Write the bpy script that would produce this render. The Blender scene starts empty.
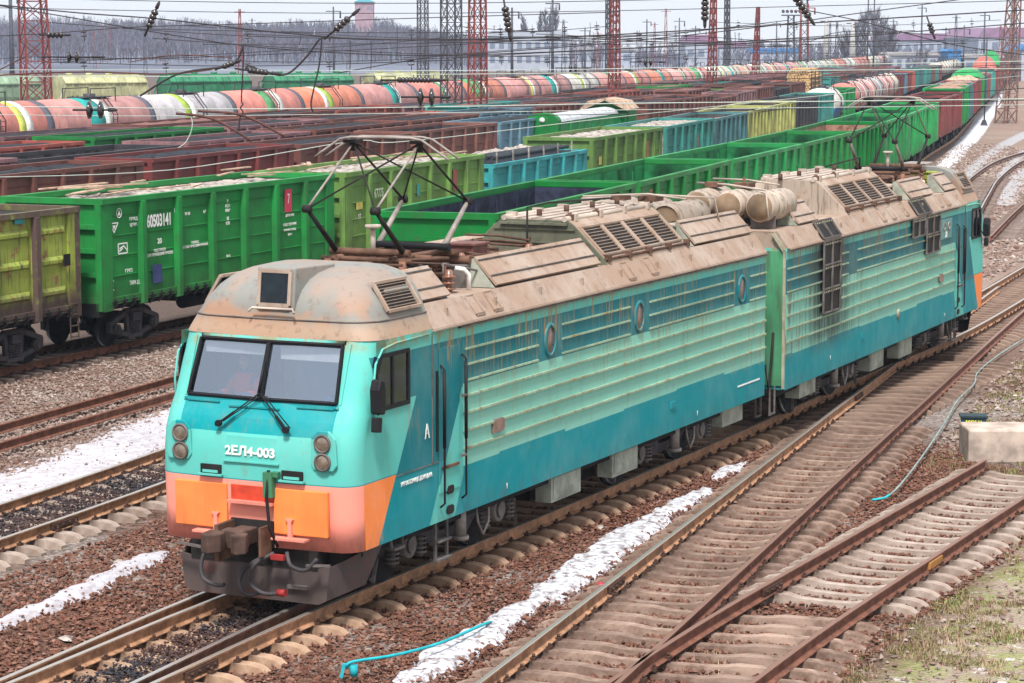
import bpy, math, random
import numpy as np
from mathutils import Vector, Matrix, noise as mnoise
random.seed(7); RNG = np.random.default_rng(7)
R = math.radians
sc = bpy.context.scene
# ------------------------------------------------------------------ camera, sky, sun, exposure
FPX, PITCH, CAMH = 2395.8, 0.1242, 7.644
cd = bpy.data.cameras.new('camera'); cam = bpy.data.objects.new('camera', cd); sc.collection.objects.link(cam)
cd.sensor_width = 36; cd.lens = FPX / 1024 * 36; cd.clip_start = 0.5; cd.clip_end = 6000
cam.location = (0, 0, CAMH); cam.rotation_euler = (math.pi / 2 - PITCH, 0, 0)
sc.camera = cam
SUN_EL, SUN_AZ = 58.0, 186.0          # overcast: a large soft sun behind the camera
w = bpy.data.worlds.new('World'); sc.world = w; w.use_nodes = True
nt = w.node_tree; nt.nodes.clear()
sky = nt.nodes.new('ShaderNodeTexSky'); sky.sky_type = 'NISHITA'; sky.sun_disc = False
sky.sun_elevation = R(SUN_EL); sky.sun_rotation = R(SUN_AZ); sky.air_density = 1.5; sky.dust_density = 4
tc = nt.nodes.new('ShaderNodeTexCoord'); ns = nt.nodes.new('ShaderNodeTexNoise')
ns.inputs['Scale'].default_value = 2.2; ns.inputs['Detail'].default_value = 5
cr = nt.nodes.new('ShaderNodeValToRGB'); cr.color_ramp.elements[0].position = .3; cr.color_ramp.elements[1].position = .75
cr.color_ramp.elements[0].color = (10.4, 10.8, 11.6, 1); cr.color_ramp.elements[1].color = (12.4, 12.5, 12.8, 1)
mp = nt.nodes.new('ShaderNodeMapping'); mp.inputs['Scale'].default_value = (1, 1, 4)
mx = nt.nodes.new('ShaderNodeMix'); mx.data_type = 'RGBA'; mx.inputs['Factor'].default_value = .8
bg = nt.nodes.new('ShaderNodeBackground'); bg.inputs['Strength'].default_value = 0.08
ow = nt.nodes.new('ShaderNodeOutputWorld'); L = nt.links.new
L(tc.outputs['Generated'], mp.inputs[0]); L(mp.outputs[0], ns.inputs['Vector']); L(ns.outputs['Fac'], cr.inputs[0])
L(sky.outputs[0], mx.inputs['A']); L(cr.outputs[0], mx.inputs['B']); L(mx.outputs['Result'], bg.inputs[0]); L(bg.outputs[0], ow.inputs[0])
sd = bpy.data.lights.new('sun', 'SUN'); sd.energy = 4.2; sd.angle = R(10); sd.color = (1, .96, .9)
sun = bpy.data.objects.new('sun', sd); sc.collection.objects.link(sun)
_az, _el = R(SUN_AZ), R(SUN_EL)
sun.rotation_euler = Vector((-math.sin(_az) * math.cos(_el), -math.cos(_az) * math.cos(_el), -math.sin(_el))).to_track_quat('-Z', 'Y').to_euler()
vs = sc.view_settings; vs.view_transform = 'Standard'; vs.look = 'None'; vs.gamma = 1; vs.exposure = 0.38
vs.use_curve_mapping = False
sc.render.engine = 'CYCLES'
cy = sc.cycles; cy.use_denoising = True; cy.max_bounces = 6; cy.diffuse_bounces = 3; cy.glossy_bounces = 3
cy.transmission_bounces = 4; cy.transparent_max_bounces = 10; cy.volume_bounces = 1; cy.use_adaptive_sampling = True
cy.adaptive_threshold = 0.02; cy.caustics_reflective = False; cy.caustics_refractive = False

# ------------------------------------------------------------------ picture <-> world helpers (used only to measure the place)
_c, _s = math.cos(PITCH), math.sin(PITCH)
def G(px, py, z=0.0):
    x = (px - 512) / FPX; u = -(py - 341.5) / FPX
    t = (z - CAMH) / (-_s + u * _c)
    return Vector((x * t, (_c + u * _s) * t, z))
def D(px, py, dist):
    x = (px - 512) / FPX; u = -(py - 341.5) / FPX
    t = dist / (_c + u * _s)
    return Vector((x * t, dist, CAMH + (-_s + u * _c) * t))

# ------------------------------------------------------------------ mesh helpers
C = sc.collection
class MB:
    def __init__(s): s.v = []; s.f = []; s.m = []; s.s = []
    def add(s, vs_, fs, mi=0, sm=False, M=None):
        o = len(s.v)
        if M is not None: vs_ = [M @ Vector(p) for p in vs_]
        s.v.extend([tuple(p) for p in vs_])
        for f in fs: s.f.append(tuple(i + o for i in f)); s.m.append(mi); s.s.append(sm)
        return s
    def box(s, x0, x1, y0, y1, z0, z1, mi=0, M=None):
        v = [(x0,y0,z0),(x1,y0,z0),(x1,y1,z0),(x0,y1,z0),(x0,y0,z1),(x1,y0,z1),(x1,y1,z1),(x0,y1,z1)]
        return s.add(v, [(0,3,2,1),(4,5,6,7),(0,1,5,4),(1,2,6,5),(2,3,7,6),(3,0,4,7)], mi, False, M)
    def bar(s, p, q, wd, th, mi=0, up=(0,0,1)):
        p, q = Vector(p), Vector(q); d = (q - p).normalized(); u = Vector(up)
        if abs(d.dot(u)) > .98: u = Vector((1,0,0))
        x = d.cross(u).normalized(); y = x.cross(d).normalized(); x *= wd / 2; y *= th / 2
        v = [p-x-y, p+x-y, p+x+y, p-x+y, q-x-y, q+x-y, q+x+y, q-x+y]
        return s.add(v, [(0,3,2,1),(4,5,6,7),(0,1,5,4),(1,2,6,5),(2,3,7,6),(3,0,4,7)], mi)
    def tube(s, pts, r, n=8, mi=0, cap=True, sm=True):
        pts = [Vector(p) for p in pts]; rs = r if isinstance(r, (list, tuple)) else [r] * len(pts)
        o = len(s.v); prev = None; vv = []
        for i, p in enumerate(pts):
            d = (pts[min(i+1, len(pts)-1)] - pts[max(i-1, 0)]).normalized()
            if prev is None:
                u = Vector((0,0,1)) if abs(d.z) < .95 else Vector((1,0,0))
            else: u = prev
            x = d.cross(u).normalized(); u = x.cross(d).normalized(); prev = u
            for k in range(n):
                a = 2 * math.pi * k / n; vv.append(p + (x * math.cos(a) + u * math.sin(a)) * rs[i])
        fs = []
        for i in range(len(pts)-1):
            for k in range(n):
                k2 = (k+1) % n; fs.append((i*n+k, i*n+k2, (i+1)*n+k2, (i+1)*n+k))
        s.add(vv, fs, mi, sm)
        if cap:
            e = (len(pts)-1)*n
            for f in (tuple(o+k for k in reversed(range(n))), tuple(o+e+k for k in range(n))):
                s.f.append(f); s.m.append(mi); s.s.append(False)
        return s
    def cyl(s, p, q, r, n=16, mi=0): return s.tube([p, q], r, n, mi)
    def prism(s, poly, h0, h1, axis='y', mi=0, M=None):
        n = len(poly)
        if axis == 'y': f = lambda p, h: (p[0], h, p[1])
        elif axis == 'x': f = lambda p, h: (h, p[0], p[1])
        else: f = lambda p, h: (p[0], p[1], h)
        v = [f(p, h0) for p in poly] + [f(p, h1) for p in poly]
        fs = [tuple(range(n)), tuple(range(2*n-1, n-1, -1))] + [(i, i+n, (i+1) % n + n, (i+1) % n) for i in range(n)]
        return s.add(v, fs, mi, False, M)
    def lathe(s, prof, n=24, axis='y', c=(0,0,0), mi=0, sm=True):
        vv = []; fs = []
        for (h, r) in prof:
            for k in range(n):
                a = 2*math.pi*k/n; x, y = r*math.cos(a), r*math.sin(a)
                vv.append((c[0]+x, c[1]+h, c[2]+y) if axis == 'y' else (c[0]+h, c[1]+x, c[2]+y) if axis == 'x' else (c[0]+x, c[1]+y, c[2]+h))
        for i in range(len(prof)-1):
            for k in range(n):
                k2 = (k+1) % n; fs.append((i*n+k, i*n+k2, (i+1)*n+k2, (i+1)*n+k))
        return s.add(vv, fs, mi, sm)
    def grid(s, fn, us, vs2, mi=0, sm=True):
        vv = [fn(u, v) for v in vs2 for u in us]; n = len(us)
        fs = [(j*n+i, j*n+i+1, (j+1)*n+i+1, (j+1)*n+i) for j in range(len(vs2)-1) for i in range(n-1)]
        return s.add(vv, fs, mi, sm)
    def mesh(s, name, fix=True):
        me = bpy.data.meshes.new(name); me.from_pydata(s.v, [], s.f)
        me.polygons.foreach_set('material_index', s.m); me.polygons.foreach_set('use_smooth', s.s)
        me.update()
        if fix:
            import bmesh
            b = bmesh.new(); b.from_mesh(me); bmesh.ops.recalc_face_normals(b, faces=b.faces); b.to_mesh(me); b.free()
        return me
    def build(s, name, mats, parent=None, fix=True, bevel=0):
        me = s.mesh(name, fix)
        for m in (mats if isinstance(mats, (list, tuple)) else [mats]): me.materials.append(m)
        o = bpy.data.objects.new(name, me); C.objects.link(o)
        if parent: o.parent = parent
        if bevel:
            b = o.modifiers.new('bevel', 'BEVEL'); b.width = bevel; b.segments = 2; b.limit_method = 'ANGLE'; b.angle_limit = R(40)
        return o
def tag(o, label=None, cat=None, group=None, kind=None):
    if label: o['label'] = label
    if cat: o['category'] = cat
    if group: o['group'] = group
    if kind: o['kind'] = kind
    return o
def empty(name, loc=(0,0,0), rz=0.0, parent=None):
    o = bpy.data.objects.new(name, None); C.objects.link(o); o.location = loc; o.rotation_euler = (0,0,rz); o.empty_display_size = .3
    if parent: o.parent = parent
    return o
def inst(me, name, parent=None, mat=None, loc=None, rz=0):
    o = bpy.data.objects.new(name, me); C.objects.link(o)
    if parent: o.parent = parent
    if loc is not None: o.location = loc
    if rz: o.rotation_euler = (0,0,rz)
    if mat is not None and o.material_slots:
        o.material_slots[0].link = 'OBJECT'; o.material_slots[0].material = mat
    return o
def text(body, size, name, mat, parent, loc, rot, sx=1.0, bold=0.0, ext=.003):
    cu = bpy.data.curves.new(name, 'FONT'); cu.body = body; cu.size = size; cu.extrude = ext; cu.offset = bold
    cu.align_x = 'CENTER'; cu.align_y = 'CENTER'
    t = bpy.data.objects.new('tmp', cu); C.objects.link(t)
    dg = bpy.context.evaluated_depsgraph_get(); me = bpy.data.meshes.new_from_object(t.evaluated_get(dg))
    bpy.data.objects.remove(t); me.materials.clear(); me.materials.append(mat)
    o = bpy.data.objects.new(name, me); C.objects.link(o); o.parent = parent
    o.location = loc; o.rotation_euler = rot; o.scale = (sx, 1, 1)
    return o
FRONT_ROT = (math.pi/2, 0, 0); RIGHT_ROT = (math.pi/2, 0, math.pi/2)

GL_BAY = 13.1/7
# ------------------------------------------------------------------ material helpers
class NT:
    def __init__(s, name):
        s.mat = bpy.data.materials.new(name); s.mat.use_nodes = True; s.t = s.mat.node_tree
        s.b = s.t.nodes['Principled BSDF']; s.out = s.t.nodes['Material Output']
        s.co = s.t.nodes.new('ShaderNodeTexCoord'); s.L = s.t.links.new
    def put(s, sock, v):
        if hasattr(v, 'is_output') or isinstance(v, bpy.types.NodeSocket): s.L(v, sock)
        else:
            if isinstance(v, (tuple, list)) and len(v) == 3 and sock.type == 'RGBA': v = (*v, 1)
            sock.default_value = v
    def obj(s, scale=None):
        if scale is None: return s.co.outputs['Object']
        m = s.t.nodes.new('ShaderNodeMapping'); m.inputs['Scale'].default_value = scale; s.L(s.co.outputs['Object'], m.inputs[0]); return m.outputs[0]
    def world(s):
        g = s.t.nodes.new('ShaderNodeNewGeometry'); return g.outputs['Position']
    def noise(s, vec, scale=5, detail=4, rough=.6, col=False):
        n = s.t.nodes.new('ShaderNodeTexNoise'); s.L(vec, n.inputs['Vector'])
        n.inputs['Scale'].default_value = scale; n.inputs['Detail'].default_value = detail; n.inputs['Roughness'].default_value = rough
        return n.outputs['Color' if col else 'Fac']
    def m(s, op, a, b=0.0, c=0.0, clamp=False):
        n = s.t.nodes.new('ShaderNodeMath'); n.operation = op; n.use_clamp = clamp
        s.put(n.inputs[0], a); s.put(n.inputs[1], b)
        if len(n.inputs) > 2: s.put(n.inputs[2], c)
        return n.outputs[0]
    def ramp(s, fac, lo, hi, a=0.0, b=1.0):
        n = s.t.nodes.new('ShaderNodeMapRange'); n.interpolation_type = 'SMOOTHSTEP'
        s.put(n.inputs[0], fac); n.inputs[1].default_value = lo; n.inputs[2].default_value = hi; n.inputs[3].default_value = a; n.inputs[4].default_value = b
        return n.outputs[0]
    def mix(s, f, a, b, mode='MIX'):
        n = s.t.nodes.new('ShaderNodeMix'); n.data_type = 'RGBA'; n.blend_type = mode
        s.put(n.inputs['Factor'], f); s.put(n.inputs['A'], a); s.put(n.inputs['B'], b); return n.outputs['Result']
    def sep(s, v):
        n = s.t.nodes.new('ShaderNodeSeparateXYZ'); s.L(v, n.inputs[0]); return n.outputs
    def rand(s): return s.t.nodes.new('ShaderNodeObjectInfo').outputs['Random']
    def island(s): return s.t.nodes.new('ShaderNodeNewGeometry').outputs['Random Per Island']
    def bump(s, h, strength=.3, dist=.02):
        n = s.t.nodes.new('ShaderNodeBump'); n.inputs['Strength'].default_value = strength; n.inputs['Distance'].default_value = dist
        s.put(n.inputs['Height'], h); s.L(n.outputs[0], s.b.inputs['Normal'])
    def fin(s, col, rough=.6, metal=0.0, spec=.3):
        s.put(s.b.inputs['Base Color'], col); s.put(s.b.inputs['Roughness'], rough); s.put(s.b.inputs['Metallic'], metal)
        s.b.inputs['Specular IOR Level'].default_value = spec
        return s.mat
def simple(name, col, rough=.6, metal=0.0, var=.25, scale=3.0, spec=.2):
    n = NT(name); f = n.noise(n.obj(), scale, 5); k = n.ramp(f, .3, .7)
    c = n.mix(k, tuple(x*(1-var) for x in col), tuple(min(1, x*(1+var)) for x in col))
    n.bump(n.noise(n.obj(), scale*12, 3), .15, .005)
    return n.fin(c, rough, metal, spec)
def painted(name, col, rust=.4, dirt=.35, rough=.55, rustcol=(.16,.065,.035), zbase=1.3, posts=None):
    """weathered paint on a wagon or machine: blotchy fading, rust patches, streaks below edges"""
    n = NT(name); o = n.obj(); z = n.sep(o)[2]; rnd = n.rand()
    big = n.noise(n.obj((.6,.6,.6)), 1.3, 3); c = n.mix(n.ramp(big, .3, .75), tuple(x*.72 for x in col), tuple(min(1, x*1.2) for x in col))
    c = n.mix(n.m('MULTIPLY', rnd, .06), c, (.3,.3,.27))
    vv_ = n.m('ADD', .78, n.m('MULTIPLY', n.m('FRACT', n.m('MULTIPLY', rnd, 7.3)), .36)); cb = n.t.nodes.new('ShaderNodeCombineColor'); [n.L(vv_, cb.inputs[i]) for i in range(3)]; c = n.mix(1.0, c, cb.outputs[0], 'MULTIPLY')
    st = n.noise(n.obj((5,5,.5)), 2.0, 5); st = n.ramp(st, .50, .70, 0, min(.85, dirt*1.3)); c = n.mix(st, c, (.07,.055,.045))
    pat = n.noise(o, 2.6, 8, .72); rm = n.ramp(pat, .66-rust*.22, .74-rust*.16); c = n.mix(n.m('MULTIPLY', rm, min(1, rust*1.7)), c, rustcol)
    if posts:      # frame posts rusted bare
        yy = n.m('FRACT', n.m('DIVIDE', n.sep(o)[1], GL_BAY)); d_ = n.m('ABSOLUTE', n.m('SUBTRACT', yy, posts)); l_ = n.m('ABSOLUTE', n.sep(o)[0])
        pm = n.m('MULTIPLY', n.ramp(d_, .075, .06), n.ramp(l_, 1.51, 1.53)); pm = n.m('MAXIMUM', pm, n.ramp(z, 1.95, 1.5)); pm = n.m('MAXIMUM', pm, n.m('MULTIPLY', n.ramp(z, 3.72, 3.78), .9))
        c = n.mix(n.m('MULTIPLY', pm, n.ramp(pat, .25, .5)), c, (.10,.065,.06))
    low = n.ramp(z, zbase-.1, zbase+.7, .5, 0); c = n.mix(n.m('MULTIPLY', low, n.ramp(pat, .3, .6)), c, (.06,.045,.035))
    n.bump(pat, .25, .01)
    return n.fin(c, n.m('ADD', rough, n.m('MULTIPLY', rm, .3)), 0, .22)
# ------------------------------------------------------------------ track alignments (rail-head centre lines, metres)
class Path:
    def __init__(s, pts, step=.5):
        P = [Vector((p[0], p[1], 0)) for p in pts]; P = [2*P[0]-P[1]] + P + [2*P[-1]-P[-2]]
        out = []
        for i in range(1, len(P)-2):
            n = max(2, int((P[i+1]-P[i]).length/step))
            t0 = 0; kn = [0]
            for k in range(3): kn.append(kn[-1] + max(1e-3, (P[i+k]-P[i+k-1]).length)**.5)
            for j in range(n):
                t = kn[1] + (kn[2]-kn[1])*j/n
                A = [ (kn[k+1]-t)/(kn[k+1]-kn[k])*P[i-1+k] + (t-kn[k])/(kn[k+1]-kn[k])*P[i+k] for k in range(3)]
                B = [ (kn[k+2]-t)/(kn[k+2]-kn[k])*A[k] + (t-kn[k])/(kn[k+2]-kn[k])*A[k+1] for k in range(2)]
                out.append((kn[2]-t)/(kn[2]-kn[1])*B[0] + (t-kn[1])/(kn[2]-kn[1])*B[1])
        out.append(P[-2]); s.p = out; s.s = [0]
        for a, b in zip(out, out[1:]): s.s.append(s.s[-1] + (b-a).length)
        s.len = s.s[-1]
        s._S = np.array(s.s); s._X = np.array([p.x for p in out]); s._Y = np.array([p.y for p in out])
    def at(s, d, off=0.0):
        x = float(np.interp(d, s._S, s._X)); y = float(np.interp(d, s._S, s._Y)); h = s.head(d)
        return Vector((x + off*math.cos(h), y - off*math.sin(h), 0))
    def head(s, d):
        a, b = max(0, d-1.0), min(s.len, d+1.0)
        return math.atan2(float(np.interp(b, s._S, s._X)-np.interp(a, s._S, s._X)), float(np.interp(b, s._S, s._Y)-np.interp(a, s._S, s._Y)))
    def sy(s, y): return float(np.interp(y, s._Y, s._S))
    def xy(s, y): return float(np.interp(y, s._Y, s._X))
def right_pts(pts, off):
    """centre line of cars whose right-hand upper edge was surveyed at pts"""
    out = []
    for i, p in enumerate(pts):
        a, b = Vector(pts[max(0, i-1)]), Vector(pts[min(len(pts)-1, i+1)]); h = math.atan2(b.x-a.x, b.y-a.y)
        out.append((p[0]-off*math.cos(h), p[1]+off*math.sin(h)))
    return out
S1P, S2P = (-3.6425, 31.6612, .4466), (3.9473, 47.174, .4233)
T0 = Path([(-8.3, 21), (-4.93, 28.7), (-3.64, 31.66), (-.1, 39.0), (3.48, 46.54), (7.3, 55.0), (10.97, 62.77), (15.3, 73.6), (18.4, 81.9), (25, 99), (40, 136)])
T1 = Path([(-2.95, 18), (.42, 28.08), (8.05, 51.06), (12.3, 63.8), (16.6, 76.5)])
T2 = Path([(-1.4, 18), (1.0, 25.6), (3.0, 30.3), (5.9, 36.2), (8.1, 40.6), (9.5, 43.4)])
TL1r = [(3.85,70.03),(7.76,83.17),(11.6,95.8),(15.2,108.1),(18.9,122.0),(22.8,137.3),(30.0,167.4),(35.6,190.2),(44.0,228.0),(51.3,261.2),(63.0,313.9),(78.2,383.9),(96.0,465.9),(140,667),(185,870)]
TL1 = Path([(-14.6,22),(-8.69,36.81),(-6.90,41.54),(-1.85,57.0)] + right_pts(TL1r, 1.58))
TL2 = Path([(-17.3,28),(-10.72,46.4),(-7.4,55.4),(-3.6,66.0),(.3,78.0),(7.5,102),(13.5,126),(20,155),(31,200),(50,281),(75,396)])
TL3r = [(-14.4,53.3),(-10.61,62.09),(-5.7,74.0),(-1.25,87.04),(2.84,100.31),(6.1,111.3),(9.2,122.6),(12.6,136.5),(18.2,161.8),(24.4,188.0),(34.5,236),(45.2,286),(56,340),(66.9,391.5),(97.5,528.5),(140,722),(176,885)]
TL3 = Path([(-27.3,26)] + right_pts(TL3r, 1.58))
def offset_path(base, d, y0=40):
    """a yard track d metres to the left of base near the camera, converging on it in the distance"""
    pts = []
    for s in np.arange(base.sy(y0), base.len, 12.0):
        p = base.at(s); k = 1.0 if p.y < 95 else max(.52, 1 - (p.y-95)*.0017)
        q = base.at(s, -d*k); pts.append((q.x, q.y))
    return Path(pts, 2)
ROWS = {k: offset_path(TL3, d) for k, d in {'r1':11.2,'r2':16.8,'r3':22.6,'r4':28.6,'tank':35.2}.items()}
TR3 = Path([(12.5,80),(18.5,101),(23.0,120),(27.3,138),(33.6,160),(41.5,180),(53,203),(70,230)])
TR4 = Path([(19,92),(24,110),(29,127),(36,150),(46,172),(62,200),(80,226)])

def gz(x, y):
    """height of the rail heads: the yard lies a little lower to the left"""
    d = (np.interp(y, TL1._Y, TL1._X) - x) * .92
    t = np.clip((d-2.0)/7.5, 0, 1); return -.42*t*t*(3-2*t)
def gzf(x, y): return float(gz(x, y))
BALLAST = -.31

# ------------------------------------------------------------------ ground
def m_ground():
    n = NT('yard_ground'); p = n.world(); xs = n.sep(p)
    fine = n.noise(p, 9, 6, .7); mid = n.noise(p, 1.1, 5, .65); big = n.noise(p, .11, 4, .6)
    vor = n.t.nodes.new('ShaderNodeTexVoronoi'); vor.inputs['Scale'].default_value = 17; n.L(p, vor.inputs['Vector'])
    vc = n.sep(vor.outputs['Color'])[0]
    brown = n.mix(vc, (.035,.016,.011), (.19,.105,.075)); grey = n.mix(vc, (.12,.095,.085), (.36,.31,.28))
    c = n.mix(n.ramp(n.m('ADD', big, n.m('MULTIPLY', mid, .35)), .60, .80), brown, grey)
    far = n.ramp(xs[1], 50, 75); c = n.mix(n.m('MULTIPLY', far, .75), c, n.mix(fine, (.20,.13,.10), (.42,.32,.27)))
    lf = n.ramp(n.m('SUBTRACT', n.m('SUBTRACT', xs[0], n.m('MULTIPLY', xs[1], .27)), -29), .5, -1.0); c = n.mix(n.m('MULTIPLY', lf, .9), c, n.mix(fine, (.05,.035,.03), (.15,.11,.095)))  # beyond the gondola row: wagon shade and oily ballast painted as darker ground
    # mossy waste ground on the right
    e = n.m('SUBTRACT', n.m('SUBTRACT', xs[0], n.m('MULTIPLY', xs[1], .43)), -8.3)
    side = n.m('MULTIPLY', n.ramp(e, -.2, .9), n.ramp(xs[1], 90, 60))
    dirt = n.mix(fine, (.17,.12,.09), (.50,.41,.34)); moss = n.mix(n.noise(p, 7, 5, .7), (.15,.18,.055), (.40,.38,.19))
    waste = n.mix(n.ramp(n.noise(p, 1.2, 7, .75), .44, .54), dirt, moss)
    waste = n.mix(n.ramp(n.noise(p, .75, 3, .6), .62, .7, 0, .8), waste, (.42,.24,.13))
    waste = n.mix(n.ramp(n.noise(p, 1.9, 6, .75), .56, .66), waste, (.66,.63,.62)); waste = n.mix(n.ramp(n.noise(p, 3.1, 7, .8), .58, .66, 0, .8), waste, (.09,.06,.045))
    c = n.mix(side, c, waste)
    n.bump(n.m('ADD', vor.outputs['Distance'], fine), .9, .05)
    return n.fin(c, .9, 0, .2)
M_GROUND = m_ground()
def build_ground():
    xs = list(np.arange(-26, 24.01, .2)); ys = list(np.arange(20, 78.01, .2))
    xs = [-1050,-900,-700,-350,-180,-120,-80,-60,-45,-36,-30,-28] + xs + [26,29,33,40,50,65,90,120,180,260,450,700,1050]
    ys = [-60,-20,0,10,16,18] + ys + [80,84,90,98,108,120,135,150,170,195,220,260,310,370,450,560,700,900,1100,1240]
    X, Y = np.meshgrid(np.array(xs, float), np.array(ys, float))
    near = (np.abs(X) < 27) & (Y < 79) & (Y > 19)
    Z = gz(X, Y) + BALLAST
    nz = np.zeros_like(Z)
    for j in range(X.shape[0]):
        for i in range(X.shape[1]):
            if near[j, i]: nz[j, i] = mnoise.noise(Vector((X[j,i]*.7, Y[j,i]*.7, 0)))*.035 + mnoise.noise(Vector((X[j,i]*2.7, Y[j,i]*2.7, 3)))*.02
    Z = Z + nz
    nx, ny = len(xs), len(ys)
    v = np.stack([X, Y, Z], -1).reshape(-1, 3)
    idx = np.arange(nx*ny).reshape(ny, nx)
    f = np.stack([idx[:-1,:-1], idx[:-1,1:], idx[1:,1:], idx[1:,:-1]], -1).reshape(-1, 4)
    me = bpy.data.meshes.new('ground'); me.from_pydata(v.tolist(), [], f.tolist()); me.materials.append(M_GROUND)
    me.polygons.foreach_set('use_smooth', [True]*len(f)); me.update()
    o = bpy.data.objects.new('ground', me); C.objects.link(o); tag(o, kind='structure')
build_ground()

# loose ballast stones: thousands of faceted pebbles in one mesh
def stones(name, pts, size, mat, label):
    base = np.array([(1,0,0),(-1,0,0),(0,1,0),(0,-1,0),(0,0,1),(0,0,-1)], float)
    fc = np.array([(0,2,4),(2,1,4),(1,3,4),(3,0,4),(2,0,5),(1,2,5),(3,1,5),(0,3,5)])
    n = len(pts); sc_ = RNG.uniform(size[0], size[1], (n,1,1)) * RNG.uniform(.55, 1.3, (n,1,3)); sc_[:,:,2] *= .75
    v = base[None]*sc_ + RNG.normal(0, .16, (n,6,3))*sc_
    a = RNG.uniform(0, 6.28, n); ca, sa = np.cos(a)[:,None], np.sin(a)[:,None]
    x = v[:,:,0]*ca - v[:,:,1]*sa; y = v[:,:,0]*sa + v[:,:,1]*ca; v = np.stack([x, y, v[:,:,2]], -1) + pts[:,None,:]
    f = (fc[None] + (np.arange(n)*6)[:,None,None]).reshape(-1,3)
    me = bpy.data.meshes.new(name); me.from_pydata(v.reshape(-1,3).tolist(), [], f.tolist()); me.materials.append(mat); me.update()
    o = bpy.data.objects.new(name, me); C.objects.link(o); return tag(o, label, 'gravel', None, 'stuff')
def m_stone(name, ramp_):
    n = NT(name); r = n.island(); cr_ = n.t.nodes.new('ShaderNodeValToRGB'); n.L(r, cr_.inputs[0])
    e = cr_.color_ramp.elements; e[0].color = (*ramp_[0],1); e[1].color = (*ramp_[-1],1)
    for i, c in enumerate(ramp_[1:-1]): x = e.new((i+1)/(len(ramp_)-1)); x.color = (*c,1)
    k = n.noise(n.world(), .5, 3); c = n.mix(n.ramp(k, .35, .65, 0, .5), cr_.outputs[0], (.13,.055,.035))
    return n.fin(c, .85, 0, .25)
M_ST_BROWN = m_stone('brown_ballast', [(.04,.017,.012),(.12,.05,.033),(.20,.09,.06),(.075,.032,.024),(.30,.17,.13),(.14,.058,.038)])
M_ST_GREY = m_stone('grey_ballast', [(.12,.09,.08),(.30,.24,.21),(.22,.17,.15),(.42,.35,.31),(.16,.09,.07),(.5,.44,.4)])
M_ST_COAL = m_stone('coal_crumbs', [(.012,.013,.018),(.03,.034,.045),(.02,.02,.025),(.055,.06,.075)])
def lateral(pth, x, y): return (x - np.interp(y, pth._Y, pth._X)) * .92
def scatter(nn, x0, x1, y0, y1, keep):
    x = RNG.uniform(x0, x1, nn); y = y0 + (y1-y0)*RNG.uniform(0, 1, nn)**1.25
    k = keep(x, y); x, y = x[k], y[k]
    return np.stack([x, y, gz(x, y) + BALLAST + RNG.uniform(-.01, .05, len(x))], -1)
def vis(x, y): return (np.abs(x/y) < .24)
def offtrack(p, x, y, w_=1.38): return np.abs(lateral(p, x, y)) > w_
stones('brown_gravel', scatter(150000, -9, 9, 24, 48, lambda x, y: vis(x,y) & (lateral(T2,x,y) < 1.5) & (lateral(TL1,x,y) > 1.6) & (y < 47)), (.018,.046), M_ST_BROWN, 'rust brown ballast stones heaped beside the track of the locomotive')
stones('grey_gravel', scatter(90000, -15, 0, 30, 66, lambda x, y: vis(x,y) & (lateral(TL1,x,y) < -1.3) & (lateral(TL3,x,y) > .9)), (.022,.055), M_ST_GREY, 'pale grey and pinkish gravel between the left hand tracks')
def coal_keep(x, y):
    a = (np.abs(lateral(TL1,x,y)+.1) < .62) & (y < 44); b = (np.abs(lateral(T0,x,y)-.05) < .58) & (y < 33.5); return vis(x,y) & (a | b)
_cp = scatter(210000, -14, 1, 24, 45, coal_keep); _cp[:,2] += RNG.uniform(.03, .13, len(_cp))
stones('coal_crumbs', _cp, (.014,.034), M_ST_COAL, 'black coal crumbs spilled between the rails at lower left')

# ------------------------------------------------------------------ rails and sleepers
def m_sleeper(name, a, b, dark):
    n = NT(name); o = n.obj(); r = n.rand(); k = n.noise(o, 3.0, 6, .7)
    c = n.mix(n.ramp(k, .3, .7), a, b); c = n.mix(n.m('MULTIPLY', r, .45), c, dark)
    ax = n.m('ABSOLUTE', n.m('SUBTRACT', n.m('ABSOLUTE', n.sep(o)[0]), .795)); oil = n.m('MULTIPLY', n.ramp(ax, .26, .08), n.ramp(n.noise(o, 5, 4), .35, .6, .3, .95)); c = n.mix(oil, c, tuple(x*.45 for x in dark))
    st = n.noise(n.obj((1,6,6)), 1.5, 4); c = n.mix(n.ramp(st, .5, .75, 0, .5), c, dark)
    n.bump(k, .5, .012); return n.fin(c, .85, 0, .25)
M_SL_RUST = m_sleeper('rusty_concrete', (.16,.10,.075), (.42,.30,.24), (.06,.035,.028))
M_SL_BROWN = m_sleeper('brown_bearers', (.17,.11,.085), (.30,.21,.165), (.09,.06,.045))
M_SL_TAN = m_sleeper('tan_concrete', (.33,.205,.135), (.52,.37,.265), (.20,.11,.07))
M_SL_PALE = m_sleeper('pale_concrete', (.29,.22,.18), (.49,.41,.36), (.15,.10,.075))
M_SL_DARK = m_sleeper('sooty_timber', (.05,.045,.05), (.11,.10,.11), (.03,.025,.03))
M_SL_GREY = m_sleeper('grey_timber', (.17,.12,.10), (.30,.24,.21), (.10,.07,.06))
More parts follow.
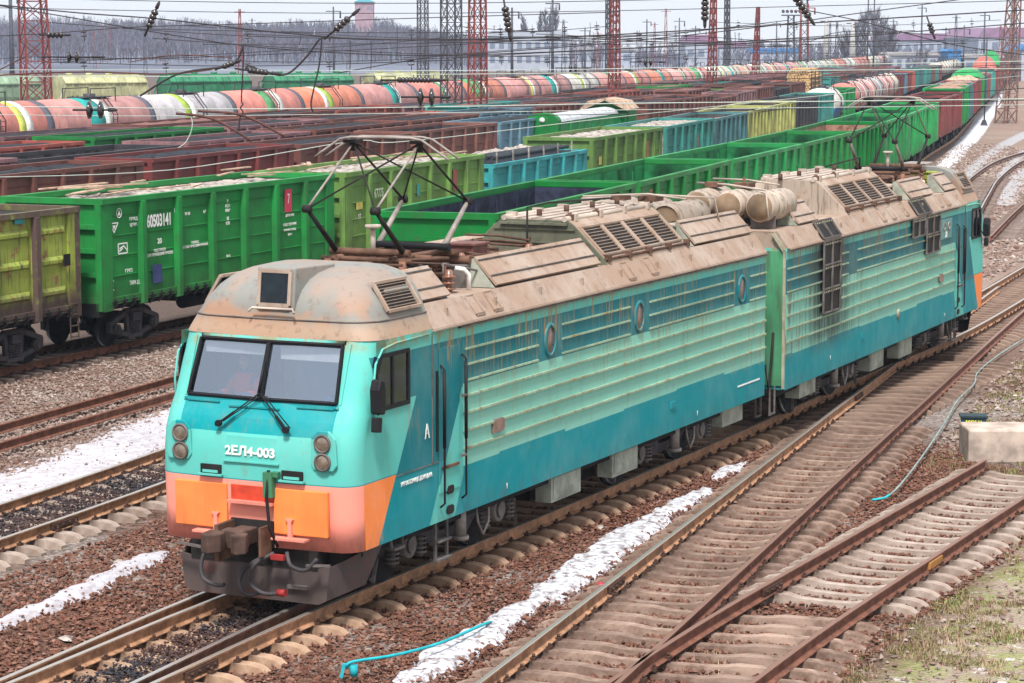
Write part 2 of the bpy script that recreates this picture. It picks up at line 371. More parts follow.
def m_rail(name, side, top, tr=.35):
    n = NT(name); o = n.world(); g = n.t.nodes.new('ShaderNodeNewGeometry'); nz = n.sep(g.outputs['Normal'])[2]
    k = n.noise(o, 5, 6, .7); z = n.sep(n.co.outputs['Object'])[2]
    c = n.mix(n.ramp(k, .35, .7), tuple(x*.6 for x in side), tuple(min(1,x*1.35) for x in side))
    tp = n.m('MULTIPLY', n.ramp(nz, .6, .9), n.ramp(z, -.02, -.008)); c = n.mix(tp, c, top)
    n.bump(k, .3, .004)
    return n.fin(c, n.ramp(tp, 0, 1, .8, tr), n.m('MULTIPLY', tp, .75), .4)
M_RAIL_SHINY = m_rail('polished_rail', (.15,.07,.045), (.50,.47,.46), .3)
M_RAIL_TAN = m_rail('tan_rail', (.36,.19,.105), (.52,.47,.42), .35)
M_RAIL_RUST = m_rail('rusted_rail', (.165,.065,.04), (.34,.19,.14), .5)
M_CLIP = simple('fastening_steel', (.075,.04,.03), .8)
PROF = [(-.075,-.18),(.075,-.18),(.075,-.168),(.02,-.150),(.010,-.14),(.010,-.045),(.036,-.032),(.037,-.006),(.028,0),(-.028,0),(-.037,-.006),(-.036,-.032),(-.010,-.045),(-.010,-.14),(-.02,-.150),(-.075,-.168)]
def rail(parent, path, off, s0, s1, mat, step=1.0, offs=None, joints=True):
    mb = MB(); ss = list(np.arange(s0, s1, step)) + [s1]; n = len(PROF); vv = []
    for i, s_ in enumerate(ss):
        o_ = off if offs is None else off + float(np.interp(s_, offs[0], offs[1]))
        p = path.at(s_, o_); h = path.head(s_); z0 = gzf(p.x, p.y)
        for (a, z) in PROF: vv.append((p.x + a*math.cos(h), p.y - a*math.sin(h), z + z0))
    fs = [(i*n+k, i*n+(k+1) % n, (i+1)*n+(k+1) % n, (i+1)*n+k) for i in range(len(ss)-1) for k in range(n)]
    fs += [tuple(range(n)), tuple(reversed(range((len(ss)-1)*n, len(ss)*n)))]
    mb.add(vv, fs); r_ = mb.build('rail', mat, parent)
    return r_
def sleeper_mesh(kind, length=2.7, shift=0.0, low=False):
    mb = MB(); w0 = .125 if kind == 'concrete' else .125
    if kind == 'concrete':
        st = [(-1.0,.0,.8),(-.93,.055,.95),(-.82,.085,1),(-.42,.085,1),(-.28,.045,.88),(0,.035,.82),(.28,.045,.88),(.42,.085,1),(.82,.085,1),(.93,.055,.95),(1.0,.0,.8)]
        if low: st = [(a, b*.6+.02, c) for a, b, c in st]
    else: st = [(-1,.065,1),(-.4,.07,1),(.4,.07,1),(1,.065,1)]
    vv = []; zt = -.262; hl = length/2
    for (t, h, ww) in st:
        x = t*hl + shift; wt = w0*.72*ww if kind == 'concrete' else w0*ww; wb = w0*ww
        vv += [(x,-wb,zt-.12),(x,-wt,zt+h),(x,wt,zt+h),(x,wb,zt-.12)]
    n = len(st); fs = [(i*4+k, i*4+(k+1) % 4, (i+1)*4+(k+1) % 4, (i+1)*4+k) for i in range(n-1) for k in range(4)] + [(0,1,2,3), tuple(reversed(range((n-1)*4, n*4)))]
    mb.add(vv, fs, 0)
    for rx in (-.795, .795):
        for s_ in (-1, 1):
            x = rx + s_*.115; mb.box(x-.035, x+.035, -.05, .05, zt+.07, zt+.125, 1); mb.cyl((x,0,zt+.12), (x,0,zt+.165), .022, 6, 1)
    return mb
def sleepers(track, path, s0, s1, mesh, sp=.55, jitter=.03, cap=95, z=0.0):
    ss = np.arange(s0, s1, sp)
    for i, s_ in enumerate(ss[:cap]):
        p = path.at(s_); o = inst(mesh, 'sleeper', track, None, (p.x + random.uniform(-.03,.03), p.y, gzf(p.x, p.y) + z + random.uniform(-.008,.008)), -path.head(s_) + random.gauss(0, jitter))
        o.scale = (1, random.uniform(.93,1.08), 1)
    rest = ss[cap:]
    if len(rest):
        vs_ = np.array([v.co[:] for v in mesh.vertices]); fs = [tuple(p.vertices) for p in mesh.polygons]; mi = [p.material_index for p in mesh.polygons]
        mb = MB()
        for s_ in rest:
            p = path.at(s_); h = -path.head(s_); ca, sa = math.cos(h), math.sin(h); z0 = gzf(p.x, p.y) + z
            o = len(mb.v); mb.v += [(p.x + v[0]*ca - v[1]*sa, p.y + v[0]*sa + v[1]*ca, z0 + v[2]) for v in vs_]
            mb.f += [tuple(i+o for i in f) for f in fs]; mb.m += mi; mb.s += [False]*len(fs)
        o = mb.build('sleeper_row', [m for m in mesh.materials], track); o['kind'] = 'stuff'
def track(label, path, y0, y1, railmat, kind, slmat, sl=(None, None), sp=.55, group='railway tracks of the yard', step=1.0, length=2.7, extra=None):
    t = empty('railway_track'); tag(t, label, 'railway track', group, 'structure')
    a, b = path.sy(y0), path.sy(y1)
    for o_ in (-.795, .795): rail(t, path, o_, a, b, railmat, step)
    me = sleeper_mesh(kind, length).mesh('sleeper'); me.materials.append(slmat); me.materials.append(M_CLIP)
    sy0, sy1 = sl[0] or y0, sl[1] or y1
    sleepers(t, path, path.sy(sy0), path.sy(sy1), me, sp)
    if extra:
        for (ya, yb, ln, sh) in extra:
            me2 = sleeper_mesh(kind, ln, sh).mesh('sleeper'); me2.materials.append(slmat); me2.materials.append(M_CLIP)
            sleepers(t, path, path.sy(ya), path.sy(yb), me2, sp, .01)
    return t
trk0 = track('tan railed track under the blue green locomotive', T0, 22, 98, M_RAIL_TAN, 'concrete', M_SL_TAN, (22, 49.3))
_t0b = sleeper_mesh('concrete', 4.6, .95).mesh('sleeper'); _t0b.materials.append(M_SL_BROWN); _t0b.materials.append(M_CLIP); sleepers(trk0, T0, T0.sy(49.5), T0.sy(60), _t0b, .62, .01)
_t0c = sleeper_mesh('concrete', 3.3, .35).mesh('sleeper'); _t0c.materials.append(M_SL_BROWN); _t0c.materials.append(M_CLIP); sleepers(trk0, T0, T0.sy(60.4), T0.sy(97), _t0c, .6, .01)
rail(trk0, T0, -.795, T0.sy(22), T0.sy(34), M_RAIL_TAN, 1.0, ([T0.sy(22), T0.sy(26.5), T0.sy(34)], [-.09, -.13, -.40]))
rail(trk0, T0, .795, T0.sy(22), T0.sy(34), M_RAIL_SHINY, 1.0, ([T0.sy(22), T0.sy(26.5), T0.sy(34)], [-.10, -.16, -.42]))
trk1 = track('rusty track with shining left rail just right of the locomotive', T1, 19, 75, M_RAIL_RUST, 'concrete', M_SL_RUST, (33.2, 49.2), extra=[(20, 28.5, 3.6, .45), (28.6, 33.0, 4.5, .9)])
for ch in [c for c in trk1.children if c.name.startswith('rail')][:1]: ch.data.materials[0] = M_RAIL_TAN
trk2 = track('dull rusted siding that ends at the concrete block', T2, 19, 43.3, M_RAIL_RUST, 'concrete', M_SL_PALE, (33.3, 43.5))
trkl1 = track('track with pale sleepers and coal left of the locomotive', TL1, 24, 460, M_RAIL_TAN, 'concrete', M_SL_PALE, (27, 60), step=2.0)
trkl2 = track('sunken rusty track with buried sleepers left of the pale ice strip', TL2, 30, 380, M_RAIL_RUST, 'timber', M_SL_GREY, (60, 75), step=2.0)
trkl3 = track('track with grey timber sleepers under the nearest row of gondola wagons', TL3, 40, 800, M_RAIL_RUST, 'timber', M_SL_GREY, (44, 88), step=4.0)
trkr3 = track('curving double railed track behind the rear cab of the locomotive', TR3, 84, 226, M_RAIL_SHINY, 'concrete', M_SL_GREY, (88, 140), step=2.0)
trkr4 = track('curving track on grey ballast at the right edge', TR4, 95, 222, M_RAIL_RUST, 'concrete', M_SL_GREY, (97, 150), step=2.0)
for k, lab in (('r1','first'),('r2','second'),('r3','third'),('r4','fourth'),('tank','fifth')):
    t = empty('railway_track'); tag(t, 'rusty track under the %s row of wagons beyond the green gondolas' % lab, 'railway track', 'railway tracks of the yard', 'structure')
    p = ROWS[k]
    for o_ in (-.795, .795): rail(t, p, o_, 1, p.len-1, M_RAIL_RUST, 8.0)

# ------------------------------------------------------------------ snow and ice strips, ballast banks
def m_snow(name, col, dirt, dc=(.15,.10,.09)):
    n = NT(name); p = n.world(); k = n.noise(p, 6, 7, .75); c = n.mix(n.ramp(k, .46, .60, 0, dirt), col, dc)
    k2 = n.noise(p, 1.3, 4); c = n.mix(n.ramp(k2, .4, .7, 0, .3), c, tuple(x*.75 for x in col))
    n.bump(n.noise(p, 14, 5, .7), .35, .03); return n.fin(c, .75, 0, .3)
M_SNOW = m_snow('old_snow', (.56,.575,.63), .95); M_ICE = m_snow('dusty_ice', (.47,.46,.51), .6, (.26,.21,.20)); M_SNOW2 = m_snow('path_ice', (.62,.64,.70), .5, (.4,.36,.36)); M_BANK = m_snow('grey_bank', (.36,.36,.38), .8, (.24,.2,.19))
def strip(name, px, widths, h, mat, label, seed, step=.09, rag=.35, z=None, lump=.22, base=.012):
    """a ragged-edged bank of snow following ground points; it sinks below the ground at its edges"""
    pts = [G(a, b, 0) for a, b in px]
    if z is None: pts = [G(a, b, gzf(p.x, p.y) - .27) for (a, b), p in zip(px, pts)]
    P_ = Path([(p.x, p.y) for p in pts], .3)
    ns_ = int(P_.len/step)+1; wmax = max(widths)*1.35; nw = max(6, int(2*wmax/step)); mb = MB()
    ss = np.linspace(0, P_.len, ns_); us = np.linspace(-wmax, wmax, nw)
    def fn(u, s_):
        q = P_.at(s_, u); wd = float(np.interp(s_/P_.len, np.linspace(0, 1, len(widths)), widths))
        e = abs(u)/wd + rag*mnoise.noise(Vector((q.x*1.6, q.y*1.6, seed))) + rag*.8*mnoise.noise(Vector((q.x*5, q.y*5, seed+3)))
        ends = max(0, 1-min(s_, P_.len-s_)/.8); e += ends
        t = max(-1, min(1, (1-e)*2.2)); hh = h*(t if t > 0 else t*1.5)
        hh += h*lump*mnoise.noise(Vector((q.x*9, q.y*9, seed+5)))
        return (q.x, q.y, gzf(q.x, q.y) + BALLAST + base + hh)
    mb.grid(fn, us, ss); o = mb.build(name, mat, None, False); return tag(o, label, 'snow', None, 'stuff')
strip('snow_bank', [(385,694),(440,664),(505,622),(570,580),(640,530),(700,495),(716,486)], [.26,.40,.26,.44,.38,.28,.12], .11, M_SNOW, 'dirty white snow bank between the locomotive and the rusty track', 1, .07, .5)
strip('snow_patch', [(712,480),(728,470),(748,461)], [.14,.26,.12], .06, M_SNOW, 'small white snow patch past the end of the long snow bank', 9, .06, .4)
strip('snow_strip', [(-20,634),(30,612),(80,590),(130,566),(178,547)], [.16,.24,.26,.24,.20], .05, M_ICE, 'thin pale ice strip on brown ballast left of the cab', 2, .07, .5, None, .1, .03)
strip('ice_path', [(-30,512),(30,484),(90,462),(150,434),(210,408),(300,370)], [.95,1.0,.95,.9,.9,.8], .035, M_ICE, 'wide pale ice path left of the cab', 3, .10, .35, None, .06, .035)
strip('ice_path', [(930,176),(947,163),(962,147),(978,128),(988,108),(992,96),(994,88)], [.5,.7,.8,1.0,1.1,1.1,1.0], .05, M_SNOW2, 'icy white path beside the green gondolas at upper right', 4, .3, .4)
for px_, wd_, sd_ in (([(1000,205),(1012,186),(1030,168)], [.6,.7,.7], 5), ([(984,200),(1004,172),(1026,150)], [.3,.35,.4], 6), ([(958,182),(975,166),(1000,147),(1030,131)], [.5,.5,.6,.6], 7)):
    strip('grey_ballast_bank', px_, wd_, .05, M_BANK, 'pale grey ballast along the curving tracks at the right edge', sd_, .35, .2)

def near_line(px, wd):
    P_ = Path([tuple(G(a, b, -.27).xy) for a, b in px], .3); out = []
    for _ in range(wd[1]):
        q = P_.at(random.uniform(0, P_.len), random.gauss(0, wd[0])); out.append((q.x, q.y, gzf(q.x, q.y)+BALLAST+random.uniform(.04,.10)))
    return np.array(out)
stones('stones_in_snow', near_line([(385,694),(440,664),(505,622),(570,580),(640,530),(700,495),(716,486)], (.40, 3600)), (.012,.045), M_ST_BROWN, 'brown stones poking through the dirty snow bank')
stones('stones_in_snow', near_line([(-20,634),(30,612),(80,590),(130,566),(178,547)], (.3, 120)), (.012,.04), M_ST_BROWN, 'stones scattered on the thin ice strip by the cab')
stones('stones_in_snow', near_line([(-30,512),(30,484),(90,462),(150,434),(210,408)], (.9, 160)), (.012,.04), M_ST_GREY, 'stones scattered on the wide ice path')
stones('waste_stones', scatter(26000, 2, 14, 25, 50, lambda x, y: vis(x,y) & (lateral(T2,x,y) > 1.3) & ((RNG.uniform(0,1,len(x)) < .35))), (.012,.05), M_ST_GREY, 'small stones and rubble on the mossy ground at lower right')
stones('coarse_gravel', scatter(60000, 0, 26, 46, 120, lambda x, y: (lateral(T1,x,y) > 1.5) & (lateral(T0,x,y) > 1.7) & (np.abs(x/y) < .24)), (.03,.08), M_ST_GREY, 'sparse gravel and clods on the waste ground behind the concrete block')
stones('coarse_gravel', scatter(60000, 5, 40, 70, 190, lambda x, y: (lateral(TL1,x,y) > 1.5) & (lateral(T0,x,y) < -1.6) & (np.abs(x/y) < .24)), (.05,.12), M_ST_GREY, 'pinkish gravel between the green gondolas and the curving tracks')
# ------------------------------------------------------------------ grass and weeds on the waste ground
def tufts(name, pts, hgt, mat, label, blades=7):
    mb_v = []; mb_f = []
    for (x, y, z) in pts:
        h = random.uniform(*hgt)
        for b in range(blades):
            a = random.uniform(0, 6.28); l_ = random.uniform(.4,1)*h; r_ = random.uniform(.02,.07)*h/.12; wv = .006 + .004*random.random()
            bx, by = x + random.gauss(0,.04), y + random.gauss(0,.04); o = len(mb_v)
            mb_v += [(bx-wv*math.sin(a), by+wv*math.cos(a), z), (bx+wv*math.sin(a), by-wv*math.cos(a), z), (bx+math.cos(a)*r_, by+math.sin(a)*r_, z+l_)]; mb_f.append((o,o+1,o+2))
    me = bpy.data.meshes.new(name); me.from_pydata(mb_v, [], mb_f); me.materials.append(mat); me.update()
    o = bpy.data.objects.new(name, me); C.objects.link(o); return tag(o, label, 'grass', None, 'stuff')
M_GRASS = m_stone('fresh_moss', [(.11,.15,.035),(.20,.26,.07),(.32,.34,.13),(.30,.26,.13)])
M_DRY = m_stone('dry_weeds', [(.30,.20,.12),(.48,.36,.24),(.20,.12,.08),(.55,.47,.33)])
def wpts(nn, fn, thr):
    out = []
    while len(out) < nn:
        y = 26 + 34*random.random()**1.4; x = random.uniform(0, 16)
        if not fn(x, y) or abs(x/y) > .235: continue
        if mnoise.noise(Vector((x*.9, y*.9, 7))) + .5*mnoise.noise(Vector((x*3, y*3, 1))) < thr: continue
        out.append((x, y, BALLAST))
    return out
def waste_zone(x, y): return (lateral(T2, x, y) > 1.35 if y < 43.3 else True) and lateral(T1, x, y) > 1.7 and lateral(T0, x, y) > 1.9
tufts('moss', wpts(9000, waste_zone, .0), (.02,.065), M_GRASS, 'low green and yellow moss on the waste ground at lower right', 8)
tufts('dry_weeds', wpts(2600, waste_zone, -.15), (.05,.16), M_DRY, 'dry brown weeds on the waste ground at lower right', 7)
tufts('dry_weeds', [(x, y, BALLAST) for (x, y) in [(random.gauss(2.6,.35), random.gauss(30.6,.8)) for _ in range(160)] + [(random.gauss(4.6,.25), random.gauss(35.0,.8)) for _ in range(110)]], (.05,.14), M_DRY, 'dry brown weeds between the rails near the frog', 6)
# ------------------------------------------------------------------ wagon materials
M_GREEN = painted('green_paint', (.0,.21,.035), .12, .25)
M_GREEN2 = painted('bright_green_paint', (.01,.30,.075), .22, .3)
M_LIME = painted('lime_paint', (.14,.27,.065), .28, .35)
M_OLIVE = painted('olive_paint', (.34,.42,.05), .42, .6, rustcol=(.22,.10,.055)); M_OLIVE_W = painted('olive_paint_rusty_posts', (.31,.38,.06), .6, .7, rustcol=(.24,.11,.06), posts=.5)
M_TURQ = painted('turquoise_paint', (.03,.33,.36), .25, .35)
M_TEAL = painted('teal_paint', (.05,.30,.27), .3, .35)
M_DTEAL = painted('dark_teal_paint', (.06,.17,.19), .35, .5)
M_YELL = painted('yellow_green_paint', (.42,.44,.15), .35, .45)
M_BROWN = painted('brown_paint', (.20,.075,.06), .35, .5, rustcol=(.07,.03,.025))
M_MAROON = painted('maroon_paint', (.22,.045,.045), .3, .5, rustcol=(.09,.03,.025))
M_ROSE = painted('faded_red_paint', (.42,.11,.085), .35, .4, rustcol=(.14,.04,.03))
M_PURPLE = painted('faded_plum_paint', (.25,.125,.135), .35, .5, rustcol=(.08,.035,.03))
M_BLUE = painted('faded_blue_paint', (.12,.24,.32), .3, .45)
M_DARK = painted('sooty_paint', (.045,.045,.055), .4, .4)
M_RUSTY = painted('rusty_tan_paint', (.34,.20,.14), .6, .4)
M_GEAR = simple('running_gear_iron', (.014,.013,.015), .8, 0, .5)
M_GEARG = simple('running_gear_grey', (.055,.05,.055), .7, 0, .4)
M_WHEEL = simple('wheel_steel', (.06,.045,.04), .55, .6, .3)
M_TREAD = simple('wheel_rim', (.45,.44,.43), .35, .9)
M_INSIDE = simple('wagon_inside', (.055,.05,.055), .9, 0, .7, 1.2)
M_COAL = simple('coal', (.018,.020,.026), .75, 0, .5, 9)
M_WHITE_LOAD = simple('bleached_bulk', (.30,.265,.24), .85, 0, .55, 4)
M_WHITE = simple('white_lettering', (.78,.78,.76), .6, 0, .08)
M_PLANK = simple('weathered_boards', (.42,.30,.22), .85, 0, .4, 3)
M_RED = simple('red_panel', (.55,.05,.10), .5, 0, .12)
M_PIPE = simple('black_pipes', (.03,.035,.045), .6)

def wheelset(mb, y, r=.475, mi=0, mt=1):
    for s in (-1, 1):
        x = s*.76
        mb.lathe([(-.07*s, .05), (-.07*s, r-.04), (-.07*s, r), (.06*s, r), (.06*s, r+.0)], 24, 'x', (x, y, r), mt)
        mb.lathe([(.065*s, r), (.066*s, r-.06), (.03*s, r-.1), (.03*s, .16), (.10*s, .12), (.12*s, .0)], 24, 'x', (x, y, r), mi)
        mb.lathe([(-.075*s, r+.028), (-.045*s, r+.028)], 24, 'x', (x, y, r), mi); mb.lathe([(-.075*s, 0), (-.075*s, r+.028)], 24, 'x', (x, y, r), mi)
    mb.cyl((-1.05, y, r), (1.05, y, r), .085, 10, mi)
def side_frame(mb, wb=1.85):
    """cast three-piece bogie side frame with open windows, axle boxes"""
    for s in (-1, 1):
        x = s*1.03; a = wb/2
        for q in (-1, 1):
            mb.bar((x, q*(a+.28), .62), (x, q*.34, .90), .13, .13); mb.bar((x, q*(a+.16), .42), (x, q*.30, .26), .13, .12)
            mb.bar((x, q*(a+.26), .64), (x, q*(a+.26), .40), .13, .12); mb.bar((x, q*.36, .90), (x, q*.30, .24), .13, .10)
            mb.cyl((x-.02, q*a, .475), (x+s*.13, q*a, .475), .14, 14); mb.cyl((x+s*.13, q*a, .475), (x+s*.17, q*a, .475), .09, 10)
        mb.box(x-.075, x+.075, -.38, .38, .86, .97); mb.box(x-.08, x+.08, -.36, .36, .16, .27)
    mb.box(-1.15, 1.15, -.17, .17, .62, .84)
def spring_mb(s_):
    mb = MB()
    for s in (s_,):
        for yy in (-.17, 0, .17):
            mb.cyl((s*1.04, yy, .27), (s*1.04, yy, .62), .045, 8)
            for k in range(5): mb.lathe([(-.018, .075), (0, .092), (.018, .075)], 12, 'z', (s*1.04, yy, .31+k*.065))
    return mb
def bogie_meshes():
    a = MB(); side_frame(a); fr = a.mesh('bogie'); fr.materials.append(M_GEARG)
    b = MB(); wheelset(b, 0); ws = b.mesh('wheelset'); ws.materials.append(M_GEAR); ws.materials.append(M_TREAD)
    c = []
    for s_ in (-1, 1): k_ = spring_mb(s_).mesh('spring'); k_.materials.append(M_GEARG); c.append(k_)
    d = MB()
    for q in (-.925, .925):
        for s in (-1, 1): d.lathe([(-.07,0),(-.07,.475),(.07,.475),(.07,0)], 12, 'x', (s*.76, q, .475))
        d.cyl((-.9, q, .475), (.9, q, .475), .08, 6)
    for s in (-1, 1): d.box(s*1.03-.07, s*1.03+.07, -1.2, 1.2, .45, .75)
    lo = d.mesh('bogie'); lo.materials.append(M_GEAR)
    return fr, ws, c, lo
BG_FR, BG_WS, BG_SP, BG_LO = bogie_meshes()
def bogies(root, ys, detail):
    for y in ys:
        if detail:
            b = inst(BG_FR, 'bogie', root, None, (0, y, 0))
            for q in (-.925, .925): inst(BG_WS, 'wheelset', b, None, (0, q, 0))
            [inst(k_, 'spring', b) for k_ in BG_SP]
        else: inst(BG_LO, 'bogie', root, None, (0, y, 0))

# ------------------------------------------------------------------ gondola wagon: local +Y along the track, origin at the rail head under the middle
GL = 13.1
def gondola_body(h=3.6, L_=GL, zf=1.3, ribs=7, style='plain', fine=True):
    mb = MB(); w = 1.5; y0, y1 = -L_/2, L_/2; t = .05
    for s in (-1, 1):
        x = s*w
        mb.box(min(x, x-s*t), max(x, x-s*t), y0, y1, zf, h, 0)                # sheet
        mb.box(min(x-s*.06, x+s*.11), max(x-s*.06, x+s*.11), y0, y1, h-.11, h+.03, 0)       # top rim
        mb.box(min(x-s*.02, x+s*.07), max(x-s*.02, x+s*.07), y0, y1, zf-.06, zf+.12, 0)     # lower chord
        bay = L_/ribs
        for k in range(ribs+1):
            yy = y0 + k*bay; cw = .09 if 0 < k < ribs else .2
            if k == 0: ya, yb = y0, y0+.42
            elif k == ribs: ya, yb = y1-.42, y1
            else: ya, yb = yy-.09, yy+.09
            if 0 < k < ribs:
                mb.add([(x, ya-.03, zf-.18), (x, yb+.03, zf-.18), (x, yb+.03, h-.1), (x, ya-.03, h-.1), (x+s*.16, ya+.0, zf-.14), (x+s*.16, yb-.0, zf-.14), (x+s*.16, yb-.0, h-.12), (x+s*.16, ya+.0, h-.12)],
                       [(0,1,5,4),(1,2,6,5),(2,3,7,6),(3,0,4,7),(4,5,6,7)], 0)
            else:
                mb.box(min(x, x+s*.06), max(x, x+s*.06), ya, yb, zf-.22, h-.1, 0)
        if fine:
            for k in range(ribs):
                ya, yb = y0+k*bay+.2, y0+(k+1)*bay-.2
                if k == 0: ya += .3
                if k == ribs-1: yb -= .3
                n = 4 if style == 'plain' else 3
                for j in range(n):
                    z = zf+.12 + (h-zf-.25)*(j+.5)/n if style != 'plain' else zf+.12+(h-zf-.25)*(j+1)/(n+.6)
                    if style == 'plain':  # shallow horizontal step between pressed sheets
                        mb.add([(x, ya, z-.035), (x, yb, z-.035), (x+s*.028, yb, z+.02), (x+s*.028, ya, z+.02), (x, ya, z+.03), (x, yb, z+.03)], [(0,1,2,3),(3,2,5,4),(0,3,4),(1,5,2)], 0)
                    else:   # long pressed bulges
                        mb.add([(x, ya, z-.1), (x, yb, z-.1), (x, yb, z+.12), (x, ya, z+.12), (x+s*.06, ya+.12, z-.045), (x+s*.06, yb-.12, z-.045), (x+s*.06, yb-.12, z+.03), (x+s*.06, ya+.12, z+.03)],
                               [(0,1,5,4),(1,2,6,5),(2,3,7,6),(3,0,4,7),(4,5,6,7)], 0)
    for s in (-1, 1):
        y = s*L_/2
        mb.box(-w, w, min(y, y-s*t), max(y, y-s*t), zf, h, 0); mb.box(-w-.1, w+.1, min(y-s*.07, y+s*.09), max(y-s*.07, y+s*.09), h-.12, h+.035, 0)
        mb.box(-w, w, min(y, y+s*.08), max(y, y+s*.08), zf-.05, zf+.14, 0)
        for j in range(3): z = zf+.12+(h-zf-.2)*(j+1)/4; mb.box(-w+.05, w-.05, min(y, y+s*.1), max(y, y+s*.1), z-.06, z+.06, 0)
        for xx in (-w+.04, w-.04): mb.box(xx-.09, xx+.09, min(y, y+s*.12), max(y, y+s*.12), zf-.2, h-.1, 0)
    return mb
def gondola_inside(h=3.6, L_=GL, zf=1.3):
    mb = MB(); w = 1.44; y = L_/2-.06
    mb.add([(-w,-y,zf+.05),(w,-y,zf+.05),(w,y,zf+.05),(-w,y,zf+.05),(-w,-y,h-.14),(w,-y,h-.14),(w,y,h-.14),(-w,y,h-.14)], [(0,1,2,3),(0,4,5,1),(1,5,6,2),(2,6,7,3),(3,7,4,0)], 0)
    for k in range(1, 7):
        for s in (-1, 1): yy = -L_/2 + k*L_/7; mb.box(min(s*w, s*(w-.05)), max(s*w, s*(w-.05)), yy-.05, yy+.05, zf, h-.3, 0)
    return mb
def gondola_frame(L_=GL, zf=1.3):
    mb = MB(); mb.box(-.25, .25, -L_/2-.1, L_/2+.1, .85, zf, 0)
    for k in range(0, 8): yy = -L_/2 + .2 + k*(L_-.4)/7; mb.box(-1.42, 1.42, yy-.07, yy+.07, 1.0, zf, 0)
    for s in (-1, 1):
        mb.box(-1.45, 1.45, s*(L_/2)-.12, s*(L_/2)+.12, .95, zf, 0)
        mb.box(-.12, .12, min(s*L_/2, s*(L_/2+.5)), max(s*L_/2, s*(L_/2+.5)), .92, 1.14, 0); mb.box(-.2, .2, s*(L_/2+.42)-.09, s*(L_/2+.42)+.09, .84, 1.22, 0)
    mb.cyl((.7, -1.2, .8), (.7, .1, .8), .2, 12); mb.box(-.9, -.4, .3, 1.4, .65, 1.0, 0)
    return mb
def gondola_catches(L_=GL, zf=1.3, sides=(1,)):
    """hatch latches and hinges hanging along the lower edge"""
    mb = MB(); bay = L_/7
    for s in sides:
        for k in range(7):
            if k == 0: mb.box(min(s*1.5, s*1.57), max(s*1.5, s*1.57), -L_/2+.3, L_/2-.3, zf-.03, zf+.01)
            for u in (.25, .5, .75):
                y = -L_/2 + (k+u)*bay; x = s*1.56
                mb.bar((x, y, zf+.10), (x+s*.05, y+.02, zf-.06), .05, .04); mb.bar((x+s*.05, y+.02, zf-.05), (x-s*.06, y-.04, zf-.20), .07, .05)
                mb.box(min(x, x+s*.06), max(x, x+s*.06), y-.10, y+.10, zf-.02, zf+.03)
            y = -L_/2+(k+.5)*bay; mb.box(min(s*1.4, s*1.5), max(s*1.2, s*1.5), y-.6, y+.6, zf-.16, zf-.05)
    return mb
def ladder_mb(L_=GL, sides=(1,)):
    mb = MB()
    for s in sides:
        for q in (0, .36): mb.bar((s*1.58, s*(L_/2-.08-q), .55), (s*1.58, s*(L_/2-.08-q), 1.6), .035, .02)
        for k in range(4): mb.bar((s*1.58, s*(L_/2-.08), .6+k*.28), (s*1.58, s*(L_/2-.44), .6+k*.28), .03, .03)
    return mb
_cache = {}
def gm(key, fn, mats):
    if key not in _cache:
        me = fn().mesh(key[0]); [me.materials.append(m) for m in mats]; _cache[key] = me
    return _cache[key]
GONDOLA_GROUP = 'gondola wagons standing in long rows in the yard'
def place(path, s, off=0.0):
    p = path.at(s, off); return (p.x, p.y, gzf(p.x, p.y)), -path.head(s)
def gondola(path, s, mat, label, h=3.6, detail=2, inside=None, style='plain', L_=GL, group=GONDOLA_GROUP, name='gondola_wagon'):
    loc, rz = place(path, s); t = empty(name, loc, rz); tag(t, label, 'gondola wagon', group)
    zf = 1.3
    inst(gm(('body', h, style, detail > 0, L_), lambda: gondola_body(h, L_, zf, 7, style, detail > 0), [mat]), 'body', t, mat)
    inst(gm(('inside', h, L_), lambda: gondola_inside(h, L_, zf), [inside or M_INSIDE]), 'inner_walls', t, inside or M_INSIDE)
    inst(gm(('underframe', L_), lambda: gondola_frame(L_, zf), [M_GEAR]), 'underframe', t)
    if detail > 1:
        for sd_ in (-1, 1):
            inst(gm(('hatch_catches', L_, sd_), lambda: gondola_catches(L_, zf, (sd_,)), [M_GEAR]), 'hatch_catches', t)
            inst(gm(('ladder', L_, sd_), lambda: ladder_mb(L_, (sd_,)), [mat]), 'ladder', t, mat)
    bogies(t, (-L_/2+2.2, L_/2-2.2), detail > 1)
    return t
def heap(path, s, mat, label, cat, name, top=3.5, rise=.35, seed=0, group=None, L_=GL, rough=.12, res=(9, 34)):
    loc, rz = place(path, s); mb = MB()
    us = np.linspace(-1.42, 1.42, res[0]); vs_ = np.linspace(-L_/2+.08, L_/2-.08, res[1])
    def fn(u, v):
        e = min(1, (1.42-abs(u))/.7) * min(1, (L_/2-abs(v))/1.2)
        return (u, v, top-.28 + rise*max(0, e) + rough*mnoise.noise(Vector((u*2.2+seed, v*1.6, seed))) + rough*.5*mnoise.noise(Vector((u*7, v*7, seed))))
    mb.grid(fn, us, vs_, 0, False)
    mb.box(-1.40, 1.40, -L_/2+.1, L_/2-.1, 1.4, top-.45)
    o = mb.build(name, mat, None, False); o.location = loc; o.rotation_euler = (0,0,rz); return tag(o, label, cat, group)

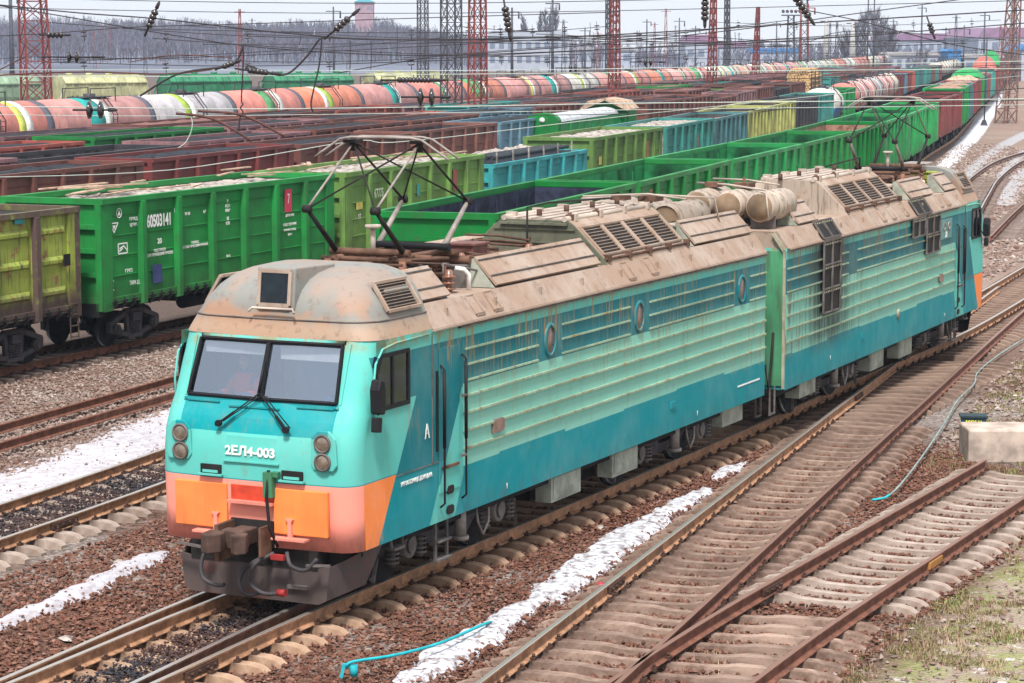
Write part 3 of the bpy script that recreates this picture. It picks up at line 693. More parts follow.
# --- nearest row: full gondolas on the left and beyond
s0 = TL3.sy(62.69)        # near end of the numbered green wagon
PITCH_G = 14.05
c1 = s0 + GL/2
LD = 'loads heaped in the gondola wagons'
g0 = gondola(TL3, c1-PITCH_G-.15, M_OLIVE_W, 'rusty yellow green gondola wagon cut off by the left edge of the picture', 3.88, 2, None, 'bulge')
g1 = gondola(TL3, c1, M_GREEN, 'fresh green gondola wagon numbered 60503141 in white', 4.0, 2)
g2 = gondola(TL3, c1+PITCH_G, M_LIME, 'lime green gondola wagon seen through the raised front pantograph', 3.98, 2)
g3 = gondola(TL3, c1+2*PITCH_G+.3, M_TURQ, 'low turquoise gondola wagon loaded with black pipes', 3.55, 2)
g4 = gondola(TL3, c1+3*PITCH_G+.5, M_LIME, 'second lime green gondola wagon, beyond the low turquoise one', 4.0, 2)
g5 = gondola(TL3, c1+4*PITCH_G+.7, M_TEAL, 'pale teal gondola wagon with a white load after the second lime one', 4.0, 1)
seq = [(M_DTEAL,'dark teal gondola wagon between the pale teal and the yellow ones'),(M_YELL,'first of the two yellow green ribbed gondola wagons'),(M_YELL,'second of the two yellow green ribbed gondola wagons, touching the sooty one'),(M_DARK,'sooty dark gondola wagon beyond the yellow ones'),(M_TEAL,'short looking teal gondola wagon in front of the white and blue tank')]
for k, (m_, lb) in enumerate(seq): gondola(TL3, c1+(5+k)*13.95+1.0, m_, lb, 3.95, 1)
WHITE_LOADS = [(0,3.97,'pale bulk load in the numbered green gondola wagon'),(1,3.98,'pale bulk load in the first lime gondola wagon'),(3,4.0,'pale bulk load in the second lime gondola wagon'),(4,4.0,'pale bulk load in the pale teal gondola wagon')]
for k, h, lb in WHITE_LOADS: heap(TL3, c1+k*PITCH_G+(.5 if k > 2 else 0), M_WHITE_LOAD, lb, 'bulk load', 'bulk_load', h+.12, .08, k*3.1, LD, rough=.10, res=(18, 80))
heap(TL3, c1-PITCH_G-.15, M_COAL, 'black coal in the yellow green gondola wagon at the left edge', 'coal load', 'coal_load', 3.75, .1, 2.2, LD)
heap(TL3, c1+5*13.95+1, M_RUSTY, 'brown scrap load in the dark teal gondola wagon', 'bulk load', 'bulk_load', 3.7, .2, 8.8, LD)
for k in (6, 7, 8, 9): heap(TL3, c1+k*13.95+1, M_COAL if k > 7 else M_BROWN, 'dark load low inside the %s gondola wagon of the yellow wagons\' row' % ('first yellow', 'second yellow', 'sooty', 'last teal')[k-6], 'bulk load', 'bulk_load', 3.2, .2, k*1.7, LD)
# boards lying on the near loads
def boards(root_s, h, n, label, seed):
    loc, rz = place(TL3, root_s); mb = MB(); rr = random.Random(seed)
    for i in range(n):
        y = rr.uniform(-6, 6); x = rr.uniform(-1.3, 1.3); a = rr.gauss(0, .25); l_ = rr.uniform(.8, 3.2); z = h + rr.uniform(0, .12)
        mb.bar((x-math.sin(a)*l_/2, y-math.cos(a)*l_/2, z), (x+math.sin(a)*l_/2, y+math.cos(a)*l_/2, z+rr.uniform(-.04,.05)), .12, .035)
    o = mb.build('loose_boards', M_PLANK); o.location = loc; o.rotation_euler = (0,0,rz); tag(o, label, 'boards', None, 'stuff')
boards(c1, 4.06, 16, 'weathered boards scattered on the numbered green wagon load', 4); boards(c1+PITCH_G, 4.07, 16, 'weathered boards scattered on the lime wagon load', 5)
# pipes and white sacks in the low turquoise wagon
loc, rz = place(TL3, c1+2*PITCH_G+.3)
pb = empty('pipe_bundle', loc, rz); tag(pb, 'stack of black pipes lying in the low turquoise gondola wagon', 'pipes')
for i in range(4):
    for j in range(3):
        m_ = MB(); m_.cyl((.42+.27*i+.05*(j%2), -6.0+.12*j, 3.32+.23*j), (.42+.27*i+.05*(j%2), 5.2-.25*j, 3.32+.23*j), .085, 10); m_.build('pipe', M_PIPE, pb)
for k in range(6): m_ = MB(); m_.box(1.33, 1.38, -5.6+k*2.1, -5.5+k*2.1, 3.0, 3.98); m_.build('stake', M_WHITE_LOAD, pb)
heap_o = heap(TL3, c1+2*PITCH_G+.3, M_WHITE_LOAD, 'white sacks heaped beside the black pipes in the turquoise wagon', 'sacks', 'sack_pile', 3.86, .12, 5.5, LD, rough=.14, res=(14, 60)); heap_o.scale = (.58, 1, 1); heap_o.location = tuple(Vector(loc) + Vector((-.6*math.cos(rz), -.6*math.sin(rz), 0)))
# lettering on the numbered green wagon (bays run from its near end, y=-6.55)
X1 = 1.545
def side_txt(body, y, z, size, par, sx=1.0, name='lettering', x=X1, bold=.0, mat=None): return text(body, size, name, mat or M_WHITE, par, (x, y, z), RIGHT_ROT, sx, bold)
bw = GL/7
def yb(k, u): return -GL/2 + (k+u)*bw
side_txt('60503141', yb(1,.5), 3.28, .46, g1, .70, 'wagon_number', bold=.012)
side_txt('1', yb(1,.93), 3.5, .17, g1, .8)
side_txt('20', yb(1,.5), 2.73, .2, g1, 1.1, bold=.004); side_txt('ПОСТРОЕН\nДЛЯ ПЕРЕВОЗКИ ГРУЗОВ', yb(1,.5), 2.43, .11, g1, 1.0)
side_txt('ПРЖД', yb(0,.8), 3.42, .12, g1, 1.1); side_txt('ЦТРП', yb(0,.8), 3.26, .12, g1, 1.1)
side_txt('ГРУЗ', yb(0,.65), 2.06, .14, g1, 1.1); side_txt('ТАРА 23,80т', yb(0,.85), 1.72, .16, g1, .8)
side_txt('М 88', yb(2,.3), 3.37, .12, g1, 1.1); side_txt('м³', yb(2,.8), 3.37, .14, g1, 1.0)
side_txt('ТОРМОЗ\nАВТОМАТИЧЕСКИЙ РУЧНОЙ', yb(2,.5), 2.5, .10, g1, 1.0)
side_txt('Р\n69,5т\n88м³', yb(3,.5), 3.45, .13, g1, 1.0); side_txt('Ш\n0,92', yb(3,.5), 3.02, .13, g1, 1.0); side_txt('00-05', yb(3,.5), 2.02, .1, g1)
side_txt('ДЕПО РЕМ', yb(5,.5), 2.93, .1, g1); side_txt('СОБСТВЕННИК', yb(5,.5), 2.66, .11, g1); side_txt('УКРАИНА ЗАВОД', yb(5,.5), 2.5, .09, g1); side_txt('2014 г', yb(5,.5), 2.36, .1, g1)
def plate(y, z, wy, wz, mat, par, name='plate', x=1.552): m_ = MB(); m_.box(x-.012, x, y-wy/2, y+wy/2, z-wz/2, z+wz/2); return m_.build(name, mat, par)
plate(yb(5,.45), 3.38, .42, .68, M_RED, g1, 'red_board'); side_txt('7', yb(5,.45), 3.42, .42, g1, .6, x=1.56)
plate(yb(1,.42), 1.86, .48, .5, simple('navy_patch', (.045,.06,.17), .6), g1, 'dark_patch')
def ring(y, z, r, par, w_=.02):
    m_ = MB(); m_.lathe([(0, r), (0, r-w_), (.006, r-w_), (.006, r)], 20, 'x', (X1, y, z)); return m_.build('emblem', M_WHITE, par)
ring(yb(0,.42), 3.62, .13, g1); m_ = MB(); m_.prism([(yb(0,.42)-.07,3.56),(yb(0,.42)+.07,3.56),(yb(0,.42),3.70)], X1, X1+.006, 'x'); m_.build('emblem', M_WHITE, g1)
m_ = MB()
for a_, b_ in (((-.2,.1),(.2,.1)),((.2,.1),(0,-.15)),((0,-.15),(-.2,.1))): m_.bar((X1+.003, yb(0,.28)+a_[0], 3.27+a_[1]), (X1+.003, yb(0,.28)+b_[0], 3.27+b_[1]), .03, .006, up=(1,0,0))
m_.prism([(yb(0,.28)-.08,3.31),(yb(0,.28)+.08,3.31),(yb(0,.28),3.19)], X1, X1+.006, 'x'); m_.build('emblem', M_WHITE, g1)
m_ = MB(); yc, zc = yb(0,.5), 2.68
for a_, b_ in (((-.22,.13),(.22,.13)),((.22,.13),(.22,-.13)),((.22,-.13),(-.22,-.13)),((-.22,-.13),(-.22,.13)),((-.16,0),(.05,.06)),((.05,.06),(.2,-.06)),((-.18,-.07),(0,0))):
    m_.bar((X1+.003, yc+a_[0], zc+a_[1]), (X1+.003, yc+b_[0], zc+b_[1]), .035, .006, up=(1,0,0))
m_.build('emblem', M_WHITE, g1)
m_ = MB()
for a_, b_ in (((0,0),(0,.24)),((0,.24),(.13,.24)),((0,0),(.13,0)),((0,.12),(.1,.12))): m_.bar((X1+.003, yb(0,.18)+a_[0], 1.62+a_[1]), (X1+.003, yb(0,.18)+b_[0], 1.62+b_[1]), .03, .006, up=(1,0,0))
m_.build('emblem', M_WHITE, g1)
side_txt('67775', yb(1,.5), 3.2, .40, g2, .8, 'wagon_number', bold=.01, mat=simple('faded_lettering', (.45,.55,.38), .8)); plate(yb(5,.4), 3.25, .4, .72, M_ROSE, g2, 'red_board'); plate(yb(3,.45), 3.1, .25, .4, M_TURQ, g2, 'teal_patch')
plate(yb(0,.6), 2.9, .5, .22, simple('yellow_patch', (.55,.48,.12), .7), g2, 'yellow_patch'); side_txt('17', yb(0,.6), 2.55, .24, g2, 1.0)
side_txt('64225', yb(1,.5), 2.5, .4, g3, .8, 'wagon_number', mat=bpy.data.materials['faded_lettering'])
plate(yb(5,.4), 3.1, .4, .8, M_ROSE, g4, 'red_board'); plate(yb(0,.6), 3.0, .45, .35, bpy.data.materials['yellow_patch'], g4, 'yellow_patch'); plate(yb(4,.5), 3.0, .5, .7, M_RUSTY, g5, 'rust_patch')
# small boards and patches on the olive wagon
plate(5.9, 2.6, .3, .3, M_GEAR, g0, 'latch_box', 1.66); plate(-1.6+bw*3, 3.7, .4, .12, M_TURQ, g0, 'turquoise_patch', 1.56)

# --- tank wagons
def tank_body(r=1.5, L_=10.8, zc=2.75):
    mb = MB(); h = L_/2
    mb.lathe([(-h-.38, 0), (-h-.34, r*.45), (-h-.2, r*.8), (-h, r*.985), (-h+.05, r), (h-.05, r), (h, r*.985), (h+.2, r*.8), (h+.34, r*.45), (h+.38, 0)], 28, 'y', (0,0,zc)); return mb
def tank_frame(L_=10.8):
    mb = MB(); mb.box(-.3, .3, -L_/2-.7, L_/2+.7, .9, 1.25)
    for s in (-1, 1):
        mb.box(-1.35, 1.35, s*L_/2-.3, s*L_/2+.3, 1.0, 1.4); mb.box(-1.4, 1.4, s*(L_/2+.6)-.08, s*(L_/2+.6)+.08, .95, 1.3)
        mb.box(-.12, .12, min(s*(L_/2+.6), s*(L_/2+1.1)), max(s*(L_/2+.6), s*(L_/2+1.1)), .92, 1.14)
    return mb
def tank_top(r=1.5, zc=2.75, L_=10.8):
    mb = MB(); z = zc+r
    mb.cyl((0,0,z-.12), (0,0,z+.22), .35, 14); mb.box(-.55, .55, -1.6, 1.6, z+.0, z+.05)
    for s in (-1, 1):
        for q in (-1.5, 1.5): mb.bar((s*.85, q, z-.2), (s*.85, q, z+.55), .05, .05)
        mb.bar((s*.85, -1.5, z+.52), (s*.85, 1.5, z+.52), .05, .05)
        mb.bar((s*1.55, -.25, zc-1.3), (s*1.62, -.25, zc+.6), .05, .05); mb.bar((s*1.55, .25, zc-1.3), (s*1.62, .25, zc+.6), .05, .05); mb.bar((s*1.62, -.25, zc+.6), (s*.85, -.25, z+.1), .05, .05); mb.bar((s*1.62, .25, zc+.6), (s*.85, .25, z+.1), .05, .05)
        for k in range(8): mb.bar((s*1.6, -.25, zc-1.2+k*.25), (s*1.6, .25, zc-1.2+k*.25), .03, .03)
    return mb
def tank_bands(r=1.5, L_=10.8, zc=2.75, segs=((-.8, 1.2),)):
    mb = MB()
    for i, (a, b) in enumerate(segs): mb.lathe([(a, r-.02), (a, r+.012), (b, r+.012), (b, r-.02)], 28, 'y', (0,0,zc), i)
    return mb
M_TK = {k: painted('tank_'+k, c, .22, .35, rustcol=(.2,.06,.04), zbase=.5) for k, c in {'salmon':(.62,.22,.18),'rose':(.60,.29,.27),'white':(.62,.60,.55),'grey':(.42,.40,.42),'cream':(.62,.55,.42),'orange':(.62,.20,.12),'dark':(.06,.05,.06)}.items()}
M_BD = {k: simple('band_'+k, c, .6, 0, .2) for k, c in {'green':(.10,.30,.13),'teal':(.02,.30,.28),'white':(.70,.70,.66),'yellow':(.55,.60,.12),'blue':(.04,.15,.35),'black':(.10,.10,.13),'lime':(.30,.42,.06)}.items()}
def tank(path, s, mat, label, bands=(), group='tank wagons in the yard', detail=1, off=0.0, lift=0.0):
    loc, rz = place(path, s, off); loc = (loc[0], loc[1], loc[2]+lift); t = empty('tank_wagon', loc, rz); tag(t, label, 'tank wagon', group)
    inst(gm(('tank',), lambda: tank_body(), [mat]), 'tank', t, mat); inst(gm(('tank_frame',), lambda: tank_frame(), [M_GEAR]), 'underframe', t)
    inst(gm(('walkway',), lambda: tank_top(), [M_DARK]), 'walkway', t)
    for (a, b, m_) in tuple(bands) + (((4.7,5.4,M_BD['black']),) if lift else ()): inst(gm(('band', a, b), lambda: tank_bands(segs=((a, b),)), [m_]), 'stripe', t, m_)
    bogies(t, (-3.9, 3.9), False); return t
def end_cap(): 
    mb = MB(); mb.lathe([(-5.4, 1.515), (-5.6, 1.23), (-5.77, .7), (-5.81, 0)], 28, 'y', (0,0,2.75)); return mb
# the row with the yellow gondolas goes on: white and blue tank, green gondola, sooty box, pink tanks, maroon and teal gondolas, white tanks
q = c1+10*13.95+1.0
tk = tank(TL3, q+.4, M_TK['white'], 'white tank wagon with a blue lower half behind the last teal gondola', ((2.0,2.6,M_BD['black']),)); 
m_ = MB(); 
for k in range(14):
    a0, a1 = math.pi*(1.02+k*.0685), math.pi*(1.02+(k+1)*.0685); r_ = 1.522
    m_.add([(r_*math.cos(a0), -5.42, 2.75+r_*math.sin(a0)), (r_*math.cos(a1), -5.42, 2.75+r_*math.sin(a1)), (r_*math.cos(a1), 5.3, 2.75+r_*math.sin(a1)), (r_*math.cos(a0), 5.3, 2.75+r_*math.sin(a0)), (.3*math.cos(a0), -5.84, 2.6), (.3*math.cos(a1), -5.84, 2.6)], [(0,1,2,3),(0,4,5,1)])
m_.build('blue_belly', M_BD['blue'], tk, False)
gondola(TL3, q+13.6, M_GREEN2, 'single bright green gondola wagon between the white tank and the red tank', 3.9, 1)
s_ = q+13.6+13.5
for i in range(7):
    tank(TL3, s_+i*12.1, M_TK[('salmon','rose','rose','grey','rose','rose','cream')[i]], ['dark red ended tank wagon right behind the single bright green gondola','pink tank wagon second behind the single green gondola','pink tank wagon third behind the single green gondola','greyish tank wagon midway in the pink tank row','pink tank wagon fifth behind the single green gondola','pink tank wagon sixth behind the single green gondola','cream tank wagon at the far end of the pink tank row'][i],
         ((-2.2,-1.2,M_BD['white']),(2.4,3.2,M_BD['white'])) if i else ((3.2,4.2,M_BD['white']),))
s_ += 7*12.1+1.5
i = 0
while s_ < TL3.sy(455):
    gondola(TL3, s_, (M_MAROON,M_BLUE,M_MAROON,M_ROSE,M_TEAL,M_DTEAL,M_TEAL,M_TEAL,M_BROWN,M_TEAL)[i % 10], '%s gondola wagon just beyond the pink tanks' % ('maroon','faded blue','maroon','faded red','teal','dark teal','teal','teal','brown','teal')[i % 10], 3.8, 0, M_INSIDE, group='far gondola wagons beyond the pink tanks'); s_ += 14; i += 1
while s_ < TL3.sy(820): tank(TL3, s_, M_TK['white' if i % 3 else 'cream'], 'hazy white tank wagon far beyond the pink tanks', (), 'hazy white tank wagons in the distance'); s_ += 12.2; i += 1

# --- row of empty green gondolas directly behind the locomotive
se = TL1.sy(57.0) + GL/2
ER = [(M_GREEN,None,'first empty green gondola wagon with a dark inside, just behind the pantograph'),(M_GREEN,None,'second empty green gondola wagon behind the front locomotive body'),(M_GREEN2,None,'third empty green gondola wagon behind the brake air tanks'),(M_GREEN,None,'fourth empty green gondola wagon behind the second louvred roof'),(M_GREEN,M_RUSTY,'fifth green gondola wagon with rusty tan inner walls'),
      (M_GREEN2,None,'sixth green gondola wagon behind the rear pantograph'),(M_GREEN2,None,'seventh green gondola wagon behind the rear pantograph'),(M_GREEN2,None,'last of the empty green gondola wagons before the maroon ones'),(M_MAROON,None,'first maroon gondola wagon after the empty green ones'),(M_MAROON,None,'second maroon gondola wagon after the empty green ones'),
      (M_GREEN2,'brown','green gondola wagon loaded with brown scrap after the maroon pair'),(M_DTEAL,'brown','sooty teal gondola wagon loaded with brown scrap'),(M_MAROON,'brown','maroon gondola wagon with a brown load at the upper right'),(M_MAROON,'pale','maroon gondola wagon with a pale load at the upper right'),(M_GREEN,None,'green gondola wagon under a domed green cover'),
      (M_DTEAL,None,'dark teal gondola wagon beyond the domed green cover'),(M_MAROON,None,'plum gondola wagon beyond the domed green cover'),(M_TEAL,'brown','teal gondola wagon near the far red dome'),(M_TEAL,None,'second teal gondola wagon near the far red dome'),(M_MAROON,None,'maroon gondola wagon under a far red domed cover'),(M_MAROON,None,'far maroon gondola wagon after the red dome'),(M_MAROON,None,'far maroon gondola wagon before the far green dome'),(M_BROWN,None,'far brown gondola wagon under a small green dome')]
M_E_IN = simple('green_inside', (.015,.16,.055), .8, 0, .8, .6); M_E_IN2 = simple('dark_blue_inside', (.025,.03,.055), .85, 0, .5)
def dome(path, s, mat, label, rise=1.2, top=3.75):
    loc, rz = place(path, s); mb = MB(); us = np.linspace(-1.62, 1.62, 15); vs_ = np.linspace(-6.6, 6.6, 20)
    mb.grid(lambda u, v: (u, v, top + rise*max(0, 1-(u/1.62)**2)**.6*(1-(abs(v)/6.7)**6)**.5), us, vs_); o = mb.build('domed_cover', mat); o.location = loc; o.rotation_euler = (0,0,rz); tag(o, label, 'wagon cover', 'domed covers on the wagons at upper right')
for k, (m_, ins, lb) in enumerate(ER):
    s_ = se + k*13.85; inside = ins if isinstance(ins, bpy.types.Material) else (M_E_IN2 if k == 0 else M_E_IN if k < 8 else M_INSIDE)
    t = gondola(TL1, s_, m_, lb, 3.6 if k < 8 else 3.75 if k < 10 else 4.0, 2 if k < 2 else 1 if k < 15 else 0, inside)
    if ins == 'brown': heap(TL1, s_, M_RUSTY, 'brown scrap in the %s' % lb.split(' wagon')[0], 'bulk load', 'bulk_load', 4.1, .2, k, LD)
    if ins == 'pale': heap(TL1, s_, M_PLANK, 'pale lumpy load in the maroon gondola at the upper right', 'bulk load', 'bulk_load', 4.2, .3, k, LD, rough=.35)
dome(TL1, se+14*13.85, M_GREEN2, 'big green domed cover on a gondola wagon at upper right', 1.1, 3.95)
dome(TL1, se+19*13.85, M_ROSE, 'red domed cover on a far gondola wagon', 2.0, 3.9); dome(TL1, se+22*13.85, M_GREEN2, 'small far green domed cover', 2.6, 3.9)
for k, ss_ in enumerate(np.arange(se+23*13.85, TL1.sy(800), 14)): gondola(TL1, ss_, (M_BROWN,M_MAROON,M_DTEAL)[k % 3], 'hazy %s gondola wagon far beyond the empty ones' % ('brown','maroon','dark teal')[k % 3], 3.8, 0, group='hazy gondola wagons in the distance')
# --- brown coal rows beyond
cols = {'brown':M_BROWN,'maroon':M_MAROON,'faded red':M_ROSE,'plum':M_PURPLE,'green':M_GREEN,'faded blue':M_BLUE,'teal':M_TEAL,'dark':M_DARK,'rusty':M_RUSTY,'turquoise':M_TURQ,'lime':M_LIME}
PLAN = {
 'r1': (67.5, ['maroon','brown','maroon','brown','brown','faded blue','X','X','brown','brown','brown','plum','brown','dark','brown']),
 'r2': (70, ['brown','plum','dark','plum','brown','brown','faded blue','brown','dark','brown','plum','brown','lime','brown','dark','faded red','plum']),
 'r3': (74, ['faded red','rusty','faded red','green','plum','brown','faded red','teal','plum','brown','faded red','brown','green','maroon','teal','brown','plum']),
 'r4': (78, ['brown','plum','faded red','plum','brown','brown','faded red','plum','brown','maroon','brown','dark','brown','green','plum','brown'])
}
ordn = {'r1':'nearest','r2':'second','r3':'third','r4':'fourth'}
for r_, (ys, lst) in PLAN.items():
    p = ROWS[r_]; s_ = p.sy(ys); k = 0; jit = random.Random(r_)
    while s_ < p.sy(430):
        cname = lst[k] if k < len(lst) else jit.choice(['brown','plum','dark','brown','maroon','teal','faded blue'])
        if cname != 'X' and not (r_ == 'r1' and abs(s_-ROWS['r1'].sy(276)) < 8.5):
            hh = jit.choice([3.5, 3.7, 3.8, 3.85])
            gondola(p, s_, cols[cname], '%s gondola wagon in the %s coal row' % (cname, ordn[r_]), hh, 1 if s_ < p.sy(150) else 0)
            if jit.random() < (.85 if k < 9 else .45): heap(p, s_, M_COAL if jit.random() < .8 else M_BROWN, 'coal in a %s gondola of the %s coal row' % (cname, ordn[r_]), 'coal load', 'coal_load', hh-.02, .26, k*1.3, LD, res=(7, 20) if s_ > p.sy(150) else (9, 34))
        s_ += 14.0; k += 1
# --- tank rows at the back
p = ROWS['tank']; s_ = p.sy(112); k = 0
tcol = ['rose','salmon','rose','grey','salmon','orange','rose','salmon','orange','rose','rose','white','rose','salmon','orange','rose','salmon','white','cream','rose','white']
tband = [((-5.0,-1.2,M_BD['green']),(-1.2,-.2,M_BD['white'])),((1.8,2.5,M_BD['yellow']),(2.5,3.2,M_BD['white'])),((-2.6,-.9,M_BD['teal']),(-.9,.0,M_BD['white'])),((-1.6,-.7,M_BD['white']),(-2.5,-1.6,M_BD['lime'])),((-1.6,-.1,M_BD['green']),(.4,1.4,M_BD['white'])),((-2.8,-2.0,M_BD['white']),(-2.0,-1.0,M_BD['lime'])),((-.8,.6,M_BD['teal']),(.6,1.1,M_BD['white'])),((-.8,.0,M_BD['green']),(0,.7,M_BD['white']))]
while s_ < p.sy(640):
    c_ = tcol[k] if k < len(tcol) else random.Random(k).choice(['white','rose','cream','grey','salmon','white','rose'])
    tank(p, s_, M_TK[c_], ('%s tank wagon with %s bands in the back row' % (c_ if c_ != 'rose' else 'pink', ('green and white','yellow and white','teal and white','lime and white','dark green and white','white and lime','teal','green')[k % 8])) if k < 30 else 'hazy %s tank wagon far along the back row' % c_, tband[k % 8] if k < 30 else (), 'tank wagons in the long back row', lift=.75); s_ += 12.1; k += 1
# a few tanks and a log wagon in the middle distance
def log_wagon(path, s):
    loc, rz = place(path, s); t = empty('log_wagon', loc, rz); tag(t, 'flat wagon carrying the stack of sawn logs beyond the coal rows', 'log wagon')
    m_ = MB(); m_.box(-1.45, 1.45, -6.6, 6.6, 1.05, 1.35); m_.build('deck', M_DARK, t)
    for yy in (-6, -2, 2, 6):
        for sx in (-1.42, 1.42): m_ = MB(); m_.box(sx-.05, sx+.05, yy-.05, yy+.05, 1.3, 5.0); m_.build('stake', M_DARK, t)
    bogies(t, (-4.4, 4.4), False)
    st = empty('log_stack', loc, rz); tag(st, 'stack of pale sawn logs on a flat wagon beyond the coal rows', 'logs'); rr = random.Random(3); M_LOG = simple('sawn_logs', (.50,.33,.16), .85, 0, .5, 5)
    for b in range(2):
        for j in range(14):
            for i in range(9):
                r0 = rr.uniform(.13,.17); x = -1.26+i*.31+.15*(j % 2)
                if x > 1.28 or (j > 11 and abs(x) > .95): continue
                m_ = MB(); m_.cyl((x, -6.2+b*6.4+rr.uniform(-.1,.1), 1.5+j*.27), (x, -.2+b*6.4, 1.5+j*.27), r0, 8); m_.build('log', M_LOG, st)
    return t
log_wagon(ROWS['r1'], ROWS['r1'].sy(276))
# --- hopper wagons far left
M_HOP = {k: painted('hopper_'+k, c, .2, .3) for k, c in {'green':(.04,.24,.12),'yellow':(.42,.42,.24),'pale':(.26,.38,.26)}.items()}
def hopper_mb():
    mb = MB(); L_ = 12.0
    prof = [(-1.3,1.5),(-1.55,2.4),(-1.55,3.7),(-.75,4.45),(.75,4.45),(1.55,3.7),(1.55,2.4),(1.3,1.5)]
    mb.prism(prof, -L_/2+1.1, L_/2-1.1, 'y')
    for s in (-1, 1):
        for k in range(13):
            y = -L_/2+1.1+k*(L_-2.2)/12
            mb.bar((s*1.6, y, 2.2), (s*1.6, y, 3.75), .10, .08); mb.bar((s*1.6, y, 3.72), (s*.8, y, 4.48), .09, .08)
        mb.box(min(s*1.5, s*1.68), max(s*1.5, s*1.68), -L_/2+1, L_/2-1, 3.66, 3.78)
        for q in (-1, 1): mb.bar((s*1.45, q*(L_/2-.1), 1.3), (s*1.5, q*(L_/2-1.2), 3.7), .14, .1)
    mb.box(-.5, .5, -4.6, 4.6, 4.45, 4.55)
    for y in (-3.6, -1.2, 1.2, 3.6): mb.cyl((0, y, 4.5), (0, y, 4.75), .35, 10)
    mb.box(-1.4, 1.4, -L_/2, L_/2, 1.05, 1.3)
    return mb
HP = Path([(-75,226),(-54,246),(-35,262),(-17,274),(6,290)])
for k in range(7):
    nm = ('pale','green','pale','yellow','green','green','yellow')[k]; s_ = 4+k*12.9; loc, rz = place(HP, s_)
    if s_ > HP.len-6: break
    t = empty('hopper_wagon', (loc[0], loc[1], -.3), rz); tag(t, '%s hopper wagon behind the back tank row' % {'pale':'pale green','green':'green','yellow':'yellowish'}[nm], 'hopper wagon', 'hopper wagons behind the tanks')
    inst(gm(('hopper',), hopper_mb, [M_HOP[nm]]), 'body', t, M_HOP[nm]); bogies(t, (-4.2, 4.2), False)
t = empty('railway_track'); tag(t, 'track under the hopper wagons behind the back tank row', 'railway track', 'railway tracks of the yard', 'structure')
for o_ in (-.795, .795): rail(t, HP, o_, 1, HP.len-1, M_RAIL_RUST, 8.0)
# --- green track machine with rounded hood and silver roof
def machine():
    p = ROWS['r1']; s_ = p.sy(134.7)+10; loc, rz = place(p, s_, 1.9); t = empty('track_machine', loc, rz); tag(t, 'green track machine with a rounded hood and silver roof panels', 'track machine')
    prof = lambda w, h, n=9: [(-w, 1.2)] + [(-w*math.cos(math.pi*k/(n-1)) if 0 < k < n-1 else (-w if k == 0 else w), h-.42+.42*math.sin(math.pi*k/(n-1))) for k in range(n)] + [(w, 1.2)]
    m_ = MB(); m_.prism(prof(.92, 4.15), -10, -9.2, 'y'); m_.build('hood_end', M_GREEN, t)
    m_ = MB(); m_.box(-.82, .82, -9.2, 8, 1.2, 3.6); m_.build('body', M_GREEN2, t)
    for k in range(5): m_ = MB(); m_.prism([(x, z) for x, z in prof(.86, 4.05)[1:-1]], -9.1+k*3.4, -6.0+k*3.4, 'y'); m_.build('roof_panel', simple('silver_roof', (.50,.52,.55), .5, .2, .2) if k == 0 else bpy.data.materials['silver_roof'], t)
    m_ = MB(); m_.lathe([(0, .15), (-.05, .15), (-.05, 0)], 16, 'y', (0, -10.0, 3.75)); m_.build('lamp', M_WHITE, t)
    m_ = MB(); m_.box(-.35, .35, -10.03, -10.0, 2.0, 2.6); m_.build('hatch', M_DARK, t)
    m_ = MB(); m_.prism(prof(1.45, 4.4), 8, 10.6, 'y'); m_.build('cab', M_GREEN, t); m_ = MB(); m_.prism([(-1.56,3.9),(-1.1,4.4),(0,4.6),(1.1,4.4),(1.56,3.9),(1.5,3.8),(0,4.45),(-1.5,3.8)], 7.4, 10.9, 'y'); m_.build('cab_roof', M_PLANK, t)
    m_ = MB(); m_.box(-1.5, 1.5, -10.2, 10.9, .95, 1.2)
    m_.build('underframe', M_GEAR, t); m_ = MB()
    for k in range(10):
        y = -9+k*2.0; m_.bar((1.42, y, 1.2), (1.42, y, 3.6), .06, .06)
    for z in (2.2, 2.9, 3.6): m_.bar((1.42, -9, z), (1.42, 9, z), .05, .05)
    m_.build('railing', M_GREEN2, t); bogies(t, (-7, 7.5), False)
machine()
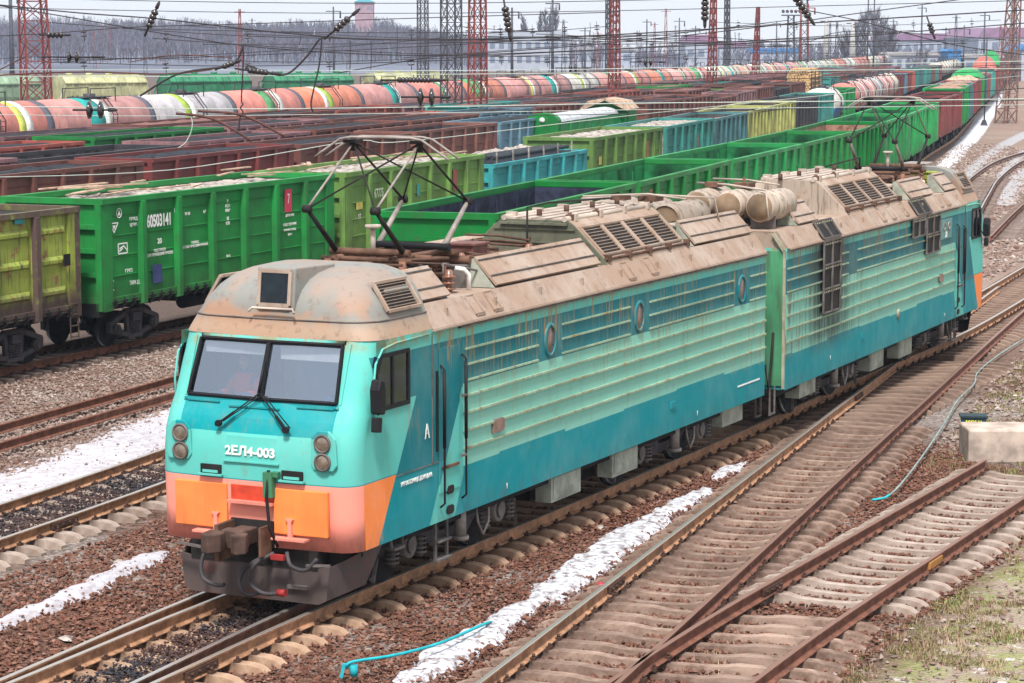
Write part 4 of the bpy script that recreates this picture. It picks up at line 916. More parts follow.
# ------------------------------------------------------------------ locomotive
LT, LT2, DT, BT = (.10,.48,.43), (.21,.52,.43), (.0,.155,.19), (.0,.235,.275)
SALMON, ORANGE = (.88,.30,.23), (.85,.235,.06)
def m_loco(name, Ls, flip):
    n = NT(name); o = n.obj(); S = n.sep(o); l, y, z = S[0], S[1], S[2]
    a = n.m('SUBTRACT', Ls, y) if flip else y
    g = y if flip else n.m('SUBTRACT', Ls, y)          # distance from the coupled end
    gt = lambda p, q: n.m('GREATER_THAN', p, q); lt = lambda p, q: n.m('LESS_THAN', p, q)
    def AND(*v):
        r = v[0]
        for x in v[1:]: r = n.m('MULTIPLY', r, x)
        return r
    lin = lambda b, k, z0: n.m('ADD', n.m('MULTIPLY', n.m('SUBTRACT', z, z0), k), b)   # a on a slanted line
    c = n.mix(gt(z, 1.78), BT, LT)
    side = gt(a, lin(1.0, .58, .87)); c = n.mix(AND(lt(z, 1.765), n.m('SUBTRACT', 1.0, side)), c, SALMON)
    c = n.mix(AND(lt(z, 1.765), n.m('SUBTRACT', 1.0, side), gt(a, .62), gt(n.m('ABSOLUTE', l), 1.5)), c, (.88,.24,.06))
    c = n.mix(AND(gt(z, 1.74), lt(z, 2.78), gt(a, lin(1.52, .58, 1.74))), c, DT)
    c = n.mix(AND(gt(z, 2.78), lt(z, 3.44), gt(a, .95), gt(n.m('ABSOLUTE', l), 1.3)), c, DT)
    c = n.mix(AND(gt(z, 2.40), lt(z, 2.83), lt(n.m('ABSOLUTE', l), 1.2), lt(a, .8)), c, (.0,.27,.30))
    bay = n.m('FLOOR', n.m('MULTIPLY', a, .42)); st = n.m('MULTIPLY', n.m('FRACT', n.m('MULTIPLY', bay, .37)), .07)
    edge = n.m('ADD', 1.53, st)
    r1 = gt(a, 3.56); c = n.mix(AND(r1, gt(z, edge), lt(z, 2.76)), c, LT2); c = n.mix(AND(r1, lt(z, edge)), c, BT)
    s2 = AND(gt(a, lin(2.55, .55, .95)), lt(a, lin(3.28, .5, .87)), lt(z, 2.72), lt(a, 3.57)); c = n.mix(s2, c, LT)
    c = n.mix(AND(r1, gt(z, 2.76), lt(z, 3.44)), c, DT)
    # wear: chalky fading, grey grime, rust under the roof edge and along the ribs, soot near the coupled end
    k = n.noise(o, 1.1, 6, .65); c = n.mix(n.ramp(k, .35, .8, 0, .10), c, (.55,.62,.55))
    k2 = n.noise(n.obj((1.2,1.2,.5)), 3.5, 7, .75); c = n.mix(n.m('MULTIPLY', n.ramp(z, 1.2, 1.8, .25, 1), n.ramp(k2, .54, .72, 0, .38)), c, (.22,.20,.13))
    str_ = n.noise(n.obj((7,7,.45)), 2.2, 4, .6); up = n.ramp(z, 1.6, 3.3)
    c = n.mix(AND(n.ramp(str_, .50, .66), up, n.ramp(a, .9, 2.6, .15, 1), n.ramp(n.noise(o, .7, 3), .38, .58), .9), c, (.34,.21,.08))
    c = n.mix(AND(n.ramp(str_, .52, .62), n.ramp(g, 3.2, .0), gt(z, 1.5), .55), c, (.36,.23,.08))
    low = AND(n.ramp(z, 1.25, .86), n.ramp(k2, .4, .65), .35); c = n.mix(low, c, (.10,.08,.06))
    if flip:
        so = AND(n.ramp(g, 5.2, 3.2), n.ramp(g, 1.0, 2.2), n.ramp(z, 1.15, 1.9), n.ramp(n.noise(n.obj((3,3,.35)), 1.7, 4), .15, .42)); so = n.m('MULTIPLY', so, n.m('ADD', .4, n.m('MULTIPLY', n.ramp(n.noise(n.obj((9,9,.3)), 1.6, 5), .38, .56), .6))); c = n.mix(n.m('MULTIPLY', so, .95), c, (.035,.032,.035))
        so2 = AND(n.ramp(str_, .50, .62), n.ramp(g, 9, 3), n.ramp(z, 1.2, 1.7), .55); c = n.mix(so2, c, (.07,.06,.05))
    # bottom rail of dust on the salmon
    c = n.mix(AND(lt(a, 1.2), lt(z, 1.77), n.ramp(k2, .5, .75), .3), c, (.95,.55,.45))
    k3 = n.noise(o, 16, 5, .7); c = n.mix(n.m('MULTIPLY', n.ramp(k3, .69, .74, 0, .6), n.ramp(a, .9, 2.0, .3, 1)), c, (.22,.14,.09)); c = n.mix(AND(n.ramp(n.m('ABSOLUTE', n.m('SUBTRACT', z, 3.62)), .16, .02), n.ramp(k2, .42, .6), .8), c, (.30,.24,.12))
    n.bump(n.noise(n.obj((1,1,.7)), 2.4, 4), .3, .03)
    return n.fin(c, n.ramp(k2, .4, .7, .5, .7), 0, .14)
def m_roof(name):
    n = NT(name); o = n.obj(); k = n.noise(o, 1.0, 5, .6); k2 = n.noise(n.obj((1.5,1.5,1)), 4, 7, .75)
    c = n.mix(n.ramp(k, .4, .62), (.32,.225,.17), (.38,.30,.25)); c = n.mix(n.ramp(k2, .50, .68, 0, .65), c, (.19,.115,.08))
    st = n.noise(n.obj((.5,2.6,.5)), 1.5, 5); c = n.mix(n.ramp(st, .54, .72, 0, .38), c, (.17,.115,.09))
    n.bump(k2, .2, .01); return n.fin(c, .7, 0, .3)
def m_hood(name):
    n = NT(name); o = n.obj(); z = n.sep(o)[2]; k = n.noise(o, 1.4, 4, .55)
    c = n.mix(n.ramp(k, .42, .58), (.19,.19,.175), (.30,.175,.115)); up = n.ramp(z, 3.95, 4.35); c = n.mix(n.m('MULTIPLY', up, .5), c, (.26,.27,.26))
    lo = n.m('MULTIPLY', n.ramp(z, 3.98, 3.75), .75); c = n.mix(lo, c, (.40,.265,.18))
    k2 = n.noise(o, 7, 6, .7); c = n.mix(n.ramp(k2, .52, .70, 0, .65), c, (.16,.10,.07)); n.bump(k2, .2, .01); return n.fin(c, .6, 0, .4)
M_ROOF = m_roof('dusty_tan_roof'); M_HOOD = m_hood('stained_hood')
M_OLIVE_WALL = painted('grey_green_wall', (.16,.17,.12), .3, .4)
M_COUP = simple('coupler_iron', (.09,.055,.045), .75, .1, .4)
M_BLACK = simple('black_rubber', (.012,.012,.015), .6, 0, .2); M_SLOT = simple('louvre_dark', (.02,.018,.018), .7)
M_PALEPIPE = simple('pale_pipe', (.42,.35,.30), .6, 0, .2); M_AIRTANK = painted('air_tank_cream', (.42,.345,.285), .4, .6, rustcol=(.28,.14,.08), zbase=2)
M_DARKRUST = simple('dark_rust', (.10,.055,.04), .8, 0, .4)
M_RUSTPIPE = simple('rusty_pipe', (.12,.065,.045), .8, 0, .5); M_BROWNINS = simple('glazed_insulator', (.20,.085,.05), .25, 0, .4, 5, .6)
M_GREYMET = simple('grey_frame_steel', (.13,.115,.11), .65, .1, .4); M_PLOW = painted('plow_grey', (.085,.065,.065), .5, .5, rustcol=(.20,.07,.06), zbase=0)
M_BOX = simple('grey_green_box', (.30,.32,.27), .7, 0, .3); M_ORANGE = painted('orange_panel', ORANGE, .1, .15, zbase=.3, rough=.5)
M_SALM = painted('salmon_trim', SALMON, .12, .15, zbase=.3); M_REDTAP = simple('red_tap', (.28,.03,.03), .5); M_GREENP = painted('green_end_wall', (.06,.26,.13), .35, .4, zbase=.5)
M_CREAM = simple('cream_trim', (.36,.34,.25), .7, 0, .3); M_LAMP = simple('lamp_glass', (.17,.13,.10), .12, .0, .35, 12, .9)
M_TURQPIPE = simple('turquoise_pipe', (.02,.36,.42), .6, 0, .25); M_LTP = painted('light_teal_panel', LT, .15, .2, zbase=.5)
def m_glass(name, tint, gl):
    n = NT(name); n.t.nodes.remove(n.b)
    tr = n.t.nodes.new('ShaderNodeBsdfTransparent'); tr.inputs[0].default_value = (*tint, 1)
    g = n.t.nodes.new('ShaderNodeBsdfGlossy'); g.inputs['Roughness'].default_value = .04; g.inputs[0].default_value = (.72,.84,1,1)
    mx_ = n.t.nodes.new('ShaderNodeMixShader'); fr = n.t.nodes.new('ShaderNodeFresnel'); fr.inputs[0].default_value = 1.5
    n.L(n.m('ADD', fr.outputs[0], gl, clamp=True), mx_.inputs[0]); n.L(tr.outputs[0], mx_.inputs[1]); n.L(g.outputs[0], mx_.inputs[2]); n.L(mx_.outputs[0], n.out.inputs[0]); return n.mat
M_GLASS = m_glass('windscreen_glass', (.90,.95,1.0), .30); M_DGLASS = m_glass('side_window_glass', (.62,.66,.72), .03)
M_PORT = simple('dusty_porthole', (.20,.13,.11), .25, 0, .3, 6, .6)
M_CABWALL = simple('cab_wall_blue', (.72,.80,.95), .7, 0, .05); M_CABFLOOR = simple('cab_floor', (.18,.18,.2), .8)

def tri_wave(k): return k
class Sec:
    def __init__(s, name, label, pose, Ls, flip):
        s.L, s.flip = Ls, flip
        s.root = empty(name, (pose[0], pose[1], 0), -pose[2]); tag(s.root, label, 'locomotive', 'two coupled sections of the electric locomotive')
        s.paint = m_loco('livery_' + ('rear' if flip else 'front'), Ls, flip)
    def B(s, mb, name, mats, parent=None, bevel=0):
        if s.flip: mb.v = [(x, s.L - y, z) for (x, y, z) in mb.v]
        return mb.build(name, mats, parent or s.root, True, bevel)
    def Y(s, a): return s.L - a if s.flip else a

ROWS_Z = [.87, 1.3, 1.77, 2.1, 2.36, 2.6, 2.72, 2.84, 3.1, 3.3, 3.45, 3.6, 3.66]
A0Z = [(.87,.29),(1.77,.25),(2.2,.26),(2.36,.29),(2.6,.38),(2.84,.52),(3.66,.83)]
def hull_ring(z, Ls, w=1.55, r=.30, a0=None, cols=(2.55, 1.87, .98)):
    a0 = float(np.interp(z, [p[0] for p in A0Z], [p[1] for p in A0Z])) if a0 is None else a0
    pts = [(w, Ls)] + [(w, a) for a in np.linspace(Ls-2, 3.6, 6)] + [(w, a) for a in cols]
    half = []
    for k in range(7):
        t = math.pi/2*k/6; half.append((w - r + r*math.cos(t), a0 + .06 + r - r*math.sin(t)))
    fr = [(x, a0 + .06*(x/(w-r))**2) for x in (1.15, .75, .4, .03)]
    right = pts + half + fr
    return [(l, a, z) for l, a in right] + [(-l, a, z) for l, a in reversed(right)]
def build_section(S, front):
    Ls = S.L; P_ = S.paint; root = S.root
    # hull with real openings for the windscreen and the cab side windows
    mb = MB(); rings = [hull_ring(z, Ls, r=.30 + .10*max(0, z-2.4)) for z in ROWS_Z]; n = len(rings[0])
    vv = [p for r_ in rings for p in r_]; fs = []
    rf = n//2
    for j in range(len(rings)-1):
        z0, z1 = ROWS_Z[j], ROWS_Z[j+1]
        for i in range(n-1):
            p, q_ = rings[j][i], rings[j][i+1]; lm = abs((p[0]+q_[0])/2); am = (p[1]+q_[1])/2
            front_q = lm < 1.16 and am < 1.2
            if front_q and z0 >= 2.83 and z1 <= 3.61: continue
            if lm > 1.5 and .97 < am < 1.88 and z0 >= 2.71 and z1 <= 3.46: continue
            fs.append((j*n+i, j*n+i+1, (j+1)*n+i+1, (j+1)*n+i))
        fs.append((j*n+n-1, j*n, (j+1)*n, (j+1)*n+n-1))
    mb.add(vv, fs, 0, False); mb.f.append(tuple(range(n))); mb.m.append(0); mb.s.append(False)
    # smooth only around the corners
    body = S.B(mb, 'body', P_)
    for p in body.data.polygons:
        if abs(p.normal.z) < .5 and abs(p.normal.x) < .995 and abs(p.normal.x) > .02: p.use_smooth = True
    # windscreen surround, panes, centre post
    def ws(l, z):
        a0 = float(np.interp(z, [p[0] for p in A0Z], [p[1] for p in A0Z])); return (l, a0 + .06*(l/1.25)**2, z)
    def patch(ls, zs, off, mat, name, parent=None, th=0):
        m_ = MB(); m_.grid(lambda u, v: (ws(u, v)[0], ws(u, v)[1]-off, v), ls, zs, 0, False)
        if th: m_.grid(lambda u, v: (ws(u, v)[0], ws(u, v)[1]-off+th, v), ls, zs, 0, False)
        return S.B(m_, name, mat, parent)
    wsf = empty('windscreen', (0,0,0), 0, root)
    m_ = MB()
    def fbar(p, q, wd=.035): m_.bar(Vector(p)+Vector((0,-.02,0)), Vector(q)+Vector((0,-.02,0)), wd, .05, 0, up=(0,1,.4))
    tl, tr_, bl, br = ws(-1.12, 3.60), ws(1.12, 3.60), ws(-1.17, 2.85), ws(1.17, 2.85); tc_, bc = ws(0, 3.60), ws(0, 2.85)
    for p, q in ((tl, tc_), (tc_, tr_), (tl, bl), (tr_, br), (bl, bc), (bc, br)): fbar(p, q)
    fbar(tc_, bc, .055); S.B(m_, 'frame', M_BLACK, wsf)
    for a_, b_ in ((-1.13, -.02), (.02, 1.13)): patch(np.linspace(a_, b_, 5), [2.85, 3.2, 3.6], -.004, M_GLASS, 'pane', wsf)
    m_ = MB(); m_.bar(ws(-1.22,2.83), ws(-1.22,3.62), .03, .02); m_.bar(ws(1.22,2.83), ws(1.22,3.62), .03, .02); m_.bar(Vector(ws(-1.22,2.80))+Vector((0,-.03,0)), Vector(ws(1.22,2.80))+Vector((0,-.03,0)), .03, .03); S.B(m_, 'trim', S.paint)
    m_ = MB()   # raised ledges under the windscreen and over the number
    for l0, l1, z in ((-1.15,-.62,2.78),(-.45,.35,2.74),(.6,1.15,2.78),(-.42,.45,2.02)): m_.bar(Vector(ws(l0,z))+Vector((0,-.02,0)), Vector(ws(l1,z))+Vector((0,-.02,0)), .025, .02)
    S.B(m_, 'ledge', P_)
    for (l0, z0, l1, z1) in ((.02, 2.93, -.5, 2.52), (.04, 2.93, .56, 2.5)):
        wp = empty('wiper', (0,0,0), 0, root); m_ = MB(); p, q = Vector(ws(l0, z0))+Vector((0,-.09,0)), Vector(ws(l1, z1))+Vector((0,-.10,0))
        m_.tube([p, q], .012, 6); m_.tube([p+Vector((.05,0,-.01)), q+Vector((.07,0,.03))], .009, 6); S.B(m_, 'arm', M_BLACK, wp)
        m_ = MB(); d = (q-p)*.42; m_.bar(p+(q-p)*.62, p+(q-p)*1.08, .03, .03); S.B(m_, 'blade', M_BLACK, wp)
        m_ = MB(); m_.cyl(q+Vector((0,.03,0)), q+Vector((0,-.03,0)), .045, 10); S.B(m_, 'pivot', M_BLACK, wp)
    m_ = MB(); m_.tube([Vector(ws(.0,3.35))+Vector((0,-.06,0)), Vector(ws(0,2.9))+Vector((0,-.07,0))], .02, 6); S.B(m_, 'wiper_drive', M_BLACK, wsf)
    # cab inside
    m_ = MB(); m_.box(-1.50, 1.50, 2.5, 2.55, 1.3, 3.63); S.B(m_, 'cab_back_wall', M_CABWALL)
    m_ = MB(); m_.box(-1.50, 1.50, .62, 2.5, 1.95, 2.0); S.B(m_, 'cab_floor', M_CABFLOOR)
    m_ = MB(); m_.box(-1.2, 1.2, 1.0, 2.5, 3.585, 3.61); S.B(m_, 'cab_ceiling', M_CABWALL)
    m_ = MB(); m_.prism([(.62, 2.0),(1.05, 2.0),(1.15, 2.62),(1.0, 2.80),(.66, 2.82)], -1.15, 1.15, 'x'); S.B(m_, 'control_desk', simple('desk_white_'+S.root.name, (.62,.68,.78), .6, 0, .1))
    m_ = MB(); m_.box(-1.08, -.1, .88, .92, 3.40, 3.56); m_.box(.12, 1.1, .88, .92, 3.36, 3.56); S.B(m_, 'sun_blind', M_WHITE)
    m_ = MB(); m_.box(-1.02, -.8, 2.44, 2.49, 2.3, 3.4); m_.box(-.7,-.62, 2.3, 2.49, 2.2, 3.5); S.B(m_, 'locker', M_WHITE)
    # side windows, mirrors, doors, handrails
    for s in (1, -1):
        sw = empty('side_window', (0,0,0), 0, root); m_ = MB()
        m_.box(min(s*1.545, s*1.555), max(s*1.545, s*1.555), 1.0, 1.86, 2.74, 3.43); S.B(m_, 'pane', M_DGLASS, sw)
        m_ = MB(); x0, x1 = sorted((s*1.545, s*1.575))
        for y0, y1, z0, z1 in ((.93,1.9,2.70,2.755),(1.04,1.9,3.42,3.475),(1.855,1.90,2.755,3.42),(.93,.985,2.755,3.2),(1.40,1.44,2.755,3.42)): m_.box(x0, x1, y0, y1, z0, z1)
        m_.prism([(.93,3.2),(.985,3.2),(1.12,3.42),(1.04,3.475),(.97,3.36)], x0, x1, 'x'); m_.prism([(.985,3.2),(.985,3.42),(1.12,3.42)], x0+.005, x1-.008, 'x'); S.B(m_, 'frame', M_BLACK, sw)
        m_ = MB(); pts = [(s*1.575, .86, 2.55), (s*1.575, .84, 3.0), (s*1.572, .92, 3.36), (s*1.568, 1.12, 3.54), (s*1.565, 1.5, 3.585), (s*1.562, 2.5, 3.60)]; m_.tube(pts, .016, 6); S.B(m_, 'gutter', P_)
        if s > 0: mr = empty('mirror', (0,0,0), 0, root)
        m_ = MB(); m_.prism([(.70,2.72),(.86,2.70),(.89,3.02),(.84,3.17),(.74,3.19),(.68,3.05)], *sorted((s*1.60, s*1.76)), 'x'); s > 0 and S.B(m_, 'housing', M_BLACK, mr, .03)
        m_ = MB(); m_.prism([(.68,2.48),(.82,2.46),(.84,2.66),(.70,2.68)], *sorted((s*1.62, s*1.72)), 'x'); m_.bar((s*1.54,.86,2.85), (s*1.68,.80,2.7), .04, .04); s > 0 and S.B(m_, 'bracket', M_BLACK, mr, .015)
        m_ = MB(); m_.box(*sorted((s*1.551, s*1.566)), 2.80, 3.42, 1.28, 3.36); dr = S.B(m_, 'door', P_, None, .004)
        m_ = MB(); m_.tube([(s*1.60,3.43,2.62),(s*1.66,3.40,2.62)], .02, 6); m_.bar((s*1.64,3.34,2.62),(s*1.64,3.50,2.62), .03,.03); m_.tube([(s*1.60,3.43,1.75),(s*1.66,3.40,1.75)], .02, 6); m_.bar((s*1.64,3.34,1.75),(s*1.64,3.48,1.75), .03,.03); S.B(m_, 'handle', M_GREYMET, dr)
        for (ya, z0, z1, th) in ((2.82, 1.08, 3.12, .012), (3.50, 1.10, 3.20, .012)):
            m_ = MB(); m_.tube([(s*1.565, ya, z0), (s*1.63, ya, z0+.06), (s*1.63, ya, z1-.06), (s*1.565, ya, z1)], .017, 8); m_.tube([(s*1.63, ya, z0+(z1-z0)*.42), (s*1.63, ya, z1-.1)], .026, 8); S.B(m_, 'handrail', M_BLACK)
        m_ = MB(); m_.box(*sorted((s*1.556, s*1.575)), 2.70, 2.74, 1.9, 3.05); S.B(m_, 'door_seal', M_BLACK)
        for za in (1.28, .99): m_ = MB(); m_.prism([(3.06,za-.055),(3.20,za-.055),(3.24,za-.02),(3.24,za+.04),(3.20,za+.07),(3.06,za+.07),(3.02,za+.03),(3.02,za-.02)], *sorted((s*1.545, s*1.568)), 'x'); S.B(m_, 'foot_hole', M_SLOT)
        m_ = MB(); m_.box(*sorted((s*1.55, s*1.60)), 2.85, 3.35, 1.62, 1.66); S.B(m_, 'door_sill', M_RUSTPIPE)
        # long side ribs: three short rows in the dark band broken by the portholes, four full rows below
        m_ = MB()
        if front: brk = [(3.62,6.1),(7.0,9.75),(10.6,14.7),(15.6,Ls)]
        else: brk = [(5.15, 12.2), (12.9, Ls)]
        full_end = Ls-.02
        for z in (3.26, 3.03, 2.80):
            for y0, y1 in brk: m_.prism([(0,z-.018),(.03,z-.006),(.03,z+.01),(0,z+.018)], y0, min(y1, full_end), 'y') if False else m_.box(*sorted((s*1.551, s*1.578)), y0, min(y1, full_end), z-.014, z+.014)
        for z in (2.58, 2.33, 2.07, 1.81): m_.box(*sorted((s*1.551, s*1.585)), 3.56, full_end, z-.017, z+.017)
        S.B(m_, 'side_rib', m_rib)
        m_ = MB(); m_.box(*sorted((s*1.551, s*1.562)), 2.58, 2.60, 1.75, 3.6); m_.box(*sorted((s*1.551, s*1.560)), 1.5, 2.9, 1.735, 1.75); m_.box(*sorted((s*1.551, s*1.60)), 3.4, Ls, 3.585, 3.61); S.B(m_, 'seam', M_GREYMET)
        if front:
            for ya in (6.55, 10.15, 15.15):
                ph = empty('porthole', (0,0,0), 0, root); m_ = MB(); K = 20
                m_.lathe([(0, .215), (0, .16), (s*.03, .165), (s*.03, .205), (0, .215)], K, 'x', (0,0,0)); m_.v = [(s*1.552+x, ya+yy, 3.06+zz*1.3) for x, yy, zz in m_.v]; S.B(m_, 'rim', P_, ph)
                m_ = MB(); m_.lathe([(0, .165), (s*.012, .16), (s*.012, 0)], K, 'x'); m_.v = [(s*1.553+x, ya+yy, 3.06+zz*1.3) for x, yy, zz in m_.v]; S.B(m_, 'pane', M_PORT, ph)
        va = 4.68 if front else 5.0
        m_ = MB(); m_.prism([(va-.19,1.90),(va+.13,1.90),(va+.19,1.95),(va+.19,2.05),(va+.13,2.10),(va-.13,2.10),(va-.19,2.05)], *sorted((s*1.55, s*1.592)), 'x'); S.B(m_, 'vent_hatch', M_PORT)
        m_ = MB(); m_.box(*sorted((s*1.55, s*1.575)), 11.6, 11.82, 1.28, 1.40); S.B(m_, 'socket_cover', P_)
    # front lamps, number, vents, orange panels
    fy = lambda z, l=0: ws(l, z)[1]
    for s in (-1, 1):
        hl = empty('headlamp_pair', (0,0,0), 0, root); m_ = MB(); cx = s*1.14
        m_.prism([(cx-.17*1, 1.98),(cx+.13, 1.98),(cx+.19, 2.06),(cx+.17, 2.42),(cx+.08, 2.52),(cx-.10, 2.52),(cx-.2, 2.44),(cx-.21, 2.06)], .27, .305); S.B(m_, 'surround', S.paint, hl, .015)
        for zc in (2.35, 2.10):
            m_ = MB(); m_.lathe([(0,.125),(-.035,.125),(-.035,.10),(0,.10)], 20, 'y', (cx-s*.02, .275, zc)); S.B(m_, 'lamp_ring', M_GREYMET, hl)
            m_ = MB(); m_.lathe([(-.02,.102),(-.035,.06),(-.04,0)], 20, 'y', (cx-s*.02, .275, zc)); S.B(m_, 'headlight', M_LAMP, hl)
    for l0, l1 in ((-.78,-.46),(.50,.82)):
        m_ = MB(); m_.box(l0, l1, .225, .262, 1.82, 1.95); S.B(m_, 'step_recess', M_SLOT); m_ = MB(); m_.box(l0-.03, l1+.03, .19, .262, 1.80, 1.825); m_.box(l0+.04, l1-.04, .21, .26, 1.84, 1.875); S.B(m_, 'step', P_)
    for l0, l1 in ((-1.20,-.37),(.37,1.20)):
        m_ = MB(); m_.box(l0, l1, .232, .30, 1.08, 1.70); S.B(m_, 'orange_door', M_ORANGE, None, .012)
        c_ = -.55 if l0 < 0 else .62
        m_ = MB(); m_.box(c_-.30 if l0 < 0 else c_-.22, c_+.18 if l0 < 0 else c_+.30, .10, .24, 1.02, 1.05); m_.prism([(c_-.05,1.30),(c_+.07,1.30),(c_+.04,1.26),(c_+.05,1.05),(c_-.01,1.05),(c_-.01,1.26)], .19, .235); S.B(m_, 'footboard', M_SALM)
    m_ = MB(); m_.box(-.30, .36, .235, .262, 1.50, 1.70); S.B(m_, 'recess_panel', simple('red_recess_'+S.root.name, (.55,.06,.03), .6)); m_ = MB(); m_.box(-.32, .38, .15, .26, 1.46, 1.50); S.B(m_, 'shelf', M_SALM)
    m_ = MB(); m_.box(-.30, .36, .22, .262, .88, 1.24); S.B(m_, 'coupler_opening', M_SLOT)
    if front:
        text('2ЕЛ4-003', .17, 'number', M_WHITE, root, (0, fy(2.15)-.012, 2.16), FRONT_ROT, 1.12, .006)
    # knuckle coupler
    cp = empty('coupler', (0,0,0), 0, root); m_ = MB(); m_.box(-.16, .12, -.1, .6, .93, 1.15); m_.box(-.16, .18, -.26, -.08, .92, 1.18)
    m_.prism([(-.2,-.28),(-.02,-.36),(.0,-.52),(-.12,-.66),(-.26,-.60),(-.3,-.3)], .92, 1.18, 'z'); m_.prism([(.04,-.28),(.30,-.30),(.36,-.46),(.26,-.58),(.14,-.50),(.18,-.38)], .92, 1.18, 'z'); S.B(m_, 'head', M_COUP, cp, .02)
    m_ = MB(); m_.box(-.30, -.24, -.2, .22, .72, 1.22); m_.box(.3, .34, -.05, .22, .8, 1.2); S.B(m_, 'guard_plate', M_RUSTPIPE, cp)
    m_ = MB(); m_.tube([(.33,.18,1.95),(.33,.12,1.6),(.38,.10,1.2),(.5,.12,.92)], .022, 6); S.B(m_, 'chain', M_BLACK)
    m_ = MB(); m_.box(.26, .40, .14, .24, 1.58, 1.92); m_.box(.38,.48,.16,.24,1.86,1.93); S.B(m_, 'lock_bracket', M_GREENP)
    # hoses, plow, pilot
    for k, pts in enumerate([[(-.62,.1,.84),(-.66,.02,.6),(-.6,-.02,.42),(-.4,0,.34),(-.28,.0,.36)],[(.22,.1,.74),(.05,.02,.62),(-.02,-.04,.42),(.08,.0,.26),(.26,.02,.30)],[(.45,.1,.84),(.2,.0,.68),(.14,-.05,.45),(.34,0,.30),(.60,.02,.33)],[(.62,.15,.86),(.72,.08,.70),(.95,.08,.66),(1.1,.12,.82)]]):
        m_ = MB(); P3 = Path([(i, 0) for i in range(len(pts))], .2); q = []
        for i in range(len(pts)-1):
            for t in np.linspace(0, 1, 5)[:-1]:
                p0, p1, p2, p3 = [Vector(pts[max(0, min(len(pts)-1, i+d))]) for d in (-1,0,1,2)]
                q.append(.5*((2*p1)+(-p0+p2)*t+(2*p0-5*p1+4*p2-p3)*t*t+(-p0+3*p1-3*p2+p3)*t**3))
        q.append(Vector(pts[-1])); m_.tube(q, .028, 8); hz = S.B(m_, 'air_hose', M_GEARG)
        if k in (0, 2): m_ = MB(); e = Vector(pts[-1 if k == 2 else 0]); m_.cyl(e+Vector((-.05,0,0)), e+Vector((.07,0,0)), .05, 10); S.B(m_, 'tap', M_REDTAP if k == 2 else M_TURQPIPE, hz)
    m_ = MB(); m_.bar((-1.1,.12,.85), (-.6,.08,.82), .035, .035); m_.bar((.95,.1,.72), (1.3,.12,.74), .045, .03); S.B(m_, 'uncoupling_rod', M_GREYMET)
    m_ = MB(); m_.box(.42, .62, .05, .12, .76, .83); S.B(m_, 'tap', M_REDTAP)
    m_ = MB(); K = [(-1.28,.74),(-1.2,.18),(-1.08,.12),(1.08,.12),(1.2,.18),(1.28,.74)]
    m_.prism([(-1.18,.66),(-1.12,.20),(-1.0,.14),(1.0,.14),(1.12,.20),(1.18,.66),(.9,.62),(-.9,.62)], .32, .37)
    m_.add([(-1.18,.32,.66),(-1.12,.32,.2),(-1.32,1.05,.3),(-1.46,1.3,.86),(1.18,.32,.66),(1.12,.32,.2),(1.32,1.05,.3),(1.46,1.3,.86),(-1.16,.36,.66),(-1.10,.36,.2),(-1.30,1.05,.3),(-1.44,1.3,.86),(1.16,.36,.66),(1.10,.36,.2),(1.30,1.05,.3),(1.44,1.3,.86)],
           [(0,1,2,3),(4,7,6,5),(8,9,10,11),(12,15,14,13),(1,2,10,9),(5,6,14,13),(0,3,11,8),(4,7,15,12)], 0); S.B(m_, 'snow_plow', M_PLOW)
    m_ = MB(); m_.bar((.55,.29,.36),(.85,.29,.36), .06, .05); S.B(m_, 'plow_handle', M_GREYMET)
    m_ = MB(); m_.box(-1.2, 1.2, .6, 1.0, .45, .88); m_.box(-1.0,1.0,.3,.6,.62,.87); S.B(m_, 'pilot_beam', M_SLOT)
    # cab roof hood
    m_ = MB(); lv = [(3.66,1.55,.83,.38),(3.74,1.52,.85,.40),(3.90,1.46,.90,.46),(4.1,1.38,.99,.5),(4.28,1.28,1.12,.55),(4.41,1.16,1.30,.55),(4.49,1.0,1.52,.5),(4.54,.8,1.80,.4),(4.56,.5,2.1,.25)]
    rg = []
    for z, w_, a0, r_ in lv:
        ring_ = [(w_, 2.6)] + [(w_, a0+.06+r_+(2.5-a0-.06-r_)*(1-k/2)) for k in range(3)] + [(w_-r_+r_*math.cos(math.pi/2*k/8), a0+.06+r_-r_*math.sin(math.pi/2*k/8)) for k in range(1, 9)]
        ring_ += [(x*(w_-r_), a0+.06*x*x) for x in (.66,.33,.02)]
        rg.append([(l, a, z) for l, a in ring_] + [(-l, a, z) for l, a in reversed(ring_)])
    n2 = len(rg[0]); vv = [p for r_ in rg for p in r_]; fs = [(j*n2+i, j*n2+i+1, (j+1)*n2+i+1, (j+1)*n2+i) for j in range(len(rg)-1) for i in range(n2-1)]
    m_.add(vv, fs, 0, True); m_.f.append(tuple(range((len(rg)-1)*n2, len(rg)*n2))); m_.m.append(0); m_.s.append(True)
    m_.add([rg[j][0] for j in range(len(rg))] + [rg[j][-1] for j in range(len(rg)-1, -1, -1)], [tuple(range(2*len(rg)))]); S.B(m_, 'cab_roof', M_HOOD)
    m_ = MB(); m_.tube([(p[0]*1.004, p[1]-.006, 3.90) for p in rg[2]], .012, 6, cap=False); S.B(m_, 'roof_seam', M_GREYMET)
    hb = empty('headlight_box', (0,0,0), 0, root); m_ = MB()
    m_.add([(-.30,.93,4.02),(.30,.93,4.02),(.30,1.0,4.60),(-.30,1.0,4.60),(-.36,1.3,4.1),(.36,1.3,4.1),(.36,2.0,4.59),(-.36,2.0,4.59)], [(0,1,2,3),(1,5,6,2),(0,3,7,4),(3,2,6,7),(4,7,6,5),(0,4,5,1)]); S.B(m_, 'housing', M_HOOD, hb, .02)
